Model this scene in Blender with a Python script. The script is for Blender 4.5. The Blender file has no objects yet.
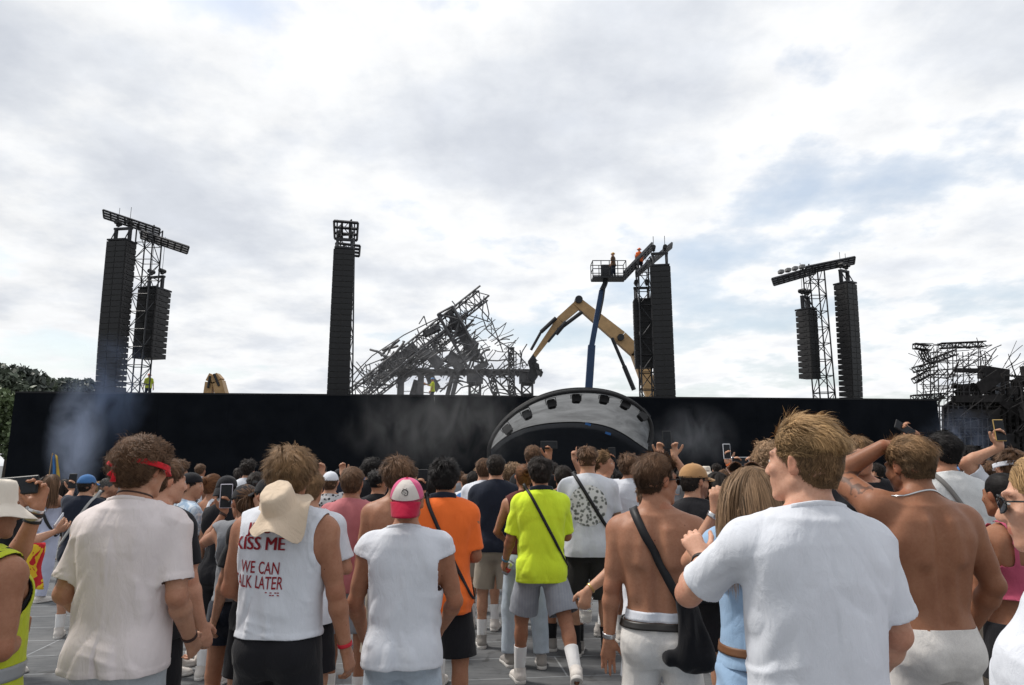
import bpy, math, random
import numpy as np
from mathutils import Matrix, Vector
from mathutils.bvhtree import BVHTree

scene = bpy.context.scene
COL = scene.collection
random.seed(7)
R_ = math.radians

# ------------------------------------------------------------------ camera
FPX, CX, CY, EYE = 690.0, 512.0, 342.5, 1.72
PITCH = math.atan(122.5 / FPX)
cam_d = bpy.data.cameras.new('camera')
cam = bpy.data.objects.new('camera', cam_d)
COL.objects.link(cam)
cam.location = (0, 0, EYE)
cam.rotation_euler = (math.pi / 2 + PITCH, 0, 0)
cam_d.sensor_width = 36.0
cam_d.lens = 36.0 * FPX / 1024.0
cam_d.clip_start = 0.05
cam_d.clip_end = 2000
cam_d.dof.use_dof = False
scene.camera = cam


def at(px, py, Y):
    """point of the place seen at that pixel at distance Y ahead of the lens"""
    u, v = (px - CX) / FPX, (CY - py) / FPX
    t = Y / (math.cos(PITCH) - v * math.sin(PITCH))
    return np.array([u * t, Y, EYE + t * (math.sin(PITCH) + v * math.cos(PITCH))])


# ------------------------------------------------------------------ materials
MATS = {}


def new_mat(name):
    m = bpy.data.materials.new(name)
    m.use_nodes = True
    nt = m.node_tree
    b = nt.nodes['Principled BSDF']
    return m, nt, b


def N(nt, typ, **kw):
    n = nt.nodes.new(typ)
    for k, v in kw.items():
        if k in n.inputs:
            n.inputs[k].default_value = v
        else:
            setattr(n, k, v)
    return n


def L(nt, a, b):
    nt.links.new(a, b)


def ramp(nt, fac, stops):
    r = nt.nodes.new('ShaderNodeValToRGB')
    e = r.color_ramp.elements
    while len(e) < len(stops):
        e.new(0.5)
    for i, (p, c) in enumerate(stops):
        e[i].position = p
        e[i].color = (*c, 1) if len(c) == 3 else c
    L(nt, fac, r.inputs['Fac'])
    return r


def mulcol(nt, a, b):
    m = nt.nodes.new('ShaderNodeMix')
    m.data_type = 'RGBA'
    m.blend_type = 'MULTIPLY'
    m.inputs[0].default_value = 1.0
    L(nt, a, m.inputs[6])
    L(nt, b, m.inputs[7])
    return m.outputs[2]


def plain(name, col, rough=0.6, metal=0.0, var=0.12, scale=6.0, bump=0.0, spec=0.4):
    key = (name, col, rough)
    if key in MATS:
        return MATS[key]
    m, nt, b = new_mat(name)
    tc = N(nt, 'ShaderNodeTexCoord')
    no = N(nt, 'ShaderNodeTexNoise', Scale=scale, Detail=5.0, Roughness=0.6)
    L(nt, tc.outputs['Object'], no.inputs['Vector'])
    r = ramp(nt, no.outputs['Fac'], [(0.3, tuple(c * (1 - var) for c in col)), (0.7, tuple(min(1, c * (1 + var)) for c in col))])
    L(nt, r.outputs[0], b.inputs['Base Color'])
    b.inputs['Roughness'].default_value = rough
    b.inputs['Metallic'].default_value = metal
    b.inputs['Specular IOR Level'].default_value = spec
    if bump:
        bp = N(nt, 'ShaderNodeBump', Strength=bump, Distance=0.01)
        L(nt, no.outputs['Fac'], bp.inputs['Height'])
        L(nt, bp.outputs[0], b.inputs['Normal'])
    MATS[key] = m
    return m


def cloth(name, col, kind='jersey'):
    key = ('cloth', name, col, kind)
    if key in MATS:
        return MATS[key]
    m, nt, b = new_mat(name)
    tc = N(nt, 'ShaderNodeTexCoord')
    no = N(nt, 'ShaderNodeTexNoise', Scale=9.0, Detail=6.0, Roughness=0.65)
    L(nt, tc.outputs['Object'], no.inputs['Vector'])
    v = 0.05 if kind == 'jersey' else 0.16
    r = ramp(nt, no.outputs['Fac'], [(0.25, tuple(c * (1 - v) for c in col)), (0.75, tuple(min(0.92, c * (1 + v)) for c in col))])
    out = r.outputs[0]
    if kind == 'denim':
        n2 = N(nt, 'ShaderNodeTexNoise', Scale=220.0, Detail=2.0)
        L(nt, tc.outputs['Object'], n2.inputs['Vector'])
        r2 = ramp(nt, n2.outputs['Fac'], [(0.3, (.88, .88, .90)), (0.7, (1, 1, 1))])
        out = mulcol(nt, out, r2.outputs[0])
    if kind == 'stripe':
        w = N(nt, 'ShaderNodeTexWave', Scale=14.0, Distortion=1.0)
        L(nt, tc.outputs['Object'], w.inputs['Vector'])
        r2 = ramp(nt, w.outputs['Fac'], [(0.35, (.93, .94, .96)), (0.6, (1, 1, 1))])
        out = mulcol(nt, out, r2.outputs[0])
    if kind == 'pattern':
        vo = N(nt, 'ShaderNodeTexVoronoi', Scale=26.0)
        L(nt, tc.outputs['Object'], vo.inputs['Vector'])
        r2 = ramp(nt, vo.outputs['Distance'], [(0.28, (.06, .06, .07)), (0.42, (1, 1, 1))])
        out = mulcol(nt, out, r2.outputs[0])
    if kind == 'tiedye':
        vo = N(nt, 'ShaderNodeTexNoise', Scale=14.0, Detail=3.0, Distortion=1.5)
        L(nt, tc.outputs['Object'], vo.inputs['Vector'])
        r2 = ramp(nt, vo.outputs['Fac'], [(0.4, (.5, .62, .75)), (0.6, (1, 1, 1))])
        out = mulcol(nt, out, r2.outputs[0])
    L(nt, out, b.inputs['Base Color'])
    b.inputs['Roughness'].default_value = 0.9
    b.inputs['Specular IOR Level'].default_value = 0.15
    b.inputs['Sheen Weight'].default_value = 0.12
    # knit and small creases
    wv = N(nt, 'ShaderNodeTexNoise', Scale=420.0, Detail=1.0)
    L(nt, tc.outputs['Object'], wv.inputs['Vector'])
    cr = N(nt, 'ShaderNodeTexNoise', Scale=16.0, Detail=4.0, Roughness=0.55, Distortion=0.6)
    mp = N(nt, 'ShaderNodeMapping')
    mp.inputs['Scale'].default_value = (1.3, 1.3, 0.55)
    mp.inputs['Rotation'].default_value = (0.2, 0.35, 0)
    L(nt, tc.outputs['Object'], mp.inputs['Vector'])
    L(nt, mp.outputs[0], cr.inputs['Vector'])
    b1 = N(nt, 'ShaderNodeBump', Strength=0.25, Distance=0.002)
    L(nt, wv.outputs['Fac'], b1.inputs['Height'])
    b2 = N(nt, 'ShaderNodeBump', Strength=0.5, Distance=0.014)
    L(nt, cr.outputs['Fac'], b2.inputs['Height'])
    L(nt, b1.outputs[0], b2.inputs['Normal'])
    L(nt, b2.outputs[0], b.inputs['Normal'])
    MATS[key] = m
    return m


SKIN = {'fair': (.60, .345, .24), 'light': (.52, .295, .195), 'tan': (.405, .205, .125), 'brown': (.315, .148, .083), 'dark': (.16, .085, .055)}


def skin(tone):
    key = ('skin', tone)
    if key in MATS:
        return MATS[key]
    col = SKIN[tone]
    m, nt, b = new_mat('skin_' + tone)
    at_ = N(nt, 'ShaderNodeAttribute', attribute_name='tint')
    tc = N(nt, 'ShaderNodeTexCoord')
    no = N(nt, 'ShaderNodeTexNoise', Scale=11.0, Detail=7.0, Roughness=0.7)
    L(nt, tc.outputs['Object'], no.inputs['Vector'])
    r = ramp(nt, no.outputs['Fac'], [(0.3, (col[0] * .88, col[1] * .82, col[2] * .8)), (0.7, (col[0] * 1.08, col[1] * 1.1, col[2] * 1.12))])
    n2 = N(nt, 'ShaderNodeTexNoise', Scale=95.0, Detail=3.0, Roughness=0.7)
    L(nt, tc.outputs['Object'], n2.inputs['Vector'])
    r2 = ramp(nt, n2.outputs['Fac'], [(0.3, (.9, .86, .84)), (0.6, (1, 1, 1))])
    o = mulcol(nt, r.outputs[0], r2.outputs[0])
    n4 = N(nt, 'ShaderNodeTexNoise', Scale=3.5, Detail=3.0, Roughness=0.5)
    L(nt, tc.outputs['Object'], n4.inputs['Vector'])
    r4 = ramp(nt, n4.outputs['Fac'], [(0.35, (.86, .80, .77)), (0.65, (1.08, 1.08, 1.08))])
    o = mulcol(nt, o, r4.outputs[0])
    vo = N(nt, 'ShaderNodeTexVoronoi', Scale=13.0)
    L(nt, tc.outputs['Object'], vo.inputs['Vector'])
    r5 = ramp(nt, vo.outputs['Distance'], [(0.030, (.42, .30, .24)), (0.055, (1, 1, 1))])
    o = mulcol(nt, o, r5.outputs[0])
    o = mulcol(nt, o, at_.outputs['Color'])
    L(nt, o, b.inputs['Base Color'])
    b.inputs['Roughness'].default_value = 0.5
    b.inputs['Specular IOR Level'].default_value = 0.28
    b.inputs['Subsurface Weight'].default_value = 0.12
    b.inputs['Subsurface Radius'].default_value = (0.012, 0.005, 0.003)
    b.inputs['Subsurface Scale'].default_value = 1.0
    n3 = N(nt, 'ShaderNodeTexNoise', Scale=180.0, Detail=3.0)
    L(nt, tc.outputs['Object'], n3.inputs['Vector'])
    bp = N(nt, 'ShaderNodeBump', Strength=0.12, Distance=0.004)
    L(nt, n3.outputs['Fac'], bp.inputs['Height'])
    L(nt, bp.outputs[0], b.inputs['Normal'])
    MATS[key] = m
    return m


HAIRC = {'brown': (.115, .062, .034), 'dark': (.022, .016, .013), 'black': (.012, .010, .010), 'blond': (.36, .225, .105), 'darkblond': (.20, .118, .058), 'auburn': (.15, .065, .028), 'grey': (.13, .125, .12), 'light': (.24, .15, .085)}


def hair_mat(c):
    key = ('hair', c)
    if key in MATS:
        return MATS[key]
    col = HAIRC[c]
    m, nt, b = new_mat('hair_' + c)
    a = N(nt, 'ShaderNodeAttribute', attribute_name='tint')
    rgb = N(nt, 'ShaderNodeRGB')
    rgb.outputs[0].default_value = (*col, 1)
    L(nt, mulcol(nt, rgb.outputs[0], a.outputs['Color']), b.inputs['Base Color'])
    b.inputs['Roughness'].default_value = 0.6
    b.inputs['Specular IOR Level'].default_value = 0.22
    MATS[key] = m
    return m


# ------------------------------------------------------------------ objects
def tag(o, label=None, cat=None, group=None, kind=None):
    if label:
        o['label'] = label
    if cat:
        o['category'] = cat
    if group:
        o['group'] = group
    if kind:
        o['kind'] = kind
    return o


def empty(name, loc=(0, 0, 0), rz=0.0):
    o = bpy.data.objects.new(name, None)
    COL.objects.link(o)
    o.location = tuple(float(x) for x in loc)
    o.rotation_euler = (0, 0, rz)
    o.empty_display_size = 0.1
    return o


def mesh_np(name, V, F, tint=None, smooth=True):
    """V (n,3), F (m,4) or (m,3) index array"""
    me = bpy.data.meshes.new(name)
    V = np.ascontiguousarray(V, dtype=np.float32)
    F = np.ascontiguousarray(F, dtype=np.int32)
    m, k = F.shape
    me.vertices.add(len(V))
    me.vertices.foreach_set('co', V.ravel())
    me.loops.add(m * k)
    me.loops.foreach_set('vertex_index', F.ravel())
    me.polygons.add(m)
    me.polygons.foreach_set('loop_start', np.arange(0, m * k, k, dtype=np.int32))
    me.polygons.foreach_set('use_smooth', np.full(m, smooth))
    me.update(calc_edges=True)
    me.validate()
    if tint is not None:
        a = me.color_attributes.new('tint', 'FLOAT_COLOR', 'POINT')
        c = np.ones((len(V), 4), np.float32)
        c[:, :3] = tint
        a.data.foreach_set('color', c.ravel())
    return me


def link(name, me, mat, parent=None, M=None):
    o = bpy.data.objects.new(name, me)
    COL.objects.link(o)
    if mat is not None and len(me.materials) == 0:
        me.materials.append(mat)
    if parent is not None:
        o.parent = parent
    if M is not None:
        o.matrix_local = M
    return o


class MB:
    """collects boxes, bars, tubes and sheets and links them as one mesh"""

    def __init__(s):
        s.v, s.f = [], []

    def add(s, vs, fs):
        o = len(s.v)
        s.v.extend([tuple(map(float, v)) for v in vs])
        s.f.extend([tuple(i + o for i in f) for f in fs])

    def box(s, c, size, R=None, bev=0.0):
        hx, hy, hz = size[0] / 2, size[1] / 2, size[2] / 2
        if bev <= 0:
            vs = [np.array((x, y, z)) for x in (-hx, hx) for y in (-hy, hy) for z in (-hz, hz)]
            fs = [(0, 1, 3, 2), (4, 6, 7, 5), (0, 4, 5, 1), (2, 3, 7, 6), (0, 2, 6, 4), (1, 5, 7, 3)]
        else:
            b = min(bev, hx * .9, hy * .9, hz * .9)
            out = [(-hx, -hy + b), (-hx + b, -hy), (hx - b, -hy), (hx, -hy + b), (hx, hy - b), (hx - b, hy), (-hx + b, hy), (-hx, hy - b)]
            inn = [(x * (hx - b) / hx, y * (hy - b) / hy) for x, y in out]
            vs, fs = [], []
            for z, ring in ((-hz, inn), (-hz + b, out), (hz - b, out), (hz, inn)):
                vs += [np.array((x, y, z)) for x, y in ring]
            for r in range(3):
                for i in range(8):
                    j = (i + 1) % 8
                    fs.append((r * 8 + i, r * 8 + j, r * 8 + 8 + j, r * 8 + 8 + i))
            fs.append(tuple(range(7, -1, -1)))
            fs.append(tuple(range(24, 32)))
        if R is not None:
            vs = [R @ v for v in vs]
        s.add([v + np.array(c) for v in vs], fs)
        return s

    def tube(s, a, b, r, n=6, r2=None, caps=True):
        a, b = np.array(a, float), np.array(b, float)
        r2 = r if r2 is None else r2
        d = b - a
        ln = np.linalg.norm(d)
        if ln < 1e-6:
            return s
        d /= ln
        u = np.cross(d, (0, 0, 1.0) if abs(d[2]) < .9 else (1.0, 0, 0))
        u /= np.linalg.norm(u)
        w = np.cross(d, u)
        vs = []
        for p, rr in ((a, r), (b, r2)):
            for i in range(n):
                t = 2 * math.pi * i / n
                vs.append(p + rr * (math.cos(t) * u + math.sin(t) * w))
        fs = [(i, (i + 1) % n, n + (i + 1) % n, n + i) for i in range(n)]
        if caps:
            fs += [tuple(range(n - 1, -1, -1)), tuple(range(n, 2 * n))]
        s.add(vs, fs)
        return s

    def path(s, pts, r, n=6):
        pts = [np.array(p, float) for p in pts]
        for a, b in zip(pts[:-1], pts[1:]):
            s.tube(a, b, r, n)
        return s

    def truss(s, a, b, w, seg, rc, rb, n=4, h=None, side=None):
        """box lattice truss"""
        a, b = np.array(a, float), np.array(b, float)
        h = w if h is None else h
        d = b - a
        ln = np.linalg.norm(d)
        d = d / ln
        ref = np.array(side if side is not None else ((0, 1.0, 0) if abs(d[1]) < .9 else (1.0, 0, 0)))
        u = ref - d * np.dot(ref, d)
        u /= np.linalg.norm(u)
        v = np.cross(d, u)
        k = max(1, int(round(ln / seg)))
        cor = [u * w / 2 + v * h / 2, -u * w / 2 + v * h / 2, -u * w / 2 - v * h / 2, u * w / 2 - v * h / 2]
        for c in cor:
            s.tube(a + c, b + c, rc, n)
        for i in range(k):
            p, q = a + d * ln * i / k, a + d * ln * (i + 1) / k
            for j in range(4):
                c0, c1 = cor[j], cor[(j + 1) % 4]
                if (i + j) % 2:
                    c0, c1 = c1, c0
                s.tube(p + c0, q + c1, rb, 4, caps=False)
                s.tube(p + cor[j], p + cor[(j + 1) % 4], rb, 4, caps=False)
        return s

    def prism(s, poly, a, b):
        """polygon given as 3D points at one side, swept by vector (b-a)"""
        off = np.array(b, float) - np.array(a, float)
        n = len(poly)
        vs = [np.array(p, float) for p in poly] + [np.array(p, float) + off for p in poly]
        fs = [tuple(range(n - 1, -1, -1)), tuple(range(n, 2 * n))] + [(i, (i + 1) % n, n + (i + 1) % n, n + i) for i in range(n)]
        s.add(vs, fs)
        return s

    def build(s, name, mat, parent=None, smooth=False, M=None):
        me = bpy.data.meshes.new(name)
        me.from_pydata(s.v, [], s.f)
        me.validate()
        if smooth:
            me.polygons.foreach_set('use_smooth', np.full(len(me.polygons), True))
            me.update()
        return link(name, me, mat, parent, M)


def rotm(x=0, y=0, z=0):
    return np.array(Matrix.Rotation(z, 3, 'Z') @ Matrix.Rotation(y, 3, 'Y') @ Matrix.Rotation(x, 3, 'X'))


# ------------------------------------------------------------------ noise
def vn(P, seed=0):
    P = np.asarray(P, np.float64)
    i = np.floor(P).astype(np.int64)
    f = P - i
    f = f * f * (3 - 2 * f)
    out = 0
    for dx in (0, 1):
        for dy in (0, 1):
            for dz in (0, 1):
                h = ((i[:, 0] + dx) * 374761393 + (i[:, 1] + dy) * 668265263 + (i[:, 2] + dz) * 1274126177 + seed * 974634777) & 0xffffffff
                h = ((h ^ (h >> 13)) * 1274126177) & 0xffffffff
                h = (h ^ (h >> 16)) & 0xffff
                w = (f[:, 0] if dx else 1 - f[:, 0]) * (f[:, 1] if dy else 1 - f[:, 1]) * (f[:, 2] if dz else 1 - f[:, 2])
                out = out + w * (h / 65535.0)
    return out


# ------------------------------------------------------------------ implicit surfaces
class Field:
    def __init__(s, lo, hi, h):
        s.lo, s.h = np.array(lo, float), h
        n = np.ceil((np.array(hi) - s.lo) / h).astype(int) + 1
        s.ax = [(s.lo[i] + h * np.arange(n[i])).astype(np.float32) for i in range(3)]
        s.F = np.full(tuple(n), 1.0, np.float32)

    def put(s, fn, lo, hi, k=0.0, sub=False):
        m = k + 2.6 * s.h
        sl = []
        for i in range(3):
            a = max(0, int(math.floor((lo[i] - m - s.lo[i]) / s.h)))
            b = min(len(s.ax[i]), int(math.ceil((hi[i] + m - s.lo[i]) / s.h)) + 1)
            if b - a < 1:
                return
            sl.append(slice(a, b))
        X = s.ax[0][sl[0], None, None]
        Y = s.ax[1][None, sl[1], None]
        Z = s.ax[2][None, None, sl[2]]
        d = fn(X, Y, Z)
        A = s.F[tuple(sl)]
        if sub:
            d = -d
            r = np.maximum(A, d)
            if k > 0:
                hh = np.maximum(k - np.abs(A - d), 0) / k
                r = r + hh * hh * k * .25
        else:
            r = np.minimum(A, d)
            if k > 0:
                hh = np.maximum(k - np.abs(A - d), 0) / k
                r = r - hh * hh * k * .25
        s.F[tuple(sl)] = r

    def cap(s, a, b, ra, rb, k=0.0, sub=False):
        a, b = np.asarray(a, float), np.asarray(b, float)
        ba = b - a
        l2 = float(ba @ ba) + 1e-12
        r = max(ra, rb)

        def fn(X, Y, Z):
            px, py, pz = X - a[0], Y - a[1], Z - a[2]
            t = np.clip((px * ba[0] + py * ba[1] + pz * ba[2]) / l2, 0, 1)
            return np.sqrt((px - t * ba[0]) ** 2 + (py - t * ba[1]) ** 2 + (pz - t * ba[2]) ** 2) - (ra + (rb - ra) * t)
        s.put(fn, np.minimum(a, b) - r, np.maximum(a, b) + r, k, sub)

    def cone(s, a, b, ra, rb, k=0.0):
        """tapered limb, round at a, cut flat at b"""
        a, b = np.asarray(a, float), np.asarray(b, float)
        ba = b - a
        ln = math.sqrt(float(ba @ ba))
        u = ba / ln
        r = max(ra, rb)

        def fn(X, Y, Z):
            px, py, pz = X - a[0], Y - a[1], Z - a[2]
            t0 = px * u[0] + py * u[1] + pz * u[2]
            t = np.maximum(t0, 0)
            d = np.sqrt((px - t * u[0]) ** 2 + (py - t * u[1]) ** 2 + (pz - t * u[2]) ** 2) - (ra + (rb - ra) * t / ln)
            return np.maximum(d, t0 - ln)
        s.put(fn, np.minimum(a, b) - r, np.maximum(a, b) + r, k)

    def ell(s, c, r, R=None, k=0.0, sub=False):
        c, r = np.asarray(c, float), np.asarray(r, float)
        Rm = np.eye(3) if R is None else R

        def fn(X, Y, Z):
            x, y, z = X - c[0], Y - c[1], Z - c[2]
            qs = [Rm[0, i] * x + Rm[1, i] * y + Rm[2, i] * z for i in range(3)]
            k0 = np.sqrt(sum((q / e) ** 2 for q, e in zip(qs, r)))
            k1 = np.sqrt(sum((q / (e * e)) ** 2 for q, e in zip(qs, r))) + 1e-6
            return k0 * (k0 - 1) / k1
        ext = np.sqrt(((Rm * r[None, :]) ** 2).sum(1))
        s.put(fn, c - ext, c + ext, k, sub)

    def loft(s, zs, a, b, cy, O, R, k=0.0, n=2.4, pad=0.0):
        """stack of super-ellipses along the local z of frame (O, R)"""
        zs = np.asarray(zs, float)
        a, b, cy = np.asarray(a) + pad, np.asarray(b) + pad, np.asarray(cy)
        ma = max(a.max(), b.max() + np.abs(cy).max())

        def fn(X, Y, Z):
            x, y, z = X - O[0], Y - O[1], Z - O[2]
            qx = R[0, 0] * x + R[1, 0] * y + R[2, 0] * z
            qy = R[0, 1] * x + R[1, 1] * y + R[2, 1] * z
            qz = R[0, 2] * x + R[1, 2] * y + R[2, 2] * z
            A = np.interp(qz, zs, a).astype(np.float32)
            B = np.interp(qz, zs, b).astype(np.float32)
            C = np.interp(qz, zs, cy).astype(np.float32)
            e = (np.abs(qx / A) ** n + np.abs((qy - C) / B) ** n) ** (1.0 / n)
            d = (e - 1) * np.minimum(A, B)
            return np.maximum(d, np.maximum(qz - zs[-1] - pad * .5, zs[0] - qz - pad * .5))
        cs = [R @ np.array((x, y, z)) + O for x in (-ma, ma) for y in (-ma, ma) for z in (zs[0], zs[-1])]
        s.put(fn, np.min(cs, 0), np.max(cs, 0), k)

    def nets(s):
        F = s.F
        S = F < 0
        c = np.zeros(tuple(np.array(F.shape) - 1), np.int8)
        for dx in (0, 1):
            for dy in (0, 1):
                for dz in (0, 1):
                    c += S[dx:F.shape[0] - 1 + dx, dy:F.shape[1] - 1 + dy, dz:F.shape[2] - 1 + dz]
        mask = (c > 0) & (c < 8)
        I = np.argwhere(mask)
        idx = np.full(mask.shape, -1, np.int32)
        idx[mask] = np.arange(len(I))
        off = np.array([(x, y, z) for x in (0, 1) for y in (0, 1) for z in (0, 1)])
        val = np.stack([F[I[:, 0] + o[0], I[:, 1] + o[1], I[:, 2] + o[2]] for o in off], 1)
        acc = np.zeros((len(I), 3))
        cnt = np.zeros(len(I))
        for a in range(8):
            for b in range(a + 1, 8):
                if np.abs(off[a] - off[b]).sum() != 1:
                    continue
                va, vb = val[:, a], val[:, b]
                cr = (va < 0) != (vb < 0)
                t = np.where(cr, va / np.where(cr, va - vb, 1), 0)
                acc += np.where(cr[:, None], off[a] + t[:, None] * (off[b] - off[a]), 0)
                cnt += cr
        V = s.lo + (I + acc / np.maximum(cnt, 1)[:, None]) * s.h
        Q = []
        for ax in range(3):
            o1, o2 = (ax + 1) % 3, (ax + 2) % 3
            A = np.take(S, range(0, S.shape[ax] - 1), ax)
            B = np.take(S, range(1, S.shape[ax]), ax)
            E = np.argwhere(A != B)
            ok = (E[:, o1] > 0) & (E[:, o2] > 0) & (E[:, o1] < S.shape[o1] - 1) & (E[:, o2] < S.shape[o2] - 1)
            E = E[ok]
            ins = A[E[:, 0], E[:, 1], E[:, 2]]

            def cell(d1, d2):
                e = E.copy()
                e[:, o1] -= d1
                e[:, o2] -= d2
                return idx[e[:, 0], e[:, 1], e[:, 2]]
            q = np.stack([cell(1, 1), cell(0, 1), cell(0, 0), cell(1, 0)], 1)
            q[~ins] = q[~ins][:, ::-1]
            Q.append(q)
        return V, np.concatenate(Q)


def relax(V, F, it=1, lam=0.5):
    e = np.concatenate([F[:, [i, (i + 1) % F.shape[1]]] for i in range(F.shape[1])])
    n = len(V)
    deg = np.bincount(e.ravel(), minlength=n).astype(float)
    deg[deg == 0] = 1
    for _ in range(it):
        A = np.stack([np.bincount(e[:, 0], V[e[:, 1], i], n) + np.bincount(e[:, 1], V[e[:, 0], i], n) for i in range(3)], 1)
        V = V + lam * (A / deg[:, None] - V)
    return V


def normals(V, F):
    n = np.cross(V[F[:, 2]] - V[F[:, 0]], V[F[:, -1]] - V[F[:, 1]])
    out = np.stack([sum(np.bincount(F[:, j], n[:, i], len(V)) for j in range(F.shape[1])) for i in range(3)], 1)
    return out / (np.linalg.norm(out, axis=1)[:, None] + 1e-12)


def clip_mesh(V, F, c):
    """drop what lies where c > 0; the cut edge snaps to c = 0"""
    ins = c <= 0
    cnt = ins[F].sum(1)
    keep = cnt > 0
    mixed = keep & (cnt < F.shape[1])
    Fm = F[mixed]
    e = np.concatenate([Fm[:, [i, j]] for i in range(F.shape[1]) for j in range(F.shape[1]) if i != j])
    e = e[(~ins[e[:, 0]]) & ins[e[:, 1]]]
    o, i = e[:, 0], e[:, 1]
    t = c[i] / (c[i] - c[o] + 1e-12)
    p = V[i] + np.clip(-t if False else t, 0, 1)[:, None] * (V[o] - V[i])
    w = np.bincount(o, minlength=len(V)).astype(float)
    S = np.stack([np.bincount(o, p[:, k], len(V)) for k in range(3)], 1)
    V = V.copy()
    m = w > 0
    V[m] = S[m] / w[m][:, None]
    F = F[keep]
    used = np.unique(F)
    re = np.full(len(V), -1)
    re[used] = np.arange(len(used))
    return V[used], re[F], used


def bvh(V, F):
    return BVHTree.FromPolygons([tuple(v) for v in V.tolist()], [tuple(f) for f in F.tolist()])

# ------------------------------------------------------------------ people
def unit(v):
    v = np.asarray(v, float)
    return v / (np.linalg.norm(v) + 1e-12)


def turn(v, axis, ang):
    axis = unit(axis)
    c, s_ = math.cos(ang), math.sin(ang)
    return v * c + np.cross(axis, v) * s_ + axis * (axis @ v) * (1 - c)


M_Z = np.array([.80, .86, .92, .98, 1.05, 1.12, 1.20, 1.28, 1.36, 1.43, 1.48]) - .95
TORSO = {
    'm': ([.13, .165, .170, .165, .154, .149, .155, .167, .173, .160, .11],
          [.09, .115, .120, .113, .105, .100, .105, .115, .118, .100, .07],
          [-.01, -.02, -.02, -.012, -.002, .003, .003, .0, -.005, -.012, -.02]),
    'f': ([.13, .168, .178, .170, .140, .126, .132, .144, .150, .138, .095],
          [.09, .118, .123, .112, .094, .088, .092, .102, .103, .088, .06],
          [-.01, -.022, -.022, -.012, -.002, .003, .003, .0, -.005, -.012, -.02]),
}


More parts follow.
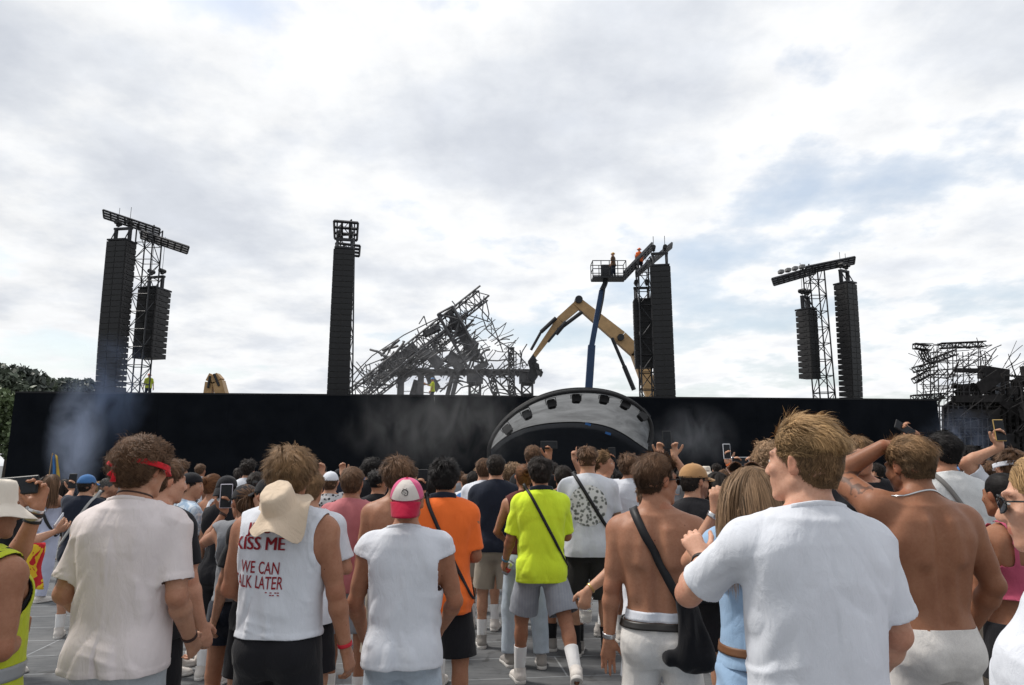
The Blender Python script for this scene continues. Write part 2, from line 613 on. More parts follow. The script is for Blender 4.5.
class Human:
    def __init__(s, px, top, Y, rz=0, sex='m', bw=1.0, mu=1.0, lean=(0, 0, 0), head=(0, 0, 0), aL=None, aR=None,
                 lL=(4, 4, 5), lR=(-3, 4, 5), hL=None, hR=None, tone='light', res=None, hair_h=.02, face=False, beard=None,
                 tattoo=False, bare=False, size=None):
        s.sex, s.bw, s.mu, s.tone, s.face, s.beard, s.tattoo, s.bare = sex, bw, mu, tone, face, beard, tattoo, bare
        P = at(px, top, Y)
        s.Y = Y
        s.s = k = size if size else min(1.10, max(.80, (P[2] - hair_h) / 1.772))
        s.loc = np.array([P[0], Y, 0.0])
        s.rz = R_(rz)
        s.Rz = rotm(z=s.rz)
        s.res = res or min(.022, max(.0065, Y * .0030))
        if (hL or hR) and not res:
            s.res = min(s.res, .0115)
        J = s.J = {}
        # legs
        hx = .085 if sex == 'm' else .09
        for n, sg, lg in (('L', -1, lL), ('R', 1, lR)):
            hf, kf, ab = R_(lg[0]), R_(lg[1]), R_(lg[2])
            td = unit((sg * math.sin(ab), math.sin(hf), -math.cos(hf)))
            sd = unit((sg * math.sin(ab) * .2, math.sin(hf - kf), -math.cos(hf - kf)))
            J['hip' + n] = np.array((sg * hx, 0, .92)) * k
            J['kn' + n] = J['hip' + n] + td * .42 * k
            J['an' + n] = J['kn' + n] + sd * .415 * k
            J['sd' + n] = sd
        dz = min(J['anL'][2], J['anR'][2]) - .085 * k
        for n in list(J):
            if not n.startswith('sd'):
                J[n] = J[n] - np.array((0, 0, dz))
        s.O = np.array((0, 0, .95 * k - dz))
        s.R = rotm(z=R_(lean[2])) @ rotm(x=-R_(lean[0]), y=R_(lean[1]))
        sx = (.186 if sex == 'm' else .160) * bw
        s.sx = sx
        if aL is None:
            aL = ('d', 12, 2, 15)
        if aR is None:
            aR = ('d', 12, 2, 15)
        for n, sg, ar in (('L', -1, aL), ('R', 1, aR)):
            raise_ = 0.0
            ua, fa = .285 * k, .255 * k
            sh0 = s.tp(sg * sx, -.008, 1.425)
            if ar[0] == 'd':
                ab, fw, be = R_(ar[1]), R_(ar[2]), R_(ar[3])
                inw = ar[4] if len(ar) > 4 else .3
                u = s.R @ np.array((sg * math.sin(ab) * math.cos(fw), math.sin(fw), -math.cos(ab) * math.cos(fw)))
                w = s.R @ np.array((-sg * inw, 1, .1))
                w = unit(w - u * (u @ w))
                el = sh0 + unit(u) * ua
                wr = el + (math.cos(be) * unit(u) + math.sin(be) * w) * fa
                J['sh' + n] = sh0
            else:
                if ar[0] == 'w':
                    T = s.to_local(at(*ar[1]))
                else:
                    T = s.tp(*ar[1])
                lift = max(0, min(1, ((T[2] - sh0[2]) / k + .1) / .45))
                sh0 = sh0 + s.R @ np.array((-sg * .02, 0, .05)) * lift * k
                d = T - sh0
                ln = np.linalg.norm(d)
                mx = (ua + fa) * .985
                if ln > mx:
                    T = sh0 + d / ln * mx
                    ln = mx
                d = unit(T - sh0)
                ca = max(-1, min(1, (ua * ua + ln * ln - fa * fa) / (2 * ua * ln)))
                pole = np.array(ar[2] if len(ar) > 2 else (sg * .6, -.1, -.8), float)
                w = unit(pole - d * (d @ pole))
                el = sh0 + ua * (ca * d + math.sqrt(1 - ca * ca) * w)
                wr = T
                J['sh' + n] = sh0
            J['el' + n], J['wr' + n] = el, wr
        s.hand = {'L': hL, 'R': hR}
        # head
        s.nb = s.tp(0, -.020, 1.475)
        top_n = s.tp(0, -.002, 1.557)
        s.Rh = s.R @ rotm(z=R_(head[0])) @ rotm(x=-R_(head[1]), y=R_(head[2]))
        s.Hc = top_n + s.Rh @ np.array((0, .012, .095)) * k
        s.nt = top_n
        s.root = None

    def tp(s, x, y, z):
        """torso point, given for a standing figure 1.80 tall"""
        return s.O + s.R @ (np.array((x, y, z - .95)) * s.s)

    def hp(s, x, y, z):
        return s.Hc + s.Rh @ (np.array((x, y, z)) * s.s)

    def to_local(s, p):
        return s.Rz.T @ (np.asarray(p) - s.loc)

    def to_world(s, p):
        return s.Rz @ np.asarray(p) + s.loc

    def tl(s, V):
        """points -> torso coordinates of the 1.80 figure"""
        q = (V - s.O) @ s.R / s.s
        q[:, 2] += .95
        return q

    def headM(s):
        M = Matrix.Identity(4)
        for i in range(3):
            for j in range(3):
                M[i][j] = s.Rh[i, j] * s.s
            M[i][3] = s.Hc[i]
        return M

    # -------------------------------------------------- shared shapes
    def torso_prims(s, F, e=0.0, pelvis=True):
        k = s.s
        a, b, cy = TORSO[s.sex]
        wide = np.array([s.bw] * len(a))
        F.loft(M_Z * k, np.array(a) * wide * k, np.array(b) * (.5 + .5 * s.bw) * k, np.array(cy) * k, s.O, s.R, .03, 2.3, e)
        m = s.sex == 'm'
        for sg in (-1, 1):
            n = 'R' if sg > 0 else 'L'
            sh = s.J['sh' + n]
            tr = s.tp(0, -.028, 1.535 if m else 1.525)
            F.cap(tr, sh + s.R @ np.array((-sg * .03, -.005, .022)) * k, (.034 if m else .026) * k * s.mu + e, (.034 if m else .028) * k + e, .055 * k)
            F.cap(s.tp(sg * .05, -.05, 1.46), s.tp(sg * .14, -.03, 1.41), .045 * k + e, .04 * k + e, .05 * k)
            F.ell(s.tp(sg * .095, -.082, 1.355), np.array((.075, .032, .10)) * k * (1, s.mu, 1) + e, s.R, .04 * k)
            if m:
                F.cap(s.tp(sg * .128 * s.bw, -.035, 1.34), s.tp(sg * .10 * s.bw, -.05, 1.13), .055 * k * s.mu + e, .038 * k + e, .05 * k)
                F.ell(s.tp(sg * .085, .075, 1.335), np.array((.085, .048, .065)) * k + e, s.R, .035 * k)
            else:
                F.ell(s.tp(sg * .072, .085, 1.27), np.array((.064, .062, .062)) * k + e, s.R, .03 * k)
            if pelvis:
                F.ell(np.array((sg * .078 * k, -.062 * k, s.O[2] - .055 * k)), np.array((.088, .080, .09)) * k + e, None, .04 * k)

    def arm_prims(s, F, n, e=0.0, part='all', r=None):
        k, J = s.s, s.J
        m = 1.0 if s.sex == 'm' else .82
        m *= s.mu
        sh, el, wr = J['sh' + n], J['el' + n], J['wr' + n]
        u, f = unit(el - sh), unit(wr - el)
        F.ell(sh + u * .015 * k, np.array((.060, .058, .066)) * k * m + e, None, .05 * k)
        F.cap(sh + u * .03 * k, el, .047 * k * m + e, .039 * k * m + e, .04 * k)
        w = np.cross(u, f)
        fw = unit(np.cross(w, u)) if np.linalg.norm(w) > .05 else s.R @ np.array((0, 1., 0))
        mid = sh + (el - sh) * .58
        F.cap(mid - u * .05 * k + fw * .014 * k, mid + u * .05 * k + fw * .012 * k, .036 * k * m + e, .033 * k * m + e, .03 * k)
        F.cap(sh + u * .07 * k - fw * .014 * k, sh + u * .19 * k - fw * .010 * k, .038 * k * m + e, .033 * k * m + e, .03 * k)
        if part == 'all':
            q = el + (wr - el) * .28
            F.cap(el, q, .038 * k * m + e, .041 * k * m + e, .02 * k)
            F.cap(q, wr, .041 * k * m + e, .0265 * k * (1 + m) / 2 + e, .02 * k)

    def hand_frame(s, n):
        J = s.J
        f = unit(J['wr' + n] - J['el' + n])
        h = s.hand[n] or {}
        d = h.get('d')
        d = f if d is None else unit(d)
        sg = 1 if n == 'R' else -1
        pn = h.get('n')
        if pn is None:
            pn = s.R @ np.array((-sg * .9, .25, 0.)) if abs(d[2]) > .5 and d[2] < 0 else s.R @ np.array((0, -1., 0))
        pn = np.asarray(pn, float)
        pn = unit(pn - d * (d @ pn))
        t = np.cross(d, pn) * sg
        return d, pn, t

    def hand_prims(s, F, n):
        k = s.s * (1.0 if s.sex == 'm' else .9)
        d, pn, t = s.hand_frame(n)
        h = s.hand[n] or {}
        curl = h.get('curl', .38)
        wr = s.J['wr' + n]
        mn = max(.0082, s.res * .95) / (.0085 * k)  # keep fingers thicker than a cell
        mn = max(1.0, mn)
        spread = h.get('spread', .05)
        lens = (.074, .082, .076, .060)
        offs = (.028, .0095, -.009, -.026)
        rad = (.0088, .009, .0085, .0075)
        pc = curl * .12
        for i in range(4):
            o = offs[i]
            b = wr + (d * .012 + t * o * .5) * k
            kn = wr + (d * (.088 - abs(i - 1.2) * .004) + t * o - pn * .004) * k
            F.cap(b, kn, .0155 * k, .0125 * k, .012 * k)
            c = curl * (1.0 + .12 * i)
            if h.get('point') and i == 0:
                c = .03
            if h.get('point') and i > 0:
                c = 1.45
            dir_ = unit(d + t * (spread * (1.5 - i)))
            p = kn
            ang = c * .75
            for j, fr in enumerate((.46, .30, .24)):
                dd = turn(dir_, np.cross(dir_, pn), ang)
                q = p + dd * lens[i] * fr * k
                F.cap(p, q, rad[i] * k * (1 - .06 * j) * mn, rad[i] * k * (.94 - .08 * j) * mn, .004 * k)
                p = q
                ang += c * (.95 if j == 0 else .6)
        p = wr + (d * .022 + t * .022 + pn * .006) * k
        tc = h.get('thumb', .35)
        dd = unit(d * .62 + t * .74 + pn * .22)
        F.ell(p + dd * .012 * k, np.array((.017, .017, .02)) * k, None, .012 * k)
        for j, (ln, r) in enumerate(((.044, .0125), (.034, .0105), (.027, .0095))):
            q = p + dd * ln * k
            F.cap(p, q, r * k * mn, r * .92 * k * mn, .005 * k)
            p = q
            dd = unit(dd + d * tc * .8 - t * tc * .5 + pn * tc * .5)

    def leg_prims(s, F, n, e=0.0, part='all'):
        k, J = s.s, s.J
        hp_, kn, an, sd = J['hip' + n], J['kn' + n], J['an' + n], J['sd' + n]
        m = 1.0 if s.sex == 'm' else .97
        F.cap(hp_, kn, .086 * k * m + e, .056 * k * m + e, .035 * k)
        if part == 'all':
            F.cap(kn, kn + (an - kn) * .3, .053 * k * m + e, .050 * k * m + e, .02 * k)
            F.cap(kn + (an - kn) * .3, an, .050 * k * m + e, .034 * k * m + e, .02 * k)
            bk = unit(np.cross(np.array((1., 0, 0)), sd))
            if bk[1] > 0:
                bk = -bk
            F.cap(kn + (an - kn) * .18 + bk * .018 * k, kn + (an - kn) * .38 + bk * .018 * k, .040 * k * m + e, .038 * k * m + e, .03 * k)

    def head_prims(s, F):
        k = s.s
        m = s.sex == 'm'
        H = s.hp
        F.cap(s.nb, s.nt + s.Rh @ np.array((0, -.008, .03)) * k, (.060 if m else .049) * k * (.6 + .4 * s.mu), (.057 if m else .047) * k, .035 * k)
        R = s.Rh
        F.ell(H(0, -.018, .030), np.array((.074, .096, .086)) * k, R, .03 * k)
        F.ell(H(0, -.045, -.005), np.array((.066, .062, .06)) * k, R, .03 * k)
        F.ell(H(0, .035, -.030), np.array((.062, .060, .078)) * k, R, .03 * k)
        for sg in (-1, 1):
            F.cap(H(sg * .054, .0, -.055), H(sg * .02, .068, -.098), .017 * k, .016 * k, .02 * k)
            F.ell(H(sg * .042, .066, -.020), np.array((.022, .018, .017)) * k, R, .015 * k)
            F.cap(H(sg * .012, .088, .026), H(sg * .044, .074, .028), .010 * k, .009 * k, .012 * k)
        F.ell(H(0, .072, -.100), np.array((.022, .018, .016)) * k, R, .015 * k)
        F.ell(H(0, .074, -.062), np.array((.032, .020, .026)) * k, R, .015 * k)
        if s.Y < 10 or s.face:
            for sg in (-1, 1):
                F.ell(H(sg * .032, .094, .006), np.array((.017, .013, .011)) * k, R, .008 * k, sub=True)
                F.ell(H(sg * .032, .0745, .005), np.array((.0145, .0135, .0145)) * k, R, .004 * k)
            F.cap(H(0, .088, .012), H(0, .108, -.028), .0085 * k, .012 * k, .008 * k)
            F.ell(H(0, .103, -.034), np.array((.0175, .012, .009)) * k, R, .005 * k)
            F.ell(H(0, .091, -.056), np.array((.022, .008, .006)) * k, R, .004 * k)
            F.ell(H(0, .0895, -.067), np.array((.020, .009, .0065)) * k, R, .003 * k)
        for sg in (-1, 1):
            Re = R @ rotm(z=sg * R_(-28), x=R_(-12))
            F.ell(H(sg * .080, -.012, .0), np.array((.0085, .019, .031)) * k, Re, .006 * k)
            F.ell(H(sg * .078, -.008, -.022), np.array((.007, .010, .012)) * k, Re, .006 * k)
            if s.res < .011:
                F.ell(H(sg * .091, -.008, .004), np.array((.006, .010, .018)) * k, Re, .006 * k, sub=True)

    def body(s):
        pts = np.array([v for n, v in s.J.items() if not n.startswith('sd')] + [s.Hc])
        lo, hi = pts.min(0) - .27 * s.s, pts.max(0) + .27 * s.s
        lo[2] = min(-.02, lo[2])
        F = Field(lo, hi, s.res)
        s.torso_prims(F)
        k = s.s
        if s.bare:
            for sg in (-1, 1):
                F.cap(s.tp(sg * .036, -.074, 1.02), s.tp(sg * .040, -.088, 1.30), .030 * k, .026 * k, .03 * k)
                F.cap(s.tp(sg * .055, -.108, 1.415), s.tp(sg * .078, -.112, 1.27), .012 * k, .014 * k, .045 * k)
            F.cap(s.tp(0, -.136, 1.45), s.tp(0, -.122, 1.02), .017 * k, .015 * k, .04 * k, sub=True)
        for n in 'LR':
            s.arm_prims(F, n)
            s.leg_prims(F, n)
            s.hand_prims(F, n)
            an = s.J['an' + n]
            F.cap(an + np.array((0, -.02, -.045)) * k, an + np.array((0, .13, -.058)) * k, .028 * k, .022 * k, .02 * k)
        s.head_prims(F)
        V, Q = F.nets()
        V = relax(V, Q, 1, .35)
        # colour of the skin itself: lips, brows, stubble, elbows
        T = np.ones((len(V), 3))
        q = (V - s.Hc) @ s.Rh / s.s
        x, y, z = np.abs(q[:, 0]), q[:, 1], q[:, 2]
        hd = (np.linalg.norm(q, axis=1) < .16)
        lips = hd & (x < .024) & (y > .078) & (np.abs(z + .062) < .010)
        T[lips] = (.90, .58, .56)
        brow = hd & (x > .012) & (x < .050) & (y > .066) & (np.abs(z - .031 + x * .06) < .0065)
        T[brow] = (.42, .36, .34)
        ear = hd & (x > .074) & (np.abs(y + .01) < .04)
        T[ear] = (1.0, .86, .82)
        if s.beard:
            fz = np.interp(y, [-.02, .03, .06, .12], [-.02, -.035, -.045, -.045])
            be = hd & (z < fz) & (y > -.012) & ~lips & (z > -.15)
            be &= ~((y > .075) & (z > -.050) & (x < .02) & (z > -.045))
            T[be] = s.beard
        kn = np.zeros(len(V), bool)
        for n in 'LR':
            kn |= np.linalg.norm(V - s.J['el' + n], axis=1) < .05
        T[kn] *= (.95, .88, .86)
        if s.tattoo:
            for n in s.tattoo:
                a, b = s.J['sh' + n], s.J['el' + n]
                t = (V - a) @ (b - a) / ((b - a) @ (b - a))
                dd = np.linalg.norm(V - a - np.clip(t, 0, 1)[:, None] * (b - a), axis=1)
                nn = vn(V * 30, 3)
                mk = (t > .15) & (t < 1.35) & (dd < .09) & (np.abs(nn - .5) < .10) & (vn(V * 11, 8) > .45)
                T[mk] = (.42, .45, .5)
        me = mesh_np('body', V, Q, T)
        s.V, s.Q = V, Q
        return link('body', me, skin(s.tone), s.root)

    def surf(s):
        return bvh(*s.outer) if hasattr(s, 'outer') else bvh(s.V, s.Q)

    # -------------------------------------------------- clothes
    def finish(s, name, V, Q, mat, thick=.004, parent=None, tint=None):
        me = mesh_np(name, V, Q, tint)
        o = link(name, me, mat, parent or s.root)
        if s.Y < 6.5 and thick:
            md = o.modifiers.new('hem', 'SOLIDIFY')
            md.thickness = thick
            md.offset = -1
        return o

    def folds(s, V, Q, seed, amp, hem, zt=1.40):
        """creases of hanging cloth: drape folds that grow to the hem, pulls from the armpits"""
        nrm = normals(V, Q)
        q = s.tl(V)
        x, y, z = q[:, 0], q[:, 1], q[:, 2]
        g = np.clip((zt - z) / max(.1, zt - hem), 0, 1)
        wx = x + .05 * (vn(np.stack([x * 5, y * 5, z * 5], 1), seed + 5) - .5)
        n1 = vn(np.stack([wx * 19, y * 15, z * 2.0], 1), seed)
        n1b = vn(np.stack([wx * 10 + z * 4 * np.sign(x), y * 8, z * 3.5], 1), seed + 1)
        r1 = (1 - np.abs(2 * n1b - 1)) ** 3
        ax = np.abs(x)
        n2 = vn(np.stack([ax * 4 + z * 10, y * 3, z * 2.5 - ax * 2], 1), seed + np.where(x > 0, 2, 3))
        r2 = (1 - np.abs(2 * n2 - 1)) ** 2
        n5 = vn(np.stack([ax * 13 + z * 9, y * 4, z * 2.2 - ax * 3], 1), seed + np.where(x > 0, 6, 7))
        r5 = (1 - np.abs(2 * n5 - 1)) ** 3
        low = np.clip((hem + .22 - z) / .22, 0, 1)
        n4 = vn(np.stack([x * 2.6, y * 2.6, z * 22 + x * 5], 1), seed + 4)
        r4 = (1 - np.abs(2 * n4 - 1)) ** 2
        side = np.clip((ax - .06) / .12, 0, 1)
        d = amp * (2.1 * (.15 + .95 * g) * (n1 - .5) - 1.7 * r1 * (.15 + .95 * g) + .6 * (.2 + .8 * side) * (r2 - .4) - .7 * r5 * (.15 + .85 * side) + low * .8 * (r4 - .4))
        d = np.maximum(d * .62 + amp * .12, -.006)
        return V + nrm * d[:, None]

    def top(s, name, mat, hem=.86, sleeve=.22, neck=.0, ease=.014, kind='tee', amp=.013, seed=1, loose=.02, collar=None, flare=0.0):
        k = s.s
        J = s.J
        pts = np.array([J['shL'], J['shR'], J['elL'], J['elR'], s.tp(0, 0, 1.55), s.tp(-.2, -.2, hem - .05), s.tp(.2, .2, hem - .05)])
        F = Field(pts.min(0) - .15 * k, pts.max(0) + .15 * k, s.res)
        s.torso_prims(F, ease, pelvis=hem < .98)
        a, b, cy = TORSO[s.sex]
        zs = np.array([hem - .06, .95, 1.05, 1.15, 1.25, 1.33, 1.40]) if hem < .93 else np.array([hem - .06, hem + .02, 1.12, 1.2, 1.25, 1.33, 1.40])
        if s.sex == 'm':
            aa = np.array([.182, .180, .180, .182, .184, .182, .15]) * s.bw
            bb = np.array([.132, .132, .130, .128, .126, .122, .09])
        else:
            aa = np.array([.176, .166, .150, .146, .152, .150, .12]) * s.bw
            bb = np.array([.130, .126, .116, .112, .116, .110, .08]) + (np.array([.01, .02, .03, .035, .03, .01, 0]) if kind == 'tee' and s.Y < 3 else 0)
        gl = np.linspace(1, 0, 7)
        aa = aa + loose * .6 * np.array([1, 1, 1, 1, .9, .6, .2]) + flare * gl
        bb = bb + loose * .7 * np.array([1, 1, 1, 1, .9, .6, .2]) + flare * gl * .8
        F.loft((zs - .95) * k, aa * k, bb * k, np.full(7, -.008) * k, s.O, s.R, .03 * k, 2.3, 0)
        if hem < .95:
            for sg in (-1, 1):
                F.ell(np.array((sg * .078 * k, -.062 * k, s.O[2] - .055 * k)), np.array((.088, .080, .12)) * k + .034 * k, None, .05 * k)
        for n in 'LR':
            sh, el = J['sh' + n], J['el' + n]
            u = unit(el - sh)
            if kind == 'tee':
                F.ell(sh + u * .015 * k, np.array((.060, .058, .066)) * k * s.mu + ease * .8, None, .05 * k)
                F.cone(sh + u * .02 * k, sh + u * (min(sleeve, .27) + .012) * k, .060 * k, (.060 + loose * .40) * k, .022 * k)
                if sleeve > .3:
                    wr = J['wr' + n]
                    F.cap(el, wr, .052 * k, .042 * k, .03 * k)
            else:
                F.ell(sh + u * .015 * k, np.array((.062, .060, .066)) * k + ease * .6, None, .05 * k)
                if kind == 'wide':
                    F.cap(sh - u * .0 * k + s.R @ np.array((0, 0, .012)) * k, sh + u * .085 * k, .050 * k, .056 * k, .05 * k)
        V, Q = F.nets()
        V = relax(V, Q, 2, .5)
        V = s.folds(V, Q, seed, amp * k, hem)
        q = s.tl(V)
        x, y, z = q[:, 0], q[:, 1], q[:, 2]
        wob = .008 * (vn(np.stack([x * 9, y * 9, z * 0], 1), seed + 9) - .5)
        c = (hem + wob) - z
        for n, sg in (('L', -1), ('R', 1)):
            sh, el = J['sh' + n], J['el' + n]
            u = unit(el - sh)
            t = (V - sh) @ u / k
            rad = np.linalg.norm(V - sh - ((V - sh) @ u)[:, None] * u, axis=1) / k
            side = sg * x > .10
            if kind == 'tee':
                if sleeve <= .3:
                    # a torso point that lies near the hanging arm must not be cut
                    wl_ = (.184 if s.sex == 'm' else .158) * s.bw + loose * .6 + .006
                    dt = np.maximum(sg * x - wl_, np.abs(y + .008) - .128 - loose * .7)
                    if u[2] > -.5:
                        dt = np.maximum(dt, .03)
                    cc = np.where(side, np.minimum(np.minimum(np.minimum(t - sleeve, dt), .125 - rad), sleeve + .06 - t), -1)
                else:
                    f = unit(J['wr' + n] - el)
                    t2 = (V - el) @ f / k
                    r2 = np.linalg.norm(V - el - ((V - el) @ f)[:, None] * f, axis=1) / k
                    cc = np.where((r2 < .09) & (t2 > 0), t2 - (sleeve - .285), -1)
                c = np.maximum(c, cc)
            elif kind == 'tank':
                ctr = s.tp(sg * .238 * s.bw, -.01, 1.372)
                dd = np.linalg.norm((V - ctr) / k * np.array((1.0, .75, .80)), axis=1)
                c = np.maximum(c, .104 - dd)
                c = np.maximum(c, np.where(sg * x > .205 * s.bw, np.where(z > 1.25, sg * x - .205 * s.bw, -1), -1))
            elif kind == 'wide':
                c = np.maximum(c, np.where((z > 1.22) & (sg * x > .18 * s.bw), t - .045, -1))
                ctr = s.tp(sg * .30 * s.bw, -.0, 1.28)
                dd = np.linalg.norm((V - ctr) / k * np.array((1.0, .8, .62)), axis=1)
                c = np.maximum(c, .080 - dd)
            elif kind == 'strap':
                c = np.maximum(c, np.where(z > 1.30, np.abs(np.abs(x) - .085) - .02, -1))
        pre = c.copy()
        # neckline, lower in front
        rr = np.sqrt(x * x + (y + .012) ** 2)
        nz = 1.530 + neck - .38 * np.clip(y + .04, -.05, .2)
        c = np.maximum(c, np.where(rr < .12, z - nz, -1))
        if kind == 'strap':
            c = np.maximum(c, np.where((y < 0), np.maximum(z - 1.32, -1) * (np.abs(x) < .065) - .0001, -1))
        if s.Y < 6:
            V = V + normals(V, Q) * (.0022 * ((pre > -.024) & (pre < .0)))[:, None]
        V, Q, _ = clip_mesh(V, Q, c)
        o = s.finish(name, V, Q, mat)
        s.outer = (V, Q)
        s.outer_obj = o
        if collar:
            s.neck_ring(collar, o)
        return o

    def neck_ring(s, mat, parent, r=.0062, name='neckband', stand=0.0):
        bt = bvh(*s.outer)
        k = s.s
        vs, fs = [], []
        n = 40
        rows = []
        for i in range(n):
            t = 2 * math.pi * i / n
            dx, dy = math.cos(t), math.sin(t)
            y0 = -.012
            z0 = 1.530 - .38 * min(.2, max(-.05, dy * .075 + y0 + .04)) - .004
            o = s.tp(0, y0, z0)
            d = s.R @ np.array((dx, dy, 0))
            hit = bt.ray_cast(Vector(o), Vector(d), .16 * k)
            p = np.array(hit[0]) if hit[0] is not None else o + d * .075 * k
            if np.linalg.norm(p - o) > .105 * k or np.linalg.norm(p - o) < .05 * k:
                p = o + d * .078 * k
            rows.append((p, d))
        up = s.R @ np.array((0, 0, 1.))
        m = 8
        for p, d in rows:
            for j in range(m):
                a = 2 * math.pi * j / m
                vs.append(p + d * (math.cos(a) * r * .6 + .001) + up * (math.sin(a) * (r * 1.5 + stand)))
        for i in range(n):
            for j in range(m):
                fs.append((i * m + j, ((i + 1) % n) * m + j, ((i + 1) % n) * m + (j + 1) % m, i * m + (j + 1) % m))
        me = mesh_np(name, np.array(vs), np.array(fs))
        return link(name, me, mat, parent)

    def bottom(s, name, mat, waist=1.0, length=.30, ease=.010, loose=.02, amp=.010, seed=4, kind='legs'):
        """length runs down the thigh, past .42 on down the shin"""
        k, J = s.s, s.J
        pts = np.array([J['hipL'], J['hipR'], J['knL'], J['knR'], J['anL'], J['anR'], s.tp(0, 0, waist)])
        F = Field(pts.min(0) - .2 * k, pts.max(0) + .2 * k, s.res * 1.15)
        a, b, cy = TORSO[s.sex]
        F.loft(M_Z * k, np.array(a) * (.5 + .5 * s.bw) * k, np.array(b) * k, np.array(cy) * k, s.O, s.R, .03, 2.3, ease)
        for sg in (-1, 1):
            F.ell(np.array((sg * .078 * k, -.062 * k, s.O[2] - .055 * k)), np.array((.088, .080, .09)) * k + ease, None, .04 * k)
        if kind == 'legs':
            for n in 'LR':
                hp_, kn, an = J['hip' + n], J['kn' + n], J['an' + n]
                if length <= .44:
                    F.cap(hp_, kn, .094 * k + ease * .4, (.075 + loose) * k, .03 * k)
                else:
                    F.cap(hp_, kn, .090 * k + ease * .5, (.060 + loose) * k, .03 * k)
                    F.cap(kn, an, (.060 + loose) * k, (.050 + loose) * k, .02 * k)
        else:
            O = np.array((0, 0, s.O[2]))
            zz = np.array([-length - .06, -.12, 0]) * k
            F.loft(zz, np.array([.19 + loose, .19, .165]) * k, np.array([.15 + loose, .14, .12]) * k, np.array([-.01, -.01, -.01]) * k, O, np.eye(3), .03 * k, 2.2, ease)
        V, Q = F.nets()
        V = relax(V, Q, 1, .5)
        nrm = normals(V, Q)
        x, y, z = V[:, 0] / k, V[:, 1] / k, V[:, 2] / k
        n1 = vn(np.stack([x * 12, y * 10, z * 5], 1), seed)
        n2 = vn(np.stack([x * 9 + z * 8, y * 9, z * 14 - np.abs(x) * 10], 1), seed + 1)
        V = V + nrm * (amp * k * ((n1 - .5) + (n2 - .5)))[:, None]
        q = s.tl(V)
        c = q[:, 2] - waist
        for n, sg in (('L', -1), ('R', 1)):
            hp_, kn, an = J['hip' + n], J['kn' + n], J['an' + n]
            if kind != 'legs':
                c = np.maximum(c, (s.O[2] - length * k - V[:, 2]) / k)
                continue
            dA = np.linalg.norm(V - hp_ - np.clip(((V - hp_) @ (kn - hp_)) / ((kn - hp_) @ (kn - hp_)), 0, 1)[:, None] * (kn - hp_), axis=1)
            oth = 'R' if n == 'L' else 'L'
            h2, k2 = J['hip' + oth], J['kn' + oth]
            dB = np.linalg.norm(V - h2 - np.clip(((V - h2) @ (k2 - h2)) / ((k2 - h2) @ (k2 - h2)), 0, 1)[:, None] * (k2 - h2), axis=1)
            mine = dA < dB
            if length <= .44:
                t = (V - hp_) @ unit(kn - hp_) / k
                c = np.maximum(c, np.where(mine, t - length, -1))
            else:
                d2A = np.linalg.norm(V - (kn + an) / 2, axis=1)
                d2B = np.linalg.norm(V - (k2 + J['an' + oth]) / 2, axis=1)
                t = .42 + (V - kn) @ unit(an - kn) / k
                c = np.maximum(c, np.where((d2A < d2B) & (V[:, 2] < kn[2]), t - length, -1))
        V, Q, _ = clip_mesh(V, Q, c)
        return s.finish(name, V, Q, mat)

    def ring(s, name, mat, c, axis, hw, off=.004, rmax=.3, n=40, tilt=None, bt=None, parent=None, thick=.004, start=None, arc=1.0, rmin=0.0):
        """a band that follows the surface under it: belts, wristbands, bandanas"""
        bt = bt or bvh(s.V, s.Q)
        axis = unit(axis)
        ref = np.array((0, 1.0, 0)) if abs(axis[1]) < .8 else np.array((1.0, 0, 0))
        u = unit(np.cross(axis, ref))
        w = np.cross(axis, u)
        vs, fs = [], []
        rows = (-hw, -hw * .5, hw * .5, hw)
        last = rmax * .5
        m = n if arc >= 1 else n + 1
        for i in range(m):
            t = 2 * math.pi * arc * i / n + (start or 0)
            d = math.cos(t) * u + math.sin(t) * w
            for j, h in enumerate(rows):
                o = c + axis * h
                hit = bt.ray_cast(Vector(o), Vector(d), rmax)
                r = np.linalg.norm(np.array(hit[0]) - o) if hit[0] is not None else last
                r = max(r, rmin)
                last = r
                vs.append(o + d * (r + off))
        k = 4
        for i in range(n if arc >= 1 else n):
            for j in range(3):
                fs.append((i * k + j, ((i + 1) % m) * k + j, ((i + 1) % m) * k + j + 1, i * k + j + 1))
        V = np.array(vs)
        me = mesh_np(name, V, np.array(fs))
        o = link(name, me, mat, parent or s.root)
        md = o.modifiers.new('thickness', 'SOLIDIFY')
        md.thickness = thick
        md.offset = 0
        return o

    def strap(s, mat, side=1, hw=.02, root=None, off=.005, low=1.0, name='strap', shx=.10, back_only=False):
        """cross-body strap from one shoulder round to the opposite hip; side = shoulder side"""
        bt = s.surf()
        k = s.s
        top = s.tp(side * shx, -.01, 1.50)
        bot = s.tp(-side * .16 * s.bw, -.0, low)
        c = (top + bot) / 2
        ax1 = unit(top - bot)
        fwd = s.R @ np.array((0, 1., 0))
        nrm = unit(np.cross(ax1, fwd))
        half = np.linalg.norm(top - bot) / 2
        n = 72
        P = []
        for i in range(n):
            t = 2 * math.pi * i / n
            # walk round the loop: aim at evenly spread points of a long ellipse
            aim = c + ax1 * math.cos(t) * half
            d = unit(ax1 * math.cos(t) * .45 + fwd * math.sin(t)) if abs(math.sin(t)) > .05 else ax1 * np.sign(math.cos(t))
            o = c + ax1 * math.cos(t) * half * .92
            hit = bt.ray_cast(Vector(o), Vector(d), .5)
            p = np.array(hit[0]) if hit[0] is not None else o + d * .13
            if np.linalg.norm(p - o) > .26:
                p = o + d * .2
            P.append(p + d * off)
        P = np.array(P)
        for _ in range(2):
            P = .5 * P + .25 * (np.roll(P, 1, 0) + np.roll(P, -1, 0))
        out = P - c
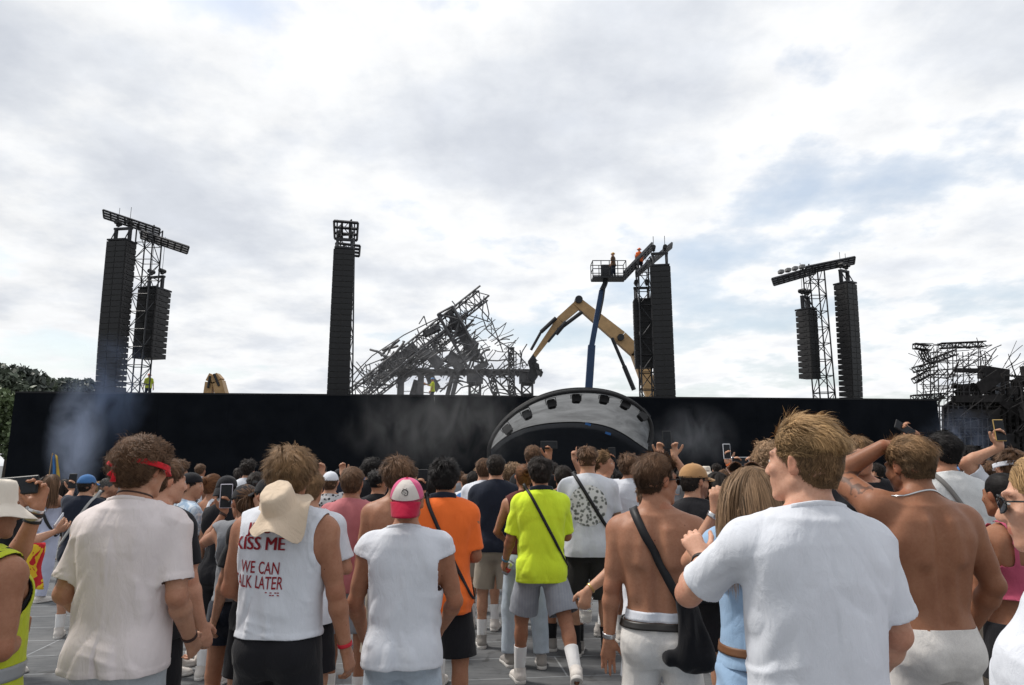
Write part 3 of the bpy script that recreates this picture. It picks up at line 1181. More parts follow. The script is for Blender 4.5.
        out -= np.outer(out @ nrm, nrm)
        vs, fs = [], []
        for i in range(n):
            o_ = unit(out[i])
            tan = unit(P[(i + 1) % n] - P[i - 1])
            wdir = unit(np.cross(tan, o_))
            for h in (-hw, hw):
                hit = bt.find_nearest(Vector(P[i] + wdir * h))
                q = P[i] + wdir * h
                if hit[0] is not None:
                    nn = np.array(hit[1])
                    base = np.array(hit[0])
                    if np.linalg.norm(q - base) < .03 and (q - base) @ nn < off:
                        q = base + nn * off
                vs.append(q)
        for i in range(n):
            j = (i + 1) % n
            fs.append((i * 2, i * 2 + 1, j * 2 + 1, j * 2))
        me = mesh_np(name, np.array(vs), np.array(fs))
        if root is None:
            o = link(name, me, mat, s.root)
        else:
            o = link(name, me, mat, root)
        md = o.modifiers.new('thickness', 'SOLIDIFY')
        md.thickness = .004
        md.offset = 1
        return o, P

    def place(s, name='person'):
        s.root = empty(name, s.loc, s.rz)
        return s.root

    def world_empty(s, name):
        return empty(name, s.loc, s.rz)

    # -------------------------------------------------- shoes
    def shoes(s, mat, sole, sock=None, sock_h=.16):
        for n, sg in (('L', -1), ('R', 1)):
            an, sd = s.J['an' + n], s.J['sd' + n]
            pitch = math.atan2(-sd[1], -sd[2])  # shin tilt: a trailing foot lifts its heel
            tip = 0.0
            if an[2] > .105 * s.s:
                tip = -min(R_(55), (an[2] / s.s - .085) / .16)
            M = Matrix.Translation(Vector(an)) @ Matrix.Rotation(-sg * R_(8), 4, 'Z') @ Matrix.Rotation(tip, 4, 'X') @ Matrix.Scale(s.s, 4)
            up, so = shoe_meshes()
            u = link('shoe', up.copy() if False else shoe_var(up, mat), None, s.root, M)
            link('sole', shoe_var(so, sole), None, u)
            if sock:
                a, b = an - sd * .02 * s.s, an - sd * sock_h * s.s
                F = Field(np.minimum(a, b) - .1, np.maximum(a, b) + .1, max(s.res, .007))
                e = .006
                kn = s.J['kn' + n]
                F.cap(an + sd * .02, an, .036 * s.s + e, .037 * s.s + e)
                F.cap(an, kn + (an - kn) * .3, .036 * s.s + e, .052 * s.s + e, .01)
                V, Q = F.nets()
                c = -((V - an) @ sd) / s.s - sock_h
                V, Q, _ = clip_mesh(V, Q, c)
                s.finish('sock', V, Q, sock, 0.003)


_SH = {}


def shoe_meshes():
    if not _SH:
        F = Field((-.07, -.11, -.10), (.07, .23, .09), .0075)
        F.cap((0, -.035, -.045), (0, .10, -.052), .038, .040, .02)
        F.ell((0, .135, -.055), (.046, .060, .030), None, .02)
        F.cap((0, -.03, -.03), (0, -.015, .03), .040, .042, .03)
        F.cap((0, .03, -.02), (0, .0, .02), .034, .040, .03)
        V, Q = F.nets()
        V, Q, _ = clip_mesh(V, Q, np.maximum(-.066 - V[:, 2], V[:, 2] - .022 + .25 * (V[:, 1])))
        _SH['u'] = (V, Q)
        F = Field((-.08, -.12, -.11), (.08, .24, -.02), .0065)
        F.cap((0, -.035, -.07), (.0, .06, -.07), .044, .040, .02)
        F.ell((0, .125, -.070), (.052, .078, .030), None, .03)
        V, Q = F.nets()
        V[:, 2] = np.clip(V[:, 2], -.085, -.058)
        _SH['s'] = (V, Q)
    return 'u', 's'


_SHV = {}


def shoe_var(which, mat):
    key = (which, mat.name)
    if key not in _SHV:
        me = mesh_np('shoe' if which == 'u' else 'sole', *_SH[which])
        me.materials.append(mat)
        _SHV[key] = me
    return _SHV[key]


# ------------------------------------------------------------------ hair
def f_back(z, nape):
    return np.where(z > .03, np.sqrt(np.maximum(0, 1 - ((z - .03) / .088) ** 2)), np.interp(z, [-.085, -.045, .0, .03], [nape, nape + .08, .97, 1.0]))


def scalp(phi, z, t=0.0, nape=.77):
    f = f_back(z, nape)
    f = np.where(z > .03, f, f)
    return np.stack([(.0765 * f + t * np.maximum(f, .0)) * np.cos(phi), -.018 + (.0985 * f + t * f) * np.sin(phi), z + t * np.clip((z - .03) / .088, 0, 1)], -1)


def hairline(y, x=None, nape_z=-.075):
    return np.interp(y, [-.13, -.07, -.035, -.012, .012, .03, .055, .075], [nape_z, nape_z, -.045, .004, .004, .022, .046, .070])


_HAIR = {}


def hair_mesh(style, color, lod, seed=0):
    """tapered locks over a scalp cap, all in head coordinates"""
    key = (style, color, lod, seed)
    if key in _HAIR:
        return _HAIR[key]
    rng = np.random.default_rng(seed * 17 + 5)
    P = dict(n=13500, top=.034, side=.020, lift=.12, cl=.5, amp=.002, turns=.5, grav=.25, w=.0020, flow='down', nape=-.070, cap=.012, steps=6)
    P.update({
        'short': {}, 'messy': dict(top=.048, side=.028, lift=.28, cl=1.0, amp=.004, turns=.8, cap=.022),
        'curly': dict(top=.060, side=.046, lift=.20, cl=.9, amp=.0085, turns=1.5, cap=.032, steps=9, w=.0024, n=11000),
        'wavy': dict(top=.075, side=.055, lift=.16, cl=.8, amp=.007, turns=1.0, cap=.027, steps=8, w=.0022),
        'swept': dict(top=.060, side=.026, lift=.12, cl=.6, amp=.004, turns=.8, flow='back', cap=.022, steps=7, nape=-.062, w=.0022),
        'quiff': dict(top=.066, side=.034, lift=.10, cl=.55, amp=.004, turns=.8, flow='back', cap=.028, steps=7, nape=.026, w=.0022),
        'fade': dict(top=.042, side=.010, lift=.25, cl=.7, amp=.003, cap=.016, nape=-.045),
        'buzz': dict(top=.010, side=.006, lift=.4, cl=.2, cap=.002, steps=3, w=.002),
        'long': dict(top=.42, side=.36, grav=1.0, cap=.016, steps=14, n=9000, w=.0028, nape=-.06, amp=.005, turns=1.3, cl=.3),
        'bob': dict(top=.30, side=.24, grav=1.0, cap=.014, steps=12, n=9000, w=.0028, nape=-.06, amp=.003, turns=1.0, cl=.2),
        'bun': dict(top=.07, side=.06, lift=.05, cl=.15, flow='bun', cap=.010, steps=5),
        'pony': dict(top=.07, side=.06, lift=.05, cl=.15, flow='bun', cap=.010, steps=5),
        'under': dict(n=6000, top=.02, side=.018, lift=.15, cap=.008, nape=-.066),
    }[style])
    n = int(P['n'] * (1.0, .42, .14, .07)[lod])
    wd = P['w'] * (1.0, 1.6, 2.6, 4.2)[lod] * (.8 if lod == 0 else 1)
    steps = max(3, P['steps'] - (0, 1, 2, 3)[lod])
    # cap
    nu, nv = ((56, 36), (36, 22), (24, 14), (18, 10))[lod]
    zz = np.linspace(.118, P['nape'] - .01, nv)
    zz[0] = .1179
    ph = np.linspace(0, 2 * np.pi, nu, endpoint=False)
    PH, ZZ = np.meshgrid(ph, zz)
    base = scalp(PH, ZZ, 0)
    def thick(zz_, yy_):
        t_ = np.clip((zz_ - hairline(yy_, nape_z=P['nape'])) / .07, 0.06, 1) ** .8
        if style in ('fade', 'swept', 'quiff'):
            t_ = t_ * np.interp(zz_, [-.05, .025, .07], [.16, .42, 1])
        return P['cap'] * t_
    t = thick(ZZ, base[..., 1]) * .72
    wob = .35 * t * (vn(base.reshape(-1, 3) * 50, seed + 2).reshape(ZZ.shape) - .5)
    C = scalp(PH, ZZ, t + wob * (t > .004))
    V0 = C.reshape(-1, 3)
    c0 = (hairline(base[..., 1], nape_z=P['nape']) - ZZ).ravel()
    if style == 'under':
        c0 = np.maximum(c0, ZZ.ravel() - .045)
    Q0 = np.array([[r * nu + i, (r + 1) * nu + i, (r + 1) * nu + (i + 1) % nu, r * nu + (i + 1) % nu] for r in range(nv - 1) for i in range(nu)])[:, ::-1]
    V0, Q0, used = clip_mesh(V0, Q0, c0)
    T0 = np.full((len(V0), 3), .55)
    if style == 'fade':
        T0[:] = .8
    # locks
    m = n * 3
    z = P['nape'] + (.1175 - P['nape']) * rng.random(m) ** .8
    phi = rng.random(m) * 2 * np.pi
    p = scalp(phi, z, 0)
    ok = z > hairline(p[:, 1], nape_z=P['nape']) + rng.normal(0, .004, m)
    if style == 'under':
        ok &= z < .045
    p, z, phi = p[ok][:n], z[ok][:n], phi[ok][:n]
    n = len(p)
    cen = np.array((0, -.018, .02))
    nr = p - cen
    nr[:, 2] *= np.where(nr[:, 2] > 0, 1.2, .15)
    nr /= np.linalg.norm(nr, axis=1)[:, None]
    crown = np.array((.01, -.055, .115))
    fl = p - crown
    if P['flow'] == 'back':
        fl = np.where((z > .04)[:, None], np.array((.15, -1.0, .08)) + rng.normal(0, .25, (n, 3)), np.array((0, -.55, -1.0)))
    elif P['flow'] == 'bun':
        fl = np.array((0, -.11, .035)) - p
    tg = fl - nr * (fl * nr).sum(1)[:, None]
    tg /= np.linalg.norm(tg, axis=1)[:, None] + 1e-6
    topf = np.clip((z - .025) / .045, 0, 1)
    ln = (P['side'] + (P['top'] - P['side']) * topf) * rng.uniform(.65, 1.15, n)
    if style not in ('long', 'bob', 'bun', 'pony'):
        low = np.clip((z - P['nape']) / .06, .3, 1)
        ln *= low
    if style == 'fade':
        ln *= np.interp(z, [-.03, .02, .06], [.4, .8, 1.1])
    earz = (np.abs(p[:, 0]) > .05) & (p[:, 1] > -.05) & (p[:, 1] < .03) & (z < .045)
    if style not in ('long', 'bob'):
        ln = np.where(earz, np.minimum(ln, .016), ln)
    # clumps: neighbours share a direction
    cl = np.stack([vn(p * 42, seed + i) - .5 for i in range(3)], 1)
    cl2 = np.stack([vn(p * 95, seed + 5 + i) - .5 for i in range(3)], 1)
    long_ = style in ('long', 'bob')
    u = rng.uniform(.35, 1.0, n)
    tk_ = thick(z, p[:, 1]) * u
    lift = P['lift'] * rng.uniform(.3, 1.5, n) * (.4 + .6 * topf)
    fly = rng.random(n) < .035
    lift = np.where(fly, lift * 2 + .35, lift)
    d = nr * lift[:, None] + tg + (cl * 1.8 + cl2 * .8) * P['cl'] + rng.normal(0, .10, (n, 3))
    if long_:
        d = np.stack([np.sign(p[:, 0] + rng.normal(0, .004, n)) * .9, -.5 - np.clip(p[:, 1] * 6, 0, 1), np.full(n, .1)], 1) + cl * .3
        d = np.where((p[:, 1] < -.07)[:, None], np.stack([p[:, 0] * 4, np.full(n, -.6), np.full(n, -.3)], 1), d)
    d /= np.linalg.norm(d, axis=1)[:, None]
    st = (ln / steps)[:, None]
    q = scalp(phi, z, tk_)
    pts = [q.copy()]
    E = np.array((.0775, .0995, .0905))
    c2 = np.array((0, -.018, .030))
    for k in range(steps):
        g = np.array((0, 0, -1.0)) * P['grav']
        d = d + g * (.45 if long_ else .5)
        if P['flow'] == 'bun':
            v = np.array((0, -.118, .035)) - q
            d = tg * .6 + v / (np.linalg.norm(v, axis=1)[:, None] + 1e-6)
        d /= np.linalg.norm(d, axis=1)[:, None]
        q = q + d * st
        # hug the skull at the lock's own height over it
        zc = np.maximum(q[:, 2], .03)
        e = np.stack([q[:, 0], q[:, 1] + .018, zc - .03], 1)
        sh_ = E[None, :] + tk_[:, None]
        low_ = np.interp(q[:, 2], [-.09, -.045, 0, .03], [.77, .85, .98, 1])
        r = np.linalg.norm(e / (sh_ * np.stack([low_, low_, np.ones(n)], 1)), axis=1)
        ins = (r < 1) & (q[:, 2] > -.085)
        q[ins, 0] = q[ins, 0] / r[ins]
        q[ins, 1] = -.018 + (q[ins, 1] + .018) / r[ins]
        hi_ = ins & (q[:, 2] > .03)
        q[hi_, 2] = .03 + (q[hi_, 2] - .03) / r[hi_]
        if long_:
            bk = np.interp(q[:, 2], [-.40, -.26, -.16, -.08, -.03], [-.150, -.155, -.130, -.105, -.115])
            bad = (q[:, 2] < -.05) & (np.abs(q[:, 0]) < .11) & (q[:, 1] > bk - tk_) & (p[:, 1] < .02)
            q[bad, 1] = bk[bad] - tk_[bad]
            fr = (q[:, 1] > .02) & (q[:, 2] < .03)
            q[fr, 1] = .02 - (tk_[fr])
        pts.append(q.copy())
    ax1 = np.cross(nr, tg)
    ax1 /= np.linalg.norm(ax1, axis=1)[:, None] + 1e-9
    ph_ = vn(p * 26, seed + 11) * 14 + rng.normal(0, .35, n)
    am = P['amp'] * rng.uniform(.5, 1.3, n)
    for k in range(steps + 1):
        w_ = k / steps
        th = ph_ + P['turns'] * 6.28 * w_
        pts[k] = pts[k] + (am * min(1, w_ * 3))[:, None] * (np.cos(th)[:, None] * nr * .8 + np.sin(th)[:, None] * ax1)
    S = np.stack(pts, 1)
    tan = np.gradient(S, axis=1)
    out = S - cen
    out[..., 2] *= .5
    wv = np.cross(tan, out)
    wv /= np.linalg.norm(wv, axis=2)[..., None] + 1e-9
    tp = np.linspace(0, 1, steps + 1)
    wt = wd * np.interp(tp, [0, .25, .75, 1], [.8, 1, .8, .12])
    A = S - wv * wt[None, :, None] * .5
    B = S + wv * wt[None, :, None] * .5
    V1 = np.stack([A, B], 2).reshape(-1, 3)
    b = (np.arange(n) * (steps + 1) * 2)[:, None] + (np.arange(steps) * 2)[None, :]
    Q1 = np.stack([b, b + 1, b + 3, b + 2], -1).reshape(-1, 4)
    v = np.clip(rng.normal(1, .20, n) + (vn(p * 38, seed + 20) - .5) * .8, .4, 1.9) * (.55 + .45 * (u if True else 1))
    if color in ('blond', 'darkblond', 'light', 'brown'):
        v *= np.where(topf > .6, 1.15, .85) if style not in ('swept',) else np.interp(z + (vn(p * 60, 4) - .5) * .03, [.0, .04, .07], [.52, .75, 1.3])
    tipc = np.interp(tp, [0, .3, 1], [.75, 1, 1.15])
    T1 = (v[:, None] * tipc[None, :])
    T1 = np.repeat(T1[:, :, None], 2, 2).reshape(-1)
    V, Q, T = [V0, V1], [Q0, Q1 + len(V0)], [T0, np.repeat(T1[:, None], 3, 1)]
    if style in ('bun', 'pony'):
        nb = int(900 * (1, .5, .25, .12)[lod])
        st2 = 7
        if style == 'bun':
            c = np.array((0, -.125, .055))
            a = rng.random(nb) * 6.28
            r = .030 * np.sqrt(rng.random(nb)) + .010
            el_ = rng.uniform(-1, 1, nb)
            S = []
            for k in range(st2):
                aa = a + k * .35
                rr = r
                S.append(c + np.stack([rr * np.cos(aa) * np.sqrt(1 - el_ ** 2 * .6), .030 * el_, rr * np.sin(aa) * np.sqrt(1 - el_ ** 2 * .6)], 1) * 1.15)
            S = np.stack(S, 1)
        else:
            o = rng.normal(0, .012, (nb, 3))
            S = []
            for k in range(st2):
                u = k / (st2 - 1)
                S.append(np.array((0, -.115 - .04 * math.sin(u * 2.6), .035 - .26 * u * u - .02 * u)) + o * (1 + 1.3 * math.sin(u * 3.1)) * (1 - .2 * u))
            S = np.stack(S, 1)
        c = np.array((0, -.125, .05)) if style == 'bun' else np.array((0, -.05, 0.0))
        tan = np.gradient(S, axis=1)
        wv = np.cross(tan, S - c)
        wv /= np.linalg.norm(wv, axis=2)[..., None] + 1e-9
        w2 = wd * 1.3 * np.interp(np.linspace(0, 1, st2), [0, .3, .8, 1], [.8, 1, .9, .2])
        Vb = np.stack([S - wv * w2[None, :, None] * .5, S + wv * w2[None, :, None] * .5], 2).reshape(-1, 3)
        b = (np.arange(nb) * st2 * 2)[:, None] + (np.arange(st2 - 1) * 2)[None, :]
        Qb = np.stack([b, b + 1, b + 3, b + 2], -1).reshape(-1, 4)
        Q.append(Qb + sum(len(x) for x in V))
        V.append(Vb)
        T.append(np.repeat(np.clip(rng.normal(1, .25, nb), .5, 1.7), st2 * 2)[:, None].repeat(3, 1))
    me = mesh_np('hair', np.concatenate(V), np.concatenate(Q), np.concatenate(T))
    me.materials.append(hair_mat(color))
    _HAIR[key] = me
    return me


def lod_of(Y):
    return 0 if Y < 3.8 else 1 if Y < 6.2 else 2 if Y < 9.5 else 3


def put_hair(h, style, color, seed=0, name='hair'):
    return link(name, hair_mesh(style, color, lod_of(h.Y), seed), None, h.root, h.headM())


# ------------------------------------------------------------------ headwear and eyewear, in head coordinates
def dome(mb, c, r, z0=0.0, nu=36, nv=12, zoff=0.0):
    vs, fs = [], []
    for j in range(nv + 1):
        a = math.pi / 2 * j / nv
        for i in range(nu):
            t = 2 * math.pi * i / nu
            sq = 1 - .12 * (1 - math.sin(a)) * 0
            vs.append((c[0] + r[0] * math.cos(a) ** .9 * math.cos(t), c[1] + r[1] * math.cos(a) ** .9 * math.sin(t), c[2] + r[2] * math.sin(a)))
    for j in range(nv):
        for i in range(nu):
            fs.append((j * nu + i, j * nu + (i + 1) % nu, (j + 1) * nu + (i + 1) % nu, (j + 1) * nu + i))
    mb.add(vs, fs)


def brim_sheet(w, ln, y0, z0, droop, arc=.35, nu=16, nv=8, th=.004):
    """curved visor that juts out along +y"""
    vs, fs = [], []
    for j in range(nv + 1):
        v = j / nv
        for i in range(nu + 1):
            u = -1 + 2 * i / nu
            e = math.sqrt(max(0, 1 - u * u * .98))
            x = w * u * (1 - .10 * v)
            yb = y0 * math.sqrt(max(.0, 1 - (u * .86) ** 2))
            y = yb + ln * v * (e ** .55)
            z = z0 - droop * v * 1.0 - arc * w * u * u * .55 - droop * .3 * v * v
            vs.append((x, y, z))
    for j in range(nv):
        for i in range(nu):
            a = j * (nu + 1) + i
            fs.append((a, a + 1, a + nu + 2, a + nu + 1))
    return np.array(vs), np.array(fs)


def cap_hat(h, mat, brim_mat=None, back=False, front_mat=None, tilt=0, name='cap'):
    """baseball cap > visor, button, front_panel"""
    b = MB()
    dome(b, (0, -.016, .030), (.0875, .1095, .100))
    M = h.headM() @ Matrix.Rotation(R_(tilt), 4, 'X')
    if back:
        M = h.headM() @ Matrix.Translation((0, -.03, 0)) @ Matrix.Rotation(math.pi, 4, 'Z') @ Matrix.Rotation(R_(tilt), 4, 'X')
    o = b.build(name, mat, h.root, True, M)
    md = o.modifiers.new('cloth', 'SOLIDIFY')
    md.thickness = .003
    V, Q = brim_sheet(.080, .076, .090, .036, .016 if not back else .052)
    v = link('visor', mesh_np('visor', V, Q), brim_mat or mat, o)
    md = v.modifiers.new('stiff', 'SOLIDIFY')
    md.thickness = .004
    s_ = MB().box((0, -.016, .131), (.014, .014, .008), bev=.003)
    s_.build('button', brim_mat or mat, o)
    if front_mat:
        f = MB()
        vs, fs = [], []
        nu, nv = 16, 12
        for j in range(nv + 1):
            a = R_(4 + 70 * j / nv)
            half = R_(54 - 16 * j / nv) if j < nv else R_(34)
            for i in range(nu + 1):
                t = math.pi / 2 + half * (-1 + 2 * i / nu)
                vs.append(((.0875 + .003) * math.cos(a) ** .9 * math.cos(t), -.016 + (.1095 + .003) * math.cos(a) ** .9 * math.sin(t), .030 + (.100 + .003) * math.sin(a)))
        for j in range(nv):
            for i in range(nu):
                q = j * (nu + 1) + i
                fs.append((q, q + 1, q + nu + 2, q + nu + 1))
        f.add(vs, fs)
        f.build('front_panel', front_mat, o, True)
    return o


def bucket_hat(h, mat, M=None, name='bucket_hat', flare=.075, floppy=.012):
    vs, fs = [], []
    nu = 48
    prof = [(.30, .120), (.62, .121), (.86, .116), (.94, .100), (.98, .065), (1.03, .030), (1.05, .022), (1.25, .008), (1.5, -.012), (1.5 + flare * 5, -.034), (1.5 + flare * 5.05, -.036)]
    for j, (r, z) in enumerate(prof):
        for i in range(nu):
            t = 2 * math.pi * i / nu
            w = floppy * max(0, r - 1.05) * (math.sin(3 * t + .6) + .6 * math.sin(5 * t + 2))
            vs.append((.083 * r * math.cos(t), -.016 + .104 * r * math.sin(t) * (1 if r > .9 else 1), z + w * 1.6 + .002 * math.sin(7 * t + j)))
    for j in range(len(prof) - 1):
        for i in range(nu):
            fs.append((j * nu + i, (j + 1) * nu + i, (j + 1) * nu + (i + 1) % nu, j * nu + (i + 1) % nu))
    fs.append(tuple(range(nu)))
    b = MB()
    b.add(vs, fs)
    o = b.build(name, mat, h.root, True, M if M is not None else h.headM())
    md = o.modifiers.new('cloth', 'SOLIDIFY')
    md.thickness = .004
    return o


def shades(h, mat, lens, up=False, on_back=False):
    """sunglasses > lens, lens; up = pushed up on the hair"""
    b = MB()
    for sg in (-1, 1):
        b.tube((sg * .006, .106, .012), (sg * .020, .106, .016), .0028)
        b.path([(sg * .064, .090, .012), (sg * .081, .072, .012), (sg * .084, -.005, .008), (sg * .082, -.02, -.008)], .0025)
        ring = [(sg * (.036 + .028 * math.cos(t)), .104 - .014 * abs(math.cos(t) + sg * 0) * (1 if math.cos(t) > 0 else .1), .004 + .021 * math.sin(t)) for t in np.linspace(0, 2 * math.pi, 17)]
        b.path(ring, .0026, 5)
    M = h.headM()
    if up:
        M = M @ Matrix.Translation((0, -.045, .075)) @ Matrix.Rotation(R_(28), 4, 'X') @ Matrix.Scale(1.1, 4)
    if on_back:
        M = M @ Matrix.Rotation(math.pi, 4, 'Z') @ Matrix.Translation((0, .028, .02)) @ Matrix.Scale(1.05, 4)
    o = b.build('sunglasses', mat, h.root, True, M)
    for sg in (-1, 1):
        l = MB()
        vs = [(sg * .036, .109, .004)] + [(sg * (.036 + .028 * math.cos(t)), .104 - .014 * abs(math.cos(t)) * (1 if math.cos(t) > 0 else .1), .004 + .021 * math.sin(t)) for t in np.linspace(0, 2 * math.pi, 20, endpoint=False)]
        l.add(vs, [(0, 1 + i, 1 + (i + 1) % 20) for i in range(20)])
        l.build('lens', lens, o, True)
    return o


def eyes(h):
    w = plain('eye_white', (.75, .72, .70), .25)
    d = plain('eye_iris', (.05, .04, .03), .15)
    for sg in (-1, 1):
        F = Field((-.016,) * 3, (.016,) * 3, .002)
        F.ell((0, 0, 0), (.0125, .0125, .0125))
        V, Q = F.nets()
        V2, Q2, _ = clip_mesh(V, Q, np.maximum(np.abs(V[:, 2]) - .0045 + V[:, 0] ** 2 * 18, .004 - V[:, 1]))
        e = link('eye', mesh_np('eye', V2, Q2), w, h.root, h.headM() @ Matrix.Translation((sg * .032, .0765, .005)))
        V3, Q3, _ = clip_mesh(V * 1.03, Q, np.maximum(np.maximum(np.abs(V[:, 2]) - .0042, np.hypot(V[:, 0], V[:, 2]) - .0055), -V[:, 1]))
        link('iris', mesh_np('iris', V3, Q3), d, e)

# ------------------------------------------------------------------ sky, sun, exposure
SUN_EL, SUN_AZ = R_(56), R_(-70)      # high, off to the left and a little ahead
w = bpy.data.worlds.new('World')
scene.world = w
w.use_nodes = True
nt = w.node_tree
nt.nodes.clear()
wout = nt.nodes.new('ShaderNodeOutputWorld')
bgs = N(nt, 'ShaderNodeBackground', Strength=0.15)
bgc = N(nt, 'ShaderNodeBackground', Strength=1.0)
mixs = nt.nodes.new('ShaderNodeMixShader')
skyt = nt.nodes.new('ShaderNodeTexSky')
skyt.sky_type = 'NISHITA'
skyt.sun_disc = False
skyt.sun_elevation = SUN_EL
skyt.sun_rotation = SUN_AZ
skyt.air_density = 1.3
skyt.dust_density = 2.5
L(nt, skyt.outputs[0], bgs.inputs['Color'])
tc = nt.nodes.new('ShaderNodeTexCoord')
sep = nt.nodes.new('ShaderNodeSeparateXYZ')
L(nt, tc.outputs['Generated'], sep.inputs[0])
zc = N(nt, 'ShaderNodeMath', operation='MAXIMUM')
L(nt, sep.outputs[2], zc.inputs[0])
zc.inputs[1].default_value = 0.0
za = N(nt, 'ShaderNodeMath', operation='ADD')
L(nt, zc.outputs[0], za.inputs[0])
za.inputs[1].default_value = 0.20
dx = N(nt, 'ShaderNodeMath', operation='DIVIDE')
dy = N(nt, 'ShaderNodeMath', operation='DIVIDE')
L(nt, sep.outputs[0], dx.inputs[0])
L(nt, za.outputs[0], dx.inputs[1])
L(nt, sep.outputs[1], dy.inputs[0])
L(nt, za.outputs[0], dy.inputs[1])
cmb = nt.nodes.new('ShaderNodeCombineXYZ')
L(nt, dx.outputs[0], cmb.inputs[0])
L(nt, dy.outputs[0], cmb.inputs[1])


def wnoise(scale, detail, rough, dist, off):
    mp = nt.nodes.new('ShaderNodeMapping')
    mp.inputs['Location'].default_value = off
    L(nt, cmb.outputs[0], mp.inputs['Vector'])
    n = N(nt, 'ShaderNodeTexNoise', Scale=scale, Detail=detail, Roughness=rough, Distortion=dist)
    L(nt, mp.outputs[0], n.inputs['Vector'])
    return n.outputs['Fac']


d1 = wnoise(1.95, 12.0, 0.55, 0.0, (3.7, 1.9, 0))       # cloud thickness
d2 = wnoise(0.62, 3.0, 0.5, 0.0, (8.2, 5.5, 3))         # wide banks and breaks
add = N(nt, 'ShaderNodeMath', operation='MULTIPLY_ADD')
L(nt, d2, add.inputs[0])
add.inputs[1].default_value = 0.55
L(nt, d1, add.inputs[2])
# clearer low in the sky
low = N(nt, 'ShaderNodeMapRange')
L(nt, sep.outputs[2], low.inputs['Value'])
low.inputs['From Min'].default_value = 0.02
low.inputs['From Max'].default_value = 0.42
low.inputs['To Min'].default_value = -0.075
low.inputs['To Max'].default_value = 0.045
dens = N(nt, 'ShaderNodeMath', operation='ADD')
L(nt, add.outputs[0], dens.inputs[0])
L(nt, low.outputs[0], dens.inputs[1])
D = dens.outputs[0]
# thin edges are white, thick cores grey
r_sh = ramp(nt, D, [(0.64, (.80, .825, .85)), (0.72, (.87, .878, .89)), (0.785, (.83, .84, .852)), (0.86, (.71, .735, .775)), (0.96, (.61, .64, .695))])
fine = wnoise(5.5, 10.0, 0.6, 0.0, (1.3, 9.1, 6))
r_f = ramp(nt, fine, [(0.32, (.92, .925, .935)), (0.50, (1.0, 1.0, 1.0)), (0.65, (1.05, 1.05, 1.05))])
# banks turn darker away from the sun
sv = N(nt, 'ShaderNodeVectorMath', operation='DOT_PRODUCT')
L(nt, tc.outputs['Generated'], sv.inputs[0])
sv.inputs[1].default_value = (0.25, .80, .55)
mrs = N(nt, 'ShaderNodeMapRange')
L(nt, sv.outputs['Value'], mrs.inputs['Value'])
mrs.inputs['From Min'].default_value = -0.6
mrs.inputs['From Max'].default_value = 0.9
mrs.inputs['To Min'].default_value = 0.74
mrs.inputs['To Max'].default_value = 1.04
cc = mulcol(nt, r_sh.outputs[0], r_f.outputs[0])
vm = N(nt, 'ShaderNodeVectorMath', operation='SCALE')
L(nt, cc, vm.inputs[0])
L(nt, mrs.outputs[0], vm.inputs['Scale'])
L(nt, vm.outputs[0], bgc.inputs['Color'])
r_gap = ramp(nt, D, [(0.58, (.42, .42, .42)), (0.67, (.66, .66, .66)), (0.73, (1, 1, 1))])
L(nt, r_gap.outputs[0], mixs.inputs[0])
L(nt, bgs.outputs[0], mixs.inputs[1])
L(nt, bgc.outputs[0], mixs.inputs[2])
L(nt, mixs.outputs[0], wout.inputs['Surface'])

sd = bpy.data.lights.new('sun', 'SUN')
sd.energy = 2.6
sd.angle = R_(10)
sd.color = (1.0, .95, .88)
so = bpy.data.objects.new('sun', sd)
COL.objects.link(so)
so.rotation_euler = Vector((-math.sin(SUN_AZ) * math.cos(SUN_EL), -math.cos(SUN_AZ) * math.cos(SUN_EL), -math.sin(SUN_EL))).to_track_quat('-Z', 'Y').to_euler()

scene.view_settings.view_transform = 'Standard'
scene.view_settings.look = 'None'
scene.view_settings.exposure = 0.18
scene.view_settings.gamma = 1.0
scene.render.engine = 'CYCLES'
scene.cycles.max_bounces = 6
scene.cycles.transparent_max_bounces = 8
scene.cycles.volume_bounces = 1
scene.cycles.volume_step_rate = 2.0
scene.cycles.volume_max_steps = 96
scene.cycles.use_denoising = True

# ------------------------------------------------------------------ ground
gm, nt, b = new_mat('event_flooring')
tc = N(nt, 'ShaderNodeTexCoord')
mp = N(nt, 'ShaderNodeMapping')
mp.inputs['Rotation'].default_value = (0, 0, R_(-7))
L(nt, tc.outputs['Object'], mp.inputs['Vector'])
bk = N(nt, 'ShaderNodeTexBrick')
bk.inputs['Scale'].default_value = 1.0
bk.inputs['Brick Width'].default_value = 2.4
bk.inputs['Row Height'].default_value = 0.6
bk.inputs['Mortar Size'].default_value = 0.009
bk.inputs['Mortar Smooth'].default_value = 0.3
bk.inputs['Color1'].default_value = (.122, .125, .129, 1)
bk.inputs['Color2'].default_value = (.155, .158, .161, 1)
bk.inputs['Mortar'].default_value = (.30, .31, .32, 1)
L(nt, mp.outputs[0], bk.inputs['Vector'])
n1 = N(nt, 'ShaderNodeTexNoise', Scale=0.9, Detail=8.0, Roughness=0.68)
n2 = N(nt, 'ShaderNodeTexNoise', Scale=9.0, Detail=8.0, Roughness=0.75)
mp2 = N(nt, 'ShaderNodeMapping')
mp2.inputs['Rotation'].default_value = (0, 0, R_(-7))
mp2.inputs['Scale'].default_value = (0.35, 2.2, 1)
L(nt, tc.outputs['Object'], mp2.inputs['Vector'])
L(nt, tc.outputs['Object'], n1.inputs['Vector'])
L(nt, mp2.outputs[0], n2.inputs['Vector'])
st_ = N(nt, 'ShaderNodeTexNoise', Scale=2.6, Detail=4.0, Roughness=0.5, Distortion=1.2)
L(nt, tc.outputs['Object'], st_.inputs['Vector'])
r0 = ramp(nt, st_.outputs['Fac'], [(0.32, (.55, .54, .53)), (0.40, (1, 1, 1))])
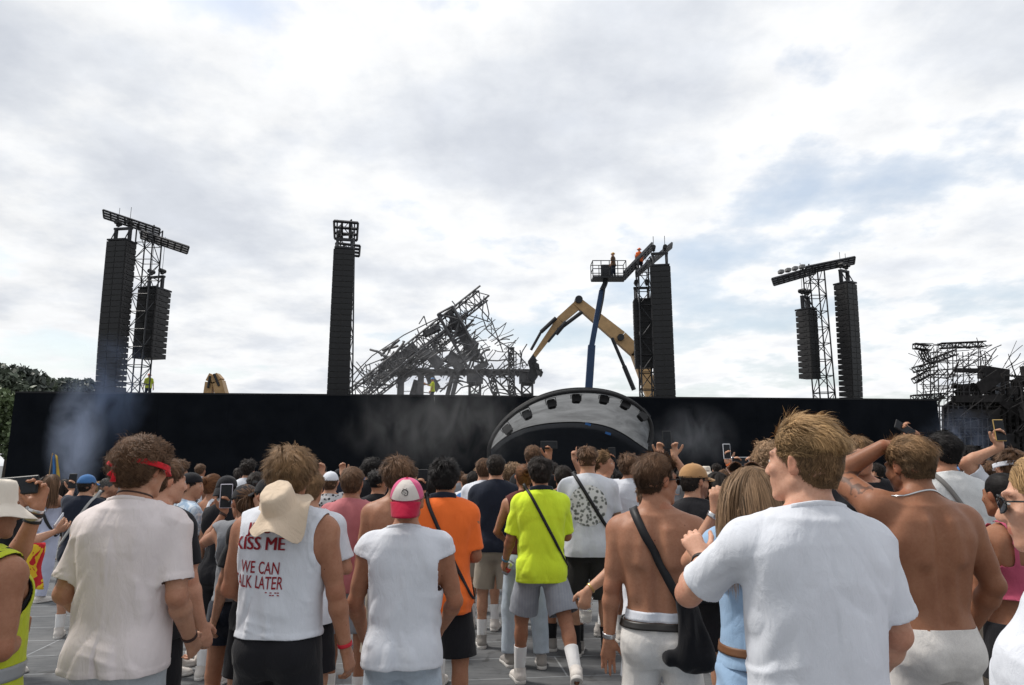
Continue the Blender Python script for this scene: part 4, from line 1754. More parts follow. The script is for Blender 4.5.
r1 = ramp(nt, n1.outputs['Fac'], [(0.35, (.72, .74, .76)), (0.62, (1.12, 1.12, 1.12))])
r2 = ramp(nt, n2.outputs['Fac'], [(0.30, (.66, .66, .68)), (0.5, (.98, .98, .98)), (0.7, (1.18, 1.17, 1.15))])
L(nt, mulcol(nt, mulcol(nt, mulcol(nt, bk.outputs['Color'], r1.outputs[0]), r2.outputs[0]), r0.outputs[0]), b.inputs['Base Color'])
b.inputs['Roughness'].default_value = 0.78
b.inputs['Specular IOR Level'].default_value = 0.25
bp = N(nt, 'ShaderNodeBump', Strength=0.5, Distance=0.006)
L(nt, n2.outputs['Fac'], bp.inputs['Height'])
bp2 = N(nt, 'ShaderNodeBump', Strength=0.6, Distance=0.004)
inv = N(nt, 'ShaderNodeMath', operation='SUBTRACT')
inv.inputs[0].default_value = 1.0
L(nt, bk.outputs['Fac'], inv.inputs[1])
L(nt, inv.outputs[0], bp2.inputs['Height'])
L(nt, bp.outputs[0], bp2.inputs['Normal'])
L(nt, bp2.outputs[0], b.inputs['Normal'])
g = MB()
g.add([(-900, -60, 0), (900, -60, 0), (900, 1500, 0), (-900, 1500, 0)], [(0, 1, 2, 3)])
go = g.build('ground', gm)
tag(go, 'grey scuffed event flooring laid in panels with pale seams', 'ground', kind='structure')

# ------------------------------------------------------------------ the black wall and what stands behind it
DARKST = plain('dark_steel', (.035, .036, .040), .5, .6, .25, 3.0)
GREYST = plain('ash_grey_steel', (.105, .105, .11), .7, .3, .4, 2.0)
BURNT = plain('burnt_steel', (.020, .018, .018), .85, .1, .5, 3.0)
SPK = plain('speaker_black', (.010, .0105, .012), .55, 0, .3, 4.0)
SPKSIDE = plain('speaker_side', (.022, .021, .022), .55, 0, .3, 4.0)
YELLOW = plain('machine_ochre', (.43, .27, .125), .5, 0, .18, 1.5)
BLUE = plain('lift_blue', (.022, .055, .13), .45, 0, .15, 1.5)
HIVO = plain('hi_vis_orange', (.85, .16, .03), .8)

m, nt, b = new_mat('black_stage_cloth')
tc = N(nt, 'ShaderNodeTexCoord')
n1 = N(nt, 'ShaderNodeTexNoise', Scale=0.8, Detail=6.0, Roughness=0.6)
L(nt, tc.outputs['Object'], n1.inputs['Vector'])
r = ramp(nt, n1.outputs['Fac'], [(0.3, (.0050, .0062, .0085)), (0.7, (.0095, .0112, .0145))])
L(nt, r.outputs[0], b.inputs['Base Color'])
b.inputs['Roughness'].default_value = .95
b.inputs['Specular IOR Level'].default_value = .05
WALLM = m

WA, WB = at(6, 465, 36.5), at(944, 465, 40.7)
ZA, ZB = at(12, 393, 36.5)[2], at(937, 400.5, 40.7)[2]
wl = MB()
dirw = unit(WB - WA)
nw = np.array((-dirw[1], dirw[0], 0))
pan = 14
for i in range(pan):
    p, q = WA + (WB - WA) * i / pan, WA + (WB - WA) * (i + 1) / pan
    z0, z1 = ZA + (ZB - ZA) * i / pan, ZA + (ZB - ZA) * (i + 1) / pan
    p, q = p * (1, 1, 0), q * (1, 1, 0) - dirw * .006
    wl.prism([p, q, q + (0, 0, z1), p + (0, 0, z0)], (0, 0, 0), nw * .12)
wallo = wl.build('black_wall', WALLM)
tag(wallo, 'long black cloth covered wall closing off the stage', 'wall')
tr = MB()
tr.prism([WA * (1, 1, 0) + (0, 0, ZA) - nw * .02, WB * (1, 1, 0) + (0, 0, ZB) - nw * .02, WB * (1, 1, 0) + (0, 0, ZB + .09) - nw * .02, WA * (1, 1, 0) + (0, 0, ZA + .09) - nw * .02], (0, 0, 0), nw * .17)
tr.build('top_rail', plain('black_rail', (.006, .006, .008), .7), wallo)
brc = MB()
for i in range(1, 14):
    p = (WA + (WB - WA) * i / 14) * (1, 1, 0) + nw * .16
    brc.tube(p + (0, 0, 4.6), p + nw * 2.0, .03)
    brc.tube(p + (0, 0, .1), p + (0, 0, 5.2), .03)
brc.build('brace', DARKST, wallo)


def copy_under(o, parent):
    c = o.copy()
    COL.objects.link(c)
    c.parent = parent
    return c


def speaker_proto(w_, h_, d_):
    b = MB()
    # shallow wedge: front taller than rear
    f, r_ = h_ * .97, h_ * .80
    pf = [(-w_ / 2, -d_ / 2, -f / 2), (w_ / 2, -d_ / 2, -f / 2), (w_ / 2, -d_ / 2, f / 2), (-w_ / 2, -d_ / 2, f / 2)]
    pr = [(-w_ / 2 * .96, d_ / 2, -r_ / 2), (w_ / 2 * .96, d_ / 2, -r_ / 2), (w_ / 2 * .96, d_ / 2, r_ / 2), (-w_ / 2 * .96, d_ / 2, r_ / 2)]
    b.add(pf + pr, [(0, 1, 2, 3), (7, 6, 5, 4), (0, 4, 5, 1), (1, 5, 6, 2), (2, 6, 7, 3), (3, 7, 4, 0)])
    for sx in (-1, 1):
        b.box((sx * (w_ / 2 + .004), -d_ * .12, 0), (.02, d_ * .22, h_ * .30))
        b.box((sx * (w_ / 2 + .006), -d_ * .42, 0), (.03, d_ * .07, h_ * .9))
    gr = MB()
    for sx in (-1, 1):
        gr.box((sx * w_ * .25, -d_ / 2 - .012, 0), (w_ * .465, .02, f * .86))
    return b, gr


def line_array(label, P, n, w_, h_, d_, yaw, lean, curve, group, motors=2, frame_h=.9, rise=1.6):
    """P: middle of the top of the topmost box; boxes hang below with a growing splay"""
    root = empty('line_array', (P[0], P[1], 0), yaw)
    tag(root, label, 'loudspeaker', group)
    bb, gg = speaker_proto(w_, h_, d_)
    box = bb.build('speaker_box', SPKSIDE, root)
    gril = gg.build('grille', SPK, box)
    p = np.array((0, 0, P[2]), float)
    a = lean
    for i in range(n):
        o = box if i == 0 else copy_under(box, root)
        if i:
            copy_under(gril, o)
        ca, sa = math.cos(a), math.sin(a)
        c = p + np.array((0, sa, -ca)) * h_ / 2
        o.location = tuple(c)
        o.rotation_euler = (a, 0, 0)
        p = p + np.array((0, sa, -ca)) * h_
        a += curve * (i / n) ** 1.5
    t = np.array((0, 0, P[2]))
    f = MB()
    f.box(t + (0, 0, .08), (w_ * .95, d_ * 1.1, .10))
    for sx in (-1, 1):
        f.box(t + (sx * w_ * .36, 0, frame_h * .55), (.16, .22, frame_h * .8), bev=.03)
        f.tube(t + (sx * w_ * .36, -d_ * .4, .1), t + (sx * w_ * .36, 0, frame_h), .035)
    f.box(t + (0, 0, frame_h), (w_ * .9, .2, .12))
    f.build('rigging_frame', DARKST, root)
    for k in range(motors):
        x = (-.3 + .6 * k) * w_ if motors > 1 else 0
        mo = MB()
        mo.tube(t + (x, -.22, frame_h + .38), t + (x, .22, frame_h + .38), .13, 10)
        mo.box(t + (x, 0, frame_h + .30), (.18, .22, .3), bev=.04)
        ho = mo.build('chain_hoist', BLKP, root)
        MB().tube(t + (x, 0, frame_h + .1), t + (x, 0, frame_h + rise), .018, 4).build('chain', DARKST, ho)
    return root


BLKP = plain('black_plastic', (.012, .012, .013), .5)
STRK = 690.0


def wing(mb, a, b, depth, rungs, r=.10, dirn=(0, 1, 0), slats=2):
    """ladder like platform from a to b, reaching back along dirn"""
    a, b = np.array(a), np.array(b)
    dn = unit(dirn) * depth
    for t in np.linspace(0, 1, slats + 1):
        mb.box_between = None
        mb.tube(a + dn * t, b + dn * t, r, 4)
    for i in range(rungs + 1):
        p = a + (b - a) * i / rungs
        mb.tube(p, p + dn, r * .7, 4)


def mast(label, base, top, width, wings, group='lattice masts carrying the loudspeakers', seg=1.05):
    root = empty('lattice_mast', (base[0], base[1], 0))
    tag(root, label, 'mast', group)
    off = np.array((base[0], base[1], 0))
    t = MB()
    t.truss((0, 0, 0), top - off, width, seg, .05, .028)
    t.build('lattice', DARKST, root)
    for wv in wings:
        wm = MB()
        wing(wm, wv[0] - off, wv[1] - off, wv[2], wv[3], wv[4] if len(wv) > 4 else .09, (base[0] / base[1], 1, 0), 3)
        wm.build('platform', DARKST, root)
    MB().box((0, 0, .15), (2.4, 2.4, .3), bev=.03).build('base', DARKST, root)
    return root


GA = 'loudspeaker arrays hanging above the wall'
# first mast and its pair of arrays
b0, t0 = at(136, 392, 41), at(150, 228, 41)
mast('lattice mast with a T shaped top between two arrays, nearest the trees', b0, t0, 1.05,
     [(at(103, 210, 39.2), at(160, 229, 40.6), 1.5, 8, .07), (at(141, 231, 40.2), at(189, 247, 40.2), 1.5, 7, .07)])
line_array('long curved loudspeaker array in the blue smoke, nearest the trees', at(122, 243, 40), 30, 1.30, .335, .95, R_(-9), R_(1.0), R_(.5), GA, rise=1.35)
line_array('short loudspeaker array half behind the mast nearest the trees', at(155, 291, 42), 12, 1.35, .36, 1.3, R_(-14), R_(0), R_(.5), GA, rise=2.6)
# the lone array
b0, t0 = at(346, 397, 42.5), at(346, 222, 42.5)
mast('lattice mast hidden behind the lone tall array, its grid frame on top', b0, t0, .9,
     [(at(334, 221, 40.2), at(358, 223, 40.2), 3.4, 3, .10), (at(336, 243, 41.2), at(360, 246, 41.2), 2.2, 3, .09)])
line_array('lone tall loudspeaker array standing by itself beside the wreck', at(344.5, 251, 39.8), 30, 1.18, .335, .8, R_(10), R_(-.5), R_(.3), GA, frame_h=.7, rise=.9)
# the pair by the boom lift
b0, t0 = at(647, 398, 41.5), at(643, 258, 41.5)
mast('lattice mast beside the boom lift with a tilted work platform', b0, t0, .75,
     [(at(624, 272, 38.5), at(652, 243, 42.5), 1.6, 8, .08), (at(636, 272, 38.5), at(672, 243, 42.5), 1.0, 8, .08)])
line_array('tall loudspeaker array beside the boom lift, hung in front of its mast', at(660, 268, 40), 27, 1.12, .335, .8, R_(-8), R_(-1), R_(.35), GA, rise=1.1)
line_array('short loudspeaker array tucked behind the tall one near the boom lift', at(642, 302, 42), 12, 1.12, .35, .95, R_(-4), R_(-1), R_(.3), GA, rise=2.2)
# the pair on the far side
b0, t0 = at(825, 398, 43), at(813, 266, 43)
mast('lattice mast with a stepped two part top, towards the burnt stage', b0, t0, .95,
     [(at(772, 279, 41), at(815, 267, 42.5), 1.6, 8, .08), (at(806, 267, 42), at(855, 257, 42), 1.6, 8, .08)])
line_array('long curved loudspeaker array nearest the burnt stage', at(845, 285, 42), 27, .95, .335, .95, R_(30), R_(1.5), R_(.45), GA, rise=1.2)
line_array('short loudspeaker array hanging under the lower wing near the burnt stage', at(806, 311, 42.5), 12, .85, .36, .95, R_(34), R_(1), R_(.3), GA, rise=2.2)
# pale cases stowed on the lower wing
for i, px in enumerate((781, 788, 795, 802)):
    c = at(px, 271.8 - (px - 781) * .24, 42.0)
    o = MB().box((0, 0, 0), (.30, .4, .24), bev=.04).build('equipment_case', plain('pale_case', (.20, .20, .20), .6))
    o.location = tuple(c)
    tag(o, 'small pale case stowed on the lower wing of the stepped mast', 'case', 'cases on the mast wing')

# ------------------------------------------------------------------ collapsed stage behind the wall
rng = random.Random(11)
WY = 62.0
root = empty('collapsed_stage', (at(450, 397, WY)[0], WY, 0))
tag(root, 'collapsed grey stage roof of twisted trusses on a steel deck', 'stage wreck')
off = np.array((root.location.x, root.location.y, 0))


def wp(px, py, Y=WY):
    return at(px, py, Y) - off


t = MB()
t.truss(wp(352, 398, 60), wp(484, 293, 63), 1.25, .85, .085, .045)
t.truss(wp(366, 398, 61.5), wp(470, 318, 64), 1.0, .9, .07, .04)
t.build('leaning_truss', GREYST, root)
t = MB()
t.truss(wp(446, 312), wp(476, 366), 1.5, 1.4, .14, .10)
t.prism([wp(446, 312), wp(451, 309), wp(474, 348), wp(485, 358), wp(470, 360)], (0, 0, 0), (0, .6, 0))
t.build('fallen_mast', GREYST, root)
dk = MB()
for yy in (0, 3.0):
    dk.prism([wp(398, 369, WY + yy), wp(542, 369, WY + yy), wp(542, 375, WY + yy), wp(398, 375, WY + yy)], (0, 0, 0), (0, .5, 0))
for i in range(19):
    a = wp(398 + 8 * i, 372, WY)
    dk.tube(a, a + (0, 3, 0), .12, 4)
dk.build('deck_beam', GREYST, root)
for px, w_ in ((401, .55), (421, .5), (475, .95), (527, .95)):
    c = MB()
    a, b_ = wp(px, 375), wp(px, 375)
    b_[2] = 0
    if w_ > .6:
        c.truss(b_, a, w_, .9, .09, .06)
        c.box(a - (0, 0, .35), (w_ * 1.5, w_ * 1.2, .8))
    else:
        c.box((a + b_) / 2, (w_, .5, a[2]))
    c.build('column', GREYST, root)
c = MB()
for a, b_ in (((452, 397), (458, 374)), ((447, 397), (453, 374)), ((416, 397), (420, 380)), ((411, 397), (416, 380)), ((408, 375), (398, 385))):
    c.tube(wp(*a), wp(*b_), .22, 6)
c.prism([wp(424, 373), wp(432, 373), wp(440, 386), wp(436, 392), (wp(428, 384))], (0, 0, 0), (0, .5, 0))
c.build('bent_column', GREYST, root)
c = MB()
c.truss(wp(491, 376, 61), wp(497, 398, 61), .5, .5, .07, .06)
c.truss(wp(511, 348, 61), wp(512, 398, 61), .45, .5, .07, .06)
c.truss(wp(496, 374, 63), wp(520, 398, 63), .8, .9, .05, .04)
c.build('ladder_truss', GREYST, root)


def tangle(n, area, rr, Y0, dY, lmin, lmax, bend=.35, sag=0):
    t = MB()
    for i in range(n):
        px, py = area()
        p = wp(px, py, Y0 + rng.uniform(-dY, dY))
        a = rng.uniform(0, math.pi)
        v = np.array((math.cos(a), rng.uniform(-.3, .3), math.sin(a)))
        if rng.random() < .5:
            v = unit(np.array((.77, rng.uniform(-.3, .3), .62)) + np.array((rng.uniform(-.3, .3), 0, rng.uniform(-.3, .3))))
        ln = rng.uniform(lmin, lmax)
        pts = [p]
        for k in range(4):
            v = unit(v + np.array([rng.gauss(0, bend) for _ in range(3)]))
            pts.append(pts[-1] + v * ln / 4)
        pts = [np.array((q[0], q[1], max(q[2], 1.0))) for q in pts]
        t.path(pts, rr * rng.uniform(.6, 1.5), 4)
    return t


def area1():
    u, v = rng.random(), rng.random()
    x = 366 + 150 * u ** 1.25
    hi = np.interp(x, [360, 400, 450, 470, 490, 510, 520], [392, 356, 318, 308, 318, 346, 362])
    return x, hi + 6 + (372 - hi) * v ** .8


tag(tangle(260, area1, .040, WY + 1, 2.5, .8, 2.6, .14).build('twisted_bars', GREYST, root), kind='stuff')
tangle(60, lambda: (rng.uniform(380, 480), rng.uniform(350, 372)), .08, WY, 2, .8, 2.0, .2).build('bent_bars', GREYST, root)
tangle(40, lambda: (rng.uniform(372, 512), rng.uniform(375, 397)), .05, WY, 2, 1.0, 3.0).build('loose_bars', GREYST, root)
c = MB()
for px, py, w_, h_ in ((401, 357, 1.6, .8), (411, 350, 1.2, .9), (395, 362, 1.5, .6), (425, 355, 1.1, .8), (436, 362, 1.0, 1.2), (455, 362, .9, 1.8), (463, 358, 1.0, .7), (386, 366, 1.2, .6), (432, 331, 1.6, .5), (473, 345, .9, .5), (481, 366, 1.4, .5)):
    c.box(wp(px, py, WY - .5), (w_, .5, h_), rotm(y=rng.uniform(-.8, -.3), x=rng.uniform(-.3, .3)))
c.build('crushed_panel', GREYST, root)
c = MB()
for a in ([(484, 296), (482, 316), (487, 330), (500, 342), (516, 352), (528, 366)], [(478, 306), (492, 322), (498, 338), (503, 352)], [(486, 300), (489, 314), (487, 322)], [(455, 312), (478, 318), (490, 322)], [(350, 378), (372, 356), (404, 335), (446, 314)], [(352, 384), (365, 366), (400, 352)], [(520, 366), (522, 352), (527, 344)], [(516, 368), (516, 352)], [(523, 368), (520, 350)], [(419, 324), (424, 316), (427, 326)], [(456, 306), (452, 301)]):
    c.path([wp(x, y, WY + .5) for x, y in a], .055, 5)
c.build('dangling_cable', GREYST, root)

# ------------------------------------------------------------------ excavators
def beam(mb, pts, widths, depth, Y):
    """box beam along pixel points, with a height at each point"""
    P = [at(x, y, Y) for x, y in pts]
    for (p, w0), (q, w1) in zip(list(zip(P, widths))[:-1], list(zip(P, widths))[1:]):
        d = unit(q - p)
        n = np.array((-d[2], 0, d[0]))
        mb.prism([p + n * w0 / 2, q + n * w1 / 2, q - n * w1 / 2, p - n * w0 / 2], (0, 0, 0), (0, depth, 0))


def excavator(label, Y, body_px, boom, bw_, stick, sw, tool=True):
    g0 = at(body_px, 465, Y)
    root = empty('excavator', (g0[0], Y, 0))
    tag(root, label, 'excavator', 'ochre demolition excavators')

    def lay(mb, name, mat, parent=root):
        mb.v = [tuple(np.array(v) - (g0[0], Y, 0)) for v in mb.v] if parent is root else mb.v
        return mb.build(name, mat, parent)
    m1 = MB()
    beam(m1, boom, bw_, .75, Y - .375)
    lay(m1, 'boom', YELLOW)
    m2 = MB()
    beam(m2, stick, sw, .55, Y - .275)
    lay(m2, 'stick', YELLOW)
    b = MB()
    b.box((0, 0, 1.9), (5.2, 3.4, 1.7), bev=.15)
    b.box((1.7, 0, 2.0), (1.6, 3.4, 1.6), bev=.2)
    b.build('body', YELLOW, root)
    c = MB()
    c.box((-2.0, -1.1, 2.6), (1.9, 1.1, 2.0), bev=.1)
    c.build('cab', DARKST, root)
    for sy in (-1, 1):
        t = MB()
        t.box((0, sy * 1.4, .5), (5.6, .8, 1.0), bev=.35)
        t.build('track', DARKST, root)
    return root, g0, lay


ex, g0, lay = excavator('ochre high reach excavator biting into the wreck with its long arm', 60, 664,
                        [(658, 420), (655, 398), (637, 352), (621, 337), (576, 300)], [1.25, 1.25, 1.05, 1.15, .8],
                        [(583, 300), (560, 320), (534, 356)], [.82, .70, .36])
c = MB()
for a, b_, r in (((582, 312), (558, 330), .17), ((558, 330), (548, 342), .11), ((612, 338), (624, 366), .15), ((624, 366), (634, 390), .20), ((566, 322), (556, 334), .2), ((541, 332), (531, 350), .12), ((556, 318), (541, 332), .18)):
    p, q = at(*a, 59.4), at(*b_, 59.4)
    lay(MB().tube(p, q, r, 8), 'hydraulic_ram', DARKST)
c = MB()
P = [at(x, y, 59.7) for x, y in ((533, 354), (537, 360), (535, 368), (538, 376), (533, 383), (528, 377), (530, 368), (528, 361))]
c.prism(P, (0, 0, 0), (0, .9, 0))
c.prism([at(x, y, 59.2) for x, y in ((534, 361), (539, 364), (540, 371), (535, 368))], (0, 0, 0), (0, .5, 0))
lay(c, 'demolition_jaw', DARKST)
c = MB()
for px, py, r in ((579, 299, .34), (637, 352, .26), (621, 337, .3)):
    p = at(px, py, 59.3)
    lay(MB().tube(p, p + (0, 1.4, 0), r, 12), 'pivot', DARKST)
ex2, g0, lay = excavator('second ochre excavator, only the bent elbow of its boom above the wall', 55, 226,
                         [(222, 430), (221, 398), (217, 381), (213, 375)], [.85, .85, .75, .6],
                         [(213, 375), (209, 382), (206, 400), (204, 425)], [.7, .65, .6, .6])
c = MB()
for a, b_ in (((210, 376), (208, 388)), ((214, 374), (219, 386))):
    lay(MB().tube(at(*a, 54.6), at(*b_, 54.6), .10, 8), 'hydraulic_ram', DARKST)

# ------------------------------------------------------------------ boom lift
Y = 44.0
g0 = at(586, 465, Y)
bl = empty('boom_lift', (g0[0], Y, 0))
tag(bl, 'blue boom lift raising a railed basket beside the loudspeakers', 'boom lift')


def lp(px, py, dy=0.0):
    return at(px, py, Y + dy) - (g0[0], Y, 0)


c = MB()
a = lp(583, 420)
a[2] = 1.6
c.truss if False else None
for p, q, w_ in ((a, lp(592, 345), .46), (lp(592, 345), lp(602, 290), .34)):
    d = unit(q - p)
    n = np.array((-d[2], 0, d[0]))
    c.prism([p + n * w_ / 2, q + n * w_ / 2, q - n * w_ / 2, p - n * w_ / 2], (0, 0, 0), (0, w_ * .8, 0))
c.build('boom', BLUE, bl)
c = MB()
c.path([lp(602, 290), lp(605, 284), lp(606, 279)], .17, 8)
c.path([lp(599, 320, -.3), lp(603, 300, -.3), lp(605, 286, -.3)], .06, 6)
c.build('jib', DARKST, bl)
bk_ = MB()
x0, x1 = lp(592, 279)[0], lp(625, 279)[0]
zb, zt = lp(608, 279)[2], lp(608, 263)[2]
bk_.box(((x0 + x1) / 2, 0, zb), (x1 - x0, 1.1, .12))
for yy in (-.55, .55):
    for zz in (zb + .1, (zb + zt) / 2, zt):
        bk_.tube((x0, yy, zz), (x1, yy, zz), .03, 5)
    for i in range(5):
        x = x0 + (x1 - x0) * i / 4
        bk_.tube((x, yy, zb), (x, yy, zt), .03, 5)
for x in (x0, x1):
    for zz in ((zb + zt) / 2, zt):
        bk_.tube((x, -.55, zz), (x, .55, zz), .03, 5)
bk_.build('basket', DARKST, bl)
MB().box(((x0 + x1) / 2 - .1, .2, (zb + zt) / 2 + .1), (.7, .3, .75), bev=.05).build('control_box', DARKST, bl)
b_ = MB()
b_.box((-.2, 0, 1.1), (3.0, 2.2, 1.0), bev=.15)
b_.build('chassis', BLUE, bl)
for sx in (-1, 1):
    for sy in (-1, 1):
        MB().tube((sx * 1.2 - .2, sy * 1.0 - .2, .5), (sx * 1.2 - .2, sy * 1.0 + .2, .5), .5, 18).build('wheel', DARKST, bl)

# ------------------------------------------------------------------ small stage canopy in front of the wall
m = bpy.data.materials.new('canopy_scrim')
m.use_nodes = True
nt = m.node_tree
nt.nodes.clear()
mo_ = nt.nodes.new('ShaderNodeOutputMaterial')
tc = N(nt, 'ShaderNodeTexCoord')
n1 = N(nt, 'ShaderNodeTexNoise', Scale=1.1, Detail=7.0, Roughness=0.65, Distortion=0.5)
mpn = N(nt, 'ShaderNodeMapping')
mpn.inputs['Scale'].default_value = (.5, 1, 1.8)
L(nt, tc.outputs['Object'], mpn.inputs['Vector'])
L(nt, mpn.outputs[0], n1.inputs['Vector'])
r = ramp(nt, n1.outputs['Fac'], [(0.3, (.15, .155, .16)), (0.7, (.31, .32, .33))])
df = nt.nodes.new('ShaderNodeBsdfDiffuse')
tl_ = nt.nodes.new('ShaderNodeBsdfTranslucent')
mx = nt.nodes.new('ShaderNodeMixShader')
mx.inputs[0].default_value = .6
L(nt, r.outputs[0], df.inputs['Color'])
L(nt, r.outputs[0], tl_.inputs['Color'])
L(nt, df.outputs[0], mx.inputs[1])
L(nt, tl_.outputs[0], mx.inputs[2])
L(nt, mx.outputs[0], mo_.inputs['Surface'])
SCRIM = m
outer = [(489, 449), (491, 441), (497, 430), (506, 420), (517, 411), (530, 403), (545, 396.5), (560, 392.5), (578, 390.5), (597, 391), (614, 394), (629, 400), (641, 408), (649, 418), (652, 428), (652, 438), (650, 446)]
inner = [(491, 449), (497, 443), (505, 437), (514, 432), (524, 428), (534, 425.5), (546, 423.5), (558, 422.5), (572, 422), (586, 422.5), (600, 424.5), (612, 428), (622, 433), (630, 438), (637, 443), (643, 447), (648, 450)]
st = empty('stage_canopy', (at(570, 465, 35)[0], 35, 0))
tag(st, 'curved grey scrim canopy on a black arched truss over a small stage', 'stage canopy')
off = np.array((st.location.x, 35, 0))


def dense(pts, n=64):
    x = np.linspace(0, len(pts) - 1, n)
    P = np.array(pts, float)
    out = np.stack([np.interp(x, range(len(pts)), P[:, i]) for i in (0, 1)], 1)
    for _ in range(3):
        out[1:-1] = .5 * out[1:-1] + .25 * (out[:-2] + out[2:])
    return out


do, di = dense(outer), dense(inner)
t_ = np.linspace(0, 1, 64)
OU = np.array([at(x, y, 33.2 + 1.6 * math.cos(u * 6.28) * .3) for (x, y), u in zip(do, t_)]) - off
IN = np.array([at(x, y, 36.6) for (x, y) in di]) - off
nv = 9
vs = []
for j in range(nv):
    v = j / (nv - 1)
    bulge = math.sin(v * math.pi) * .35
    vs.append(OU * (1 - v) + IN * v + np.array((0, .3, .5))[None, :] * bulge * np.sin(t_ * math.pi)[:, None])
vs = np.concatenate(vs)
fs = np.array([(j * 64 + i, j * 64 + i + 1, (j + 1) * 64 + i + 1, (j + 1) * 64 + i) for j in range(nv - 1) for i in range(63)])
sc = link('scrim', mesh_np('scrim', vs, fs), SCRIM, st)
c = MB()
c.path(list(OU), .10, 8)
c.path(list(OU + np.array((0, .45, .16))), .06, 6)
for i in range(0, 63, 2):
    c.tube(OU[i], OU[i + 1] + np.array((0, .45, .16)), .03, 4)
for i in (0, 63):
    p = OU[i].copy()
    p[2] = 0
    c.tube(p, OU[i], .10, 8)
c.build('arch_truss', plain('black_truss', (.010, .010, .011), .5), st)
MB().path(list(IN), .05, 6).build('rear_hoop', DARKST, st)
# dark rear wall of the little stage and its floor
bwv = []
for p in IN:
    bwv += [p + (0, .15, 0), np.array((p[0], p[1] + .15, .0))]
fs = np.array([(2 * i, 2 * i + 1, 2 * i + 3, 2 * i + 2) for i in range(63)])
bo = link('rear_curtain', mesh_np('rear_curtain', np.array(bwv), fs), plain('dark_blue_curtain', (.009, .012, .018), .9), st)
bo.modifiers.new('thickness', 'SOLIDIFY').thickness = .03
MB().box((0, .3, .55), (8.2, 3.4, 1.1), bev=.03).build('stage_floor', plain('stage_black', (.012, .012, .014), .6), st)
lampc = MB()
for i, (px, py, a) in enumerate(((506, 428, -.7), (526, 413, -.45), (551, 402, -.2), (576, 396.5, 0), (604, 397.5, .2), (626, 403, .5), (644, 415, .9))):
    p = at(px, py, 33.35) - off
    lm = empty('stage_light', tuple(p + off), 0)
    lm.location = tuple(p + off)
    lm.rotation_euler = (R_(-25), a, 0)
    tag(lm, ['black stage lantern lowest on the near end of the canopy arch', 'black stage lantern second up the long slope of the canopy arch', 'black stage lantern third up the long slope of the canopy arch', 'black stage lantern at the very top of the canopy arch', 'black stage lantern just past the top of the canopy arch', 'black stage lantern on the steep shoulder of the canopy arch', 'black stage lantern lowest on the steep end of the canopy arch'][i], 'stage light', 'lanterns along the canopy arch')
    MB().box((0, 0, -.12), (.40, .34, .42), bev=.05).build('lamp_housing', BLKP, lm)
    MB().box((0, -.19, -.22), (.46, .03, .30), bev=.01).build('barn_door', BLKP, lm)
    y_ = MB()
    y_.box((-.25, 0, .06), (.03, .08, .34))
    y_.box((.25, 0, .06), (.03, .08, .34))
    y_.box((0, 0, .24), (.53, .08, .03))
    y_.build('yoke', DARKST, lm)
TAPE = plain('blue_tape', (.06, .22, .62), .6)
for px, py in ((588, 424.2), (608, 433.4)):
    o = MB().box((0, 0, 0), (.30, .02, .12)).build('tape_mark', TAPE, st)
    o.location = tuple(at(px, py, 36.45) - off)
    o.rotation_euler = (0, R_(18), 0)

# ------------------------------------------------------------------ burnt stage
BY = 48.0
root = empty('burnt_stage', (at(985, 465, BY)[0], BY, 0))
tag(root, 'burnt black stage front with collapsed scaffolding on top', 'burnt stage')
off = np.array((root.location.x, BY, 0))


def bp_(px, py, dy=0.0):
    return at(px, py, BY + dy) - off


rng = random.Random(5)
c = MB()
for i, px in enumerate(range(916, 992, 6)):
    lean_ = rng.uniform(-3, 3)
    hi = np.interp(px, [912, 924, 935, 950, 985, 990], [372, 348, 346, 343, 344, 352]) + rng.uniform(0, 9)
    for dy in (0, 2.0):
        a = bp_(px + rng.uniform(-1, 1), 470, dy)
        a[2] = 0
        c.tube(a, bp_(px + lean_, hi, dy), .032, 5)
for k in range(13):
    y0 = 346 + k * 7.5
    for dy in (0, 2.0):
        x = 914 + rng.uniform(0, 12)
        while x < 990:
            x2 = x + rng.uniform(12, 34)
            c.tube(bp_(x, y0 + rng.uniform(-3, 3), dy), bp_(min(x2, 992), y0 + rng.uniform(-4, 4), dy), .028, 5)
            x = x2
for k in range(70):
    x, y = rng.uniform(914, 988), rng.uniform(346, 420)
    c.tube(bp_(x, y, rng.uniform(0, 2)), bp_(x + rng.choice((-1, 1)) * rng.uniform(5, 11), y + rng.uniform(8, 16), rng.uniform(0, 2)), .026, 4)
c.build('scaffolding', plain('sooty_tube', (.055, .053, .055), .7, .2, .4, 3), root)
c = MB()
for x0, y0, x1, y1 in ((914, 346, 930, 348), (914, 370, 935, 364), (914, 381, 930, 372), (912, 398, 944, 396), (930, 362, 956, 352), (922, 350, 928, 362), (940, 346, 985, 344)):
    c.truss(bp_(x0, y0, .5), bp_(x1, y1, .5), .35, .4, .05, .03)
c.build('fallen_truss', BURNT, root)
c = MB()
for x0, y0, x1, y1, dy, tilt in ((956, 369, 984, 372, .2, .05), (979, 368, 1008, 380, 1.2, .1), (953, 396, 1000, 402, 0, .02), (950, 410, 998, 418, .2, 0), (962, 384, 990, 394, 2, 0), (984, 376, 998, 404, 2.5, 0), (1012, 380, 1030, 460, 1.5, 0), (996, 384, 1003, 404, 1.8, 0.2), (950, 422, 1000, 430, .3, 0), (1000, 398, 1026, 424, 2.2, 0), (1000, 428, 1060, 470, 2, 0), (1022, 366, 1060, 380, 1, 0)):
    p, q = bp_(x0, y0, dy), bp_(x1, y1, dy)
    c.box((p + q) / 2, (abs(q[0] - p[0]), .5, abs(p[2] - q[2]) + .05), rotm(y=tilt + rng.uniform(-.06, .06)))
c.build('charred_panel', BURNT, root)
c = MB()
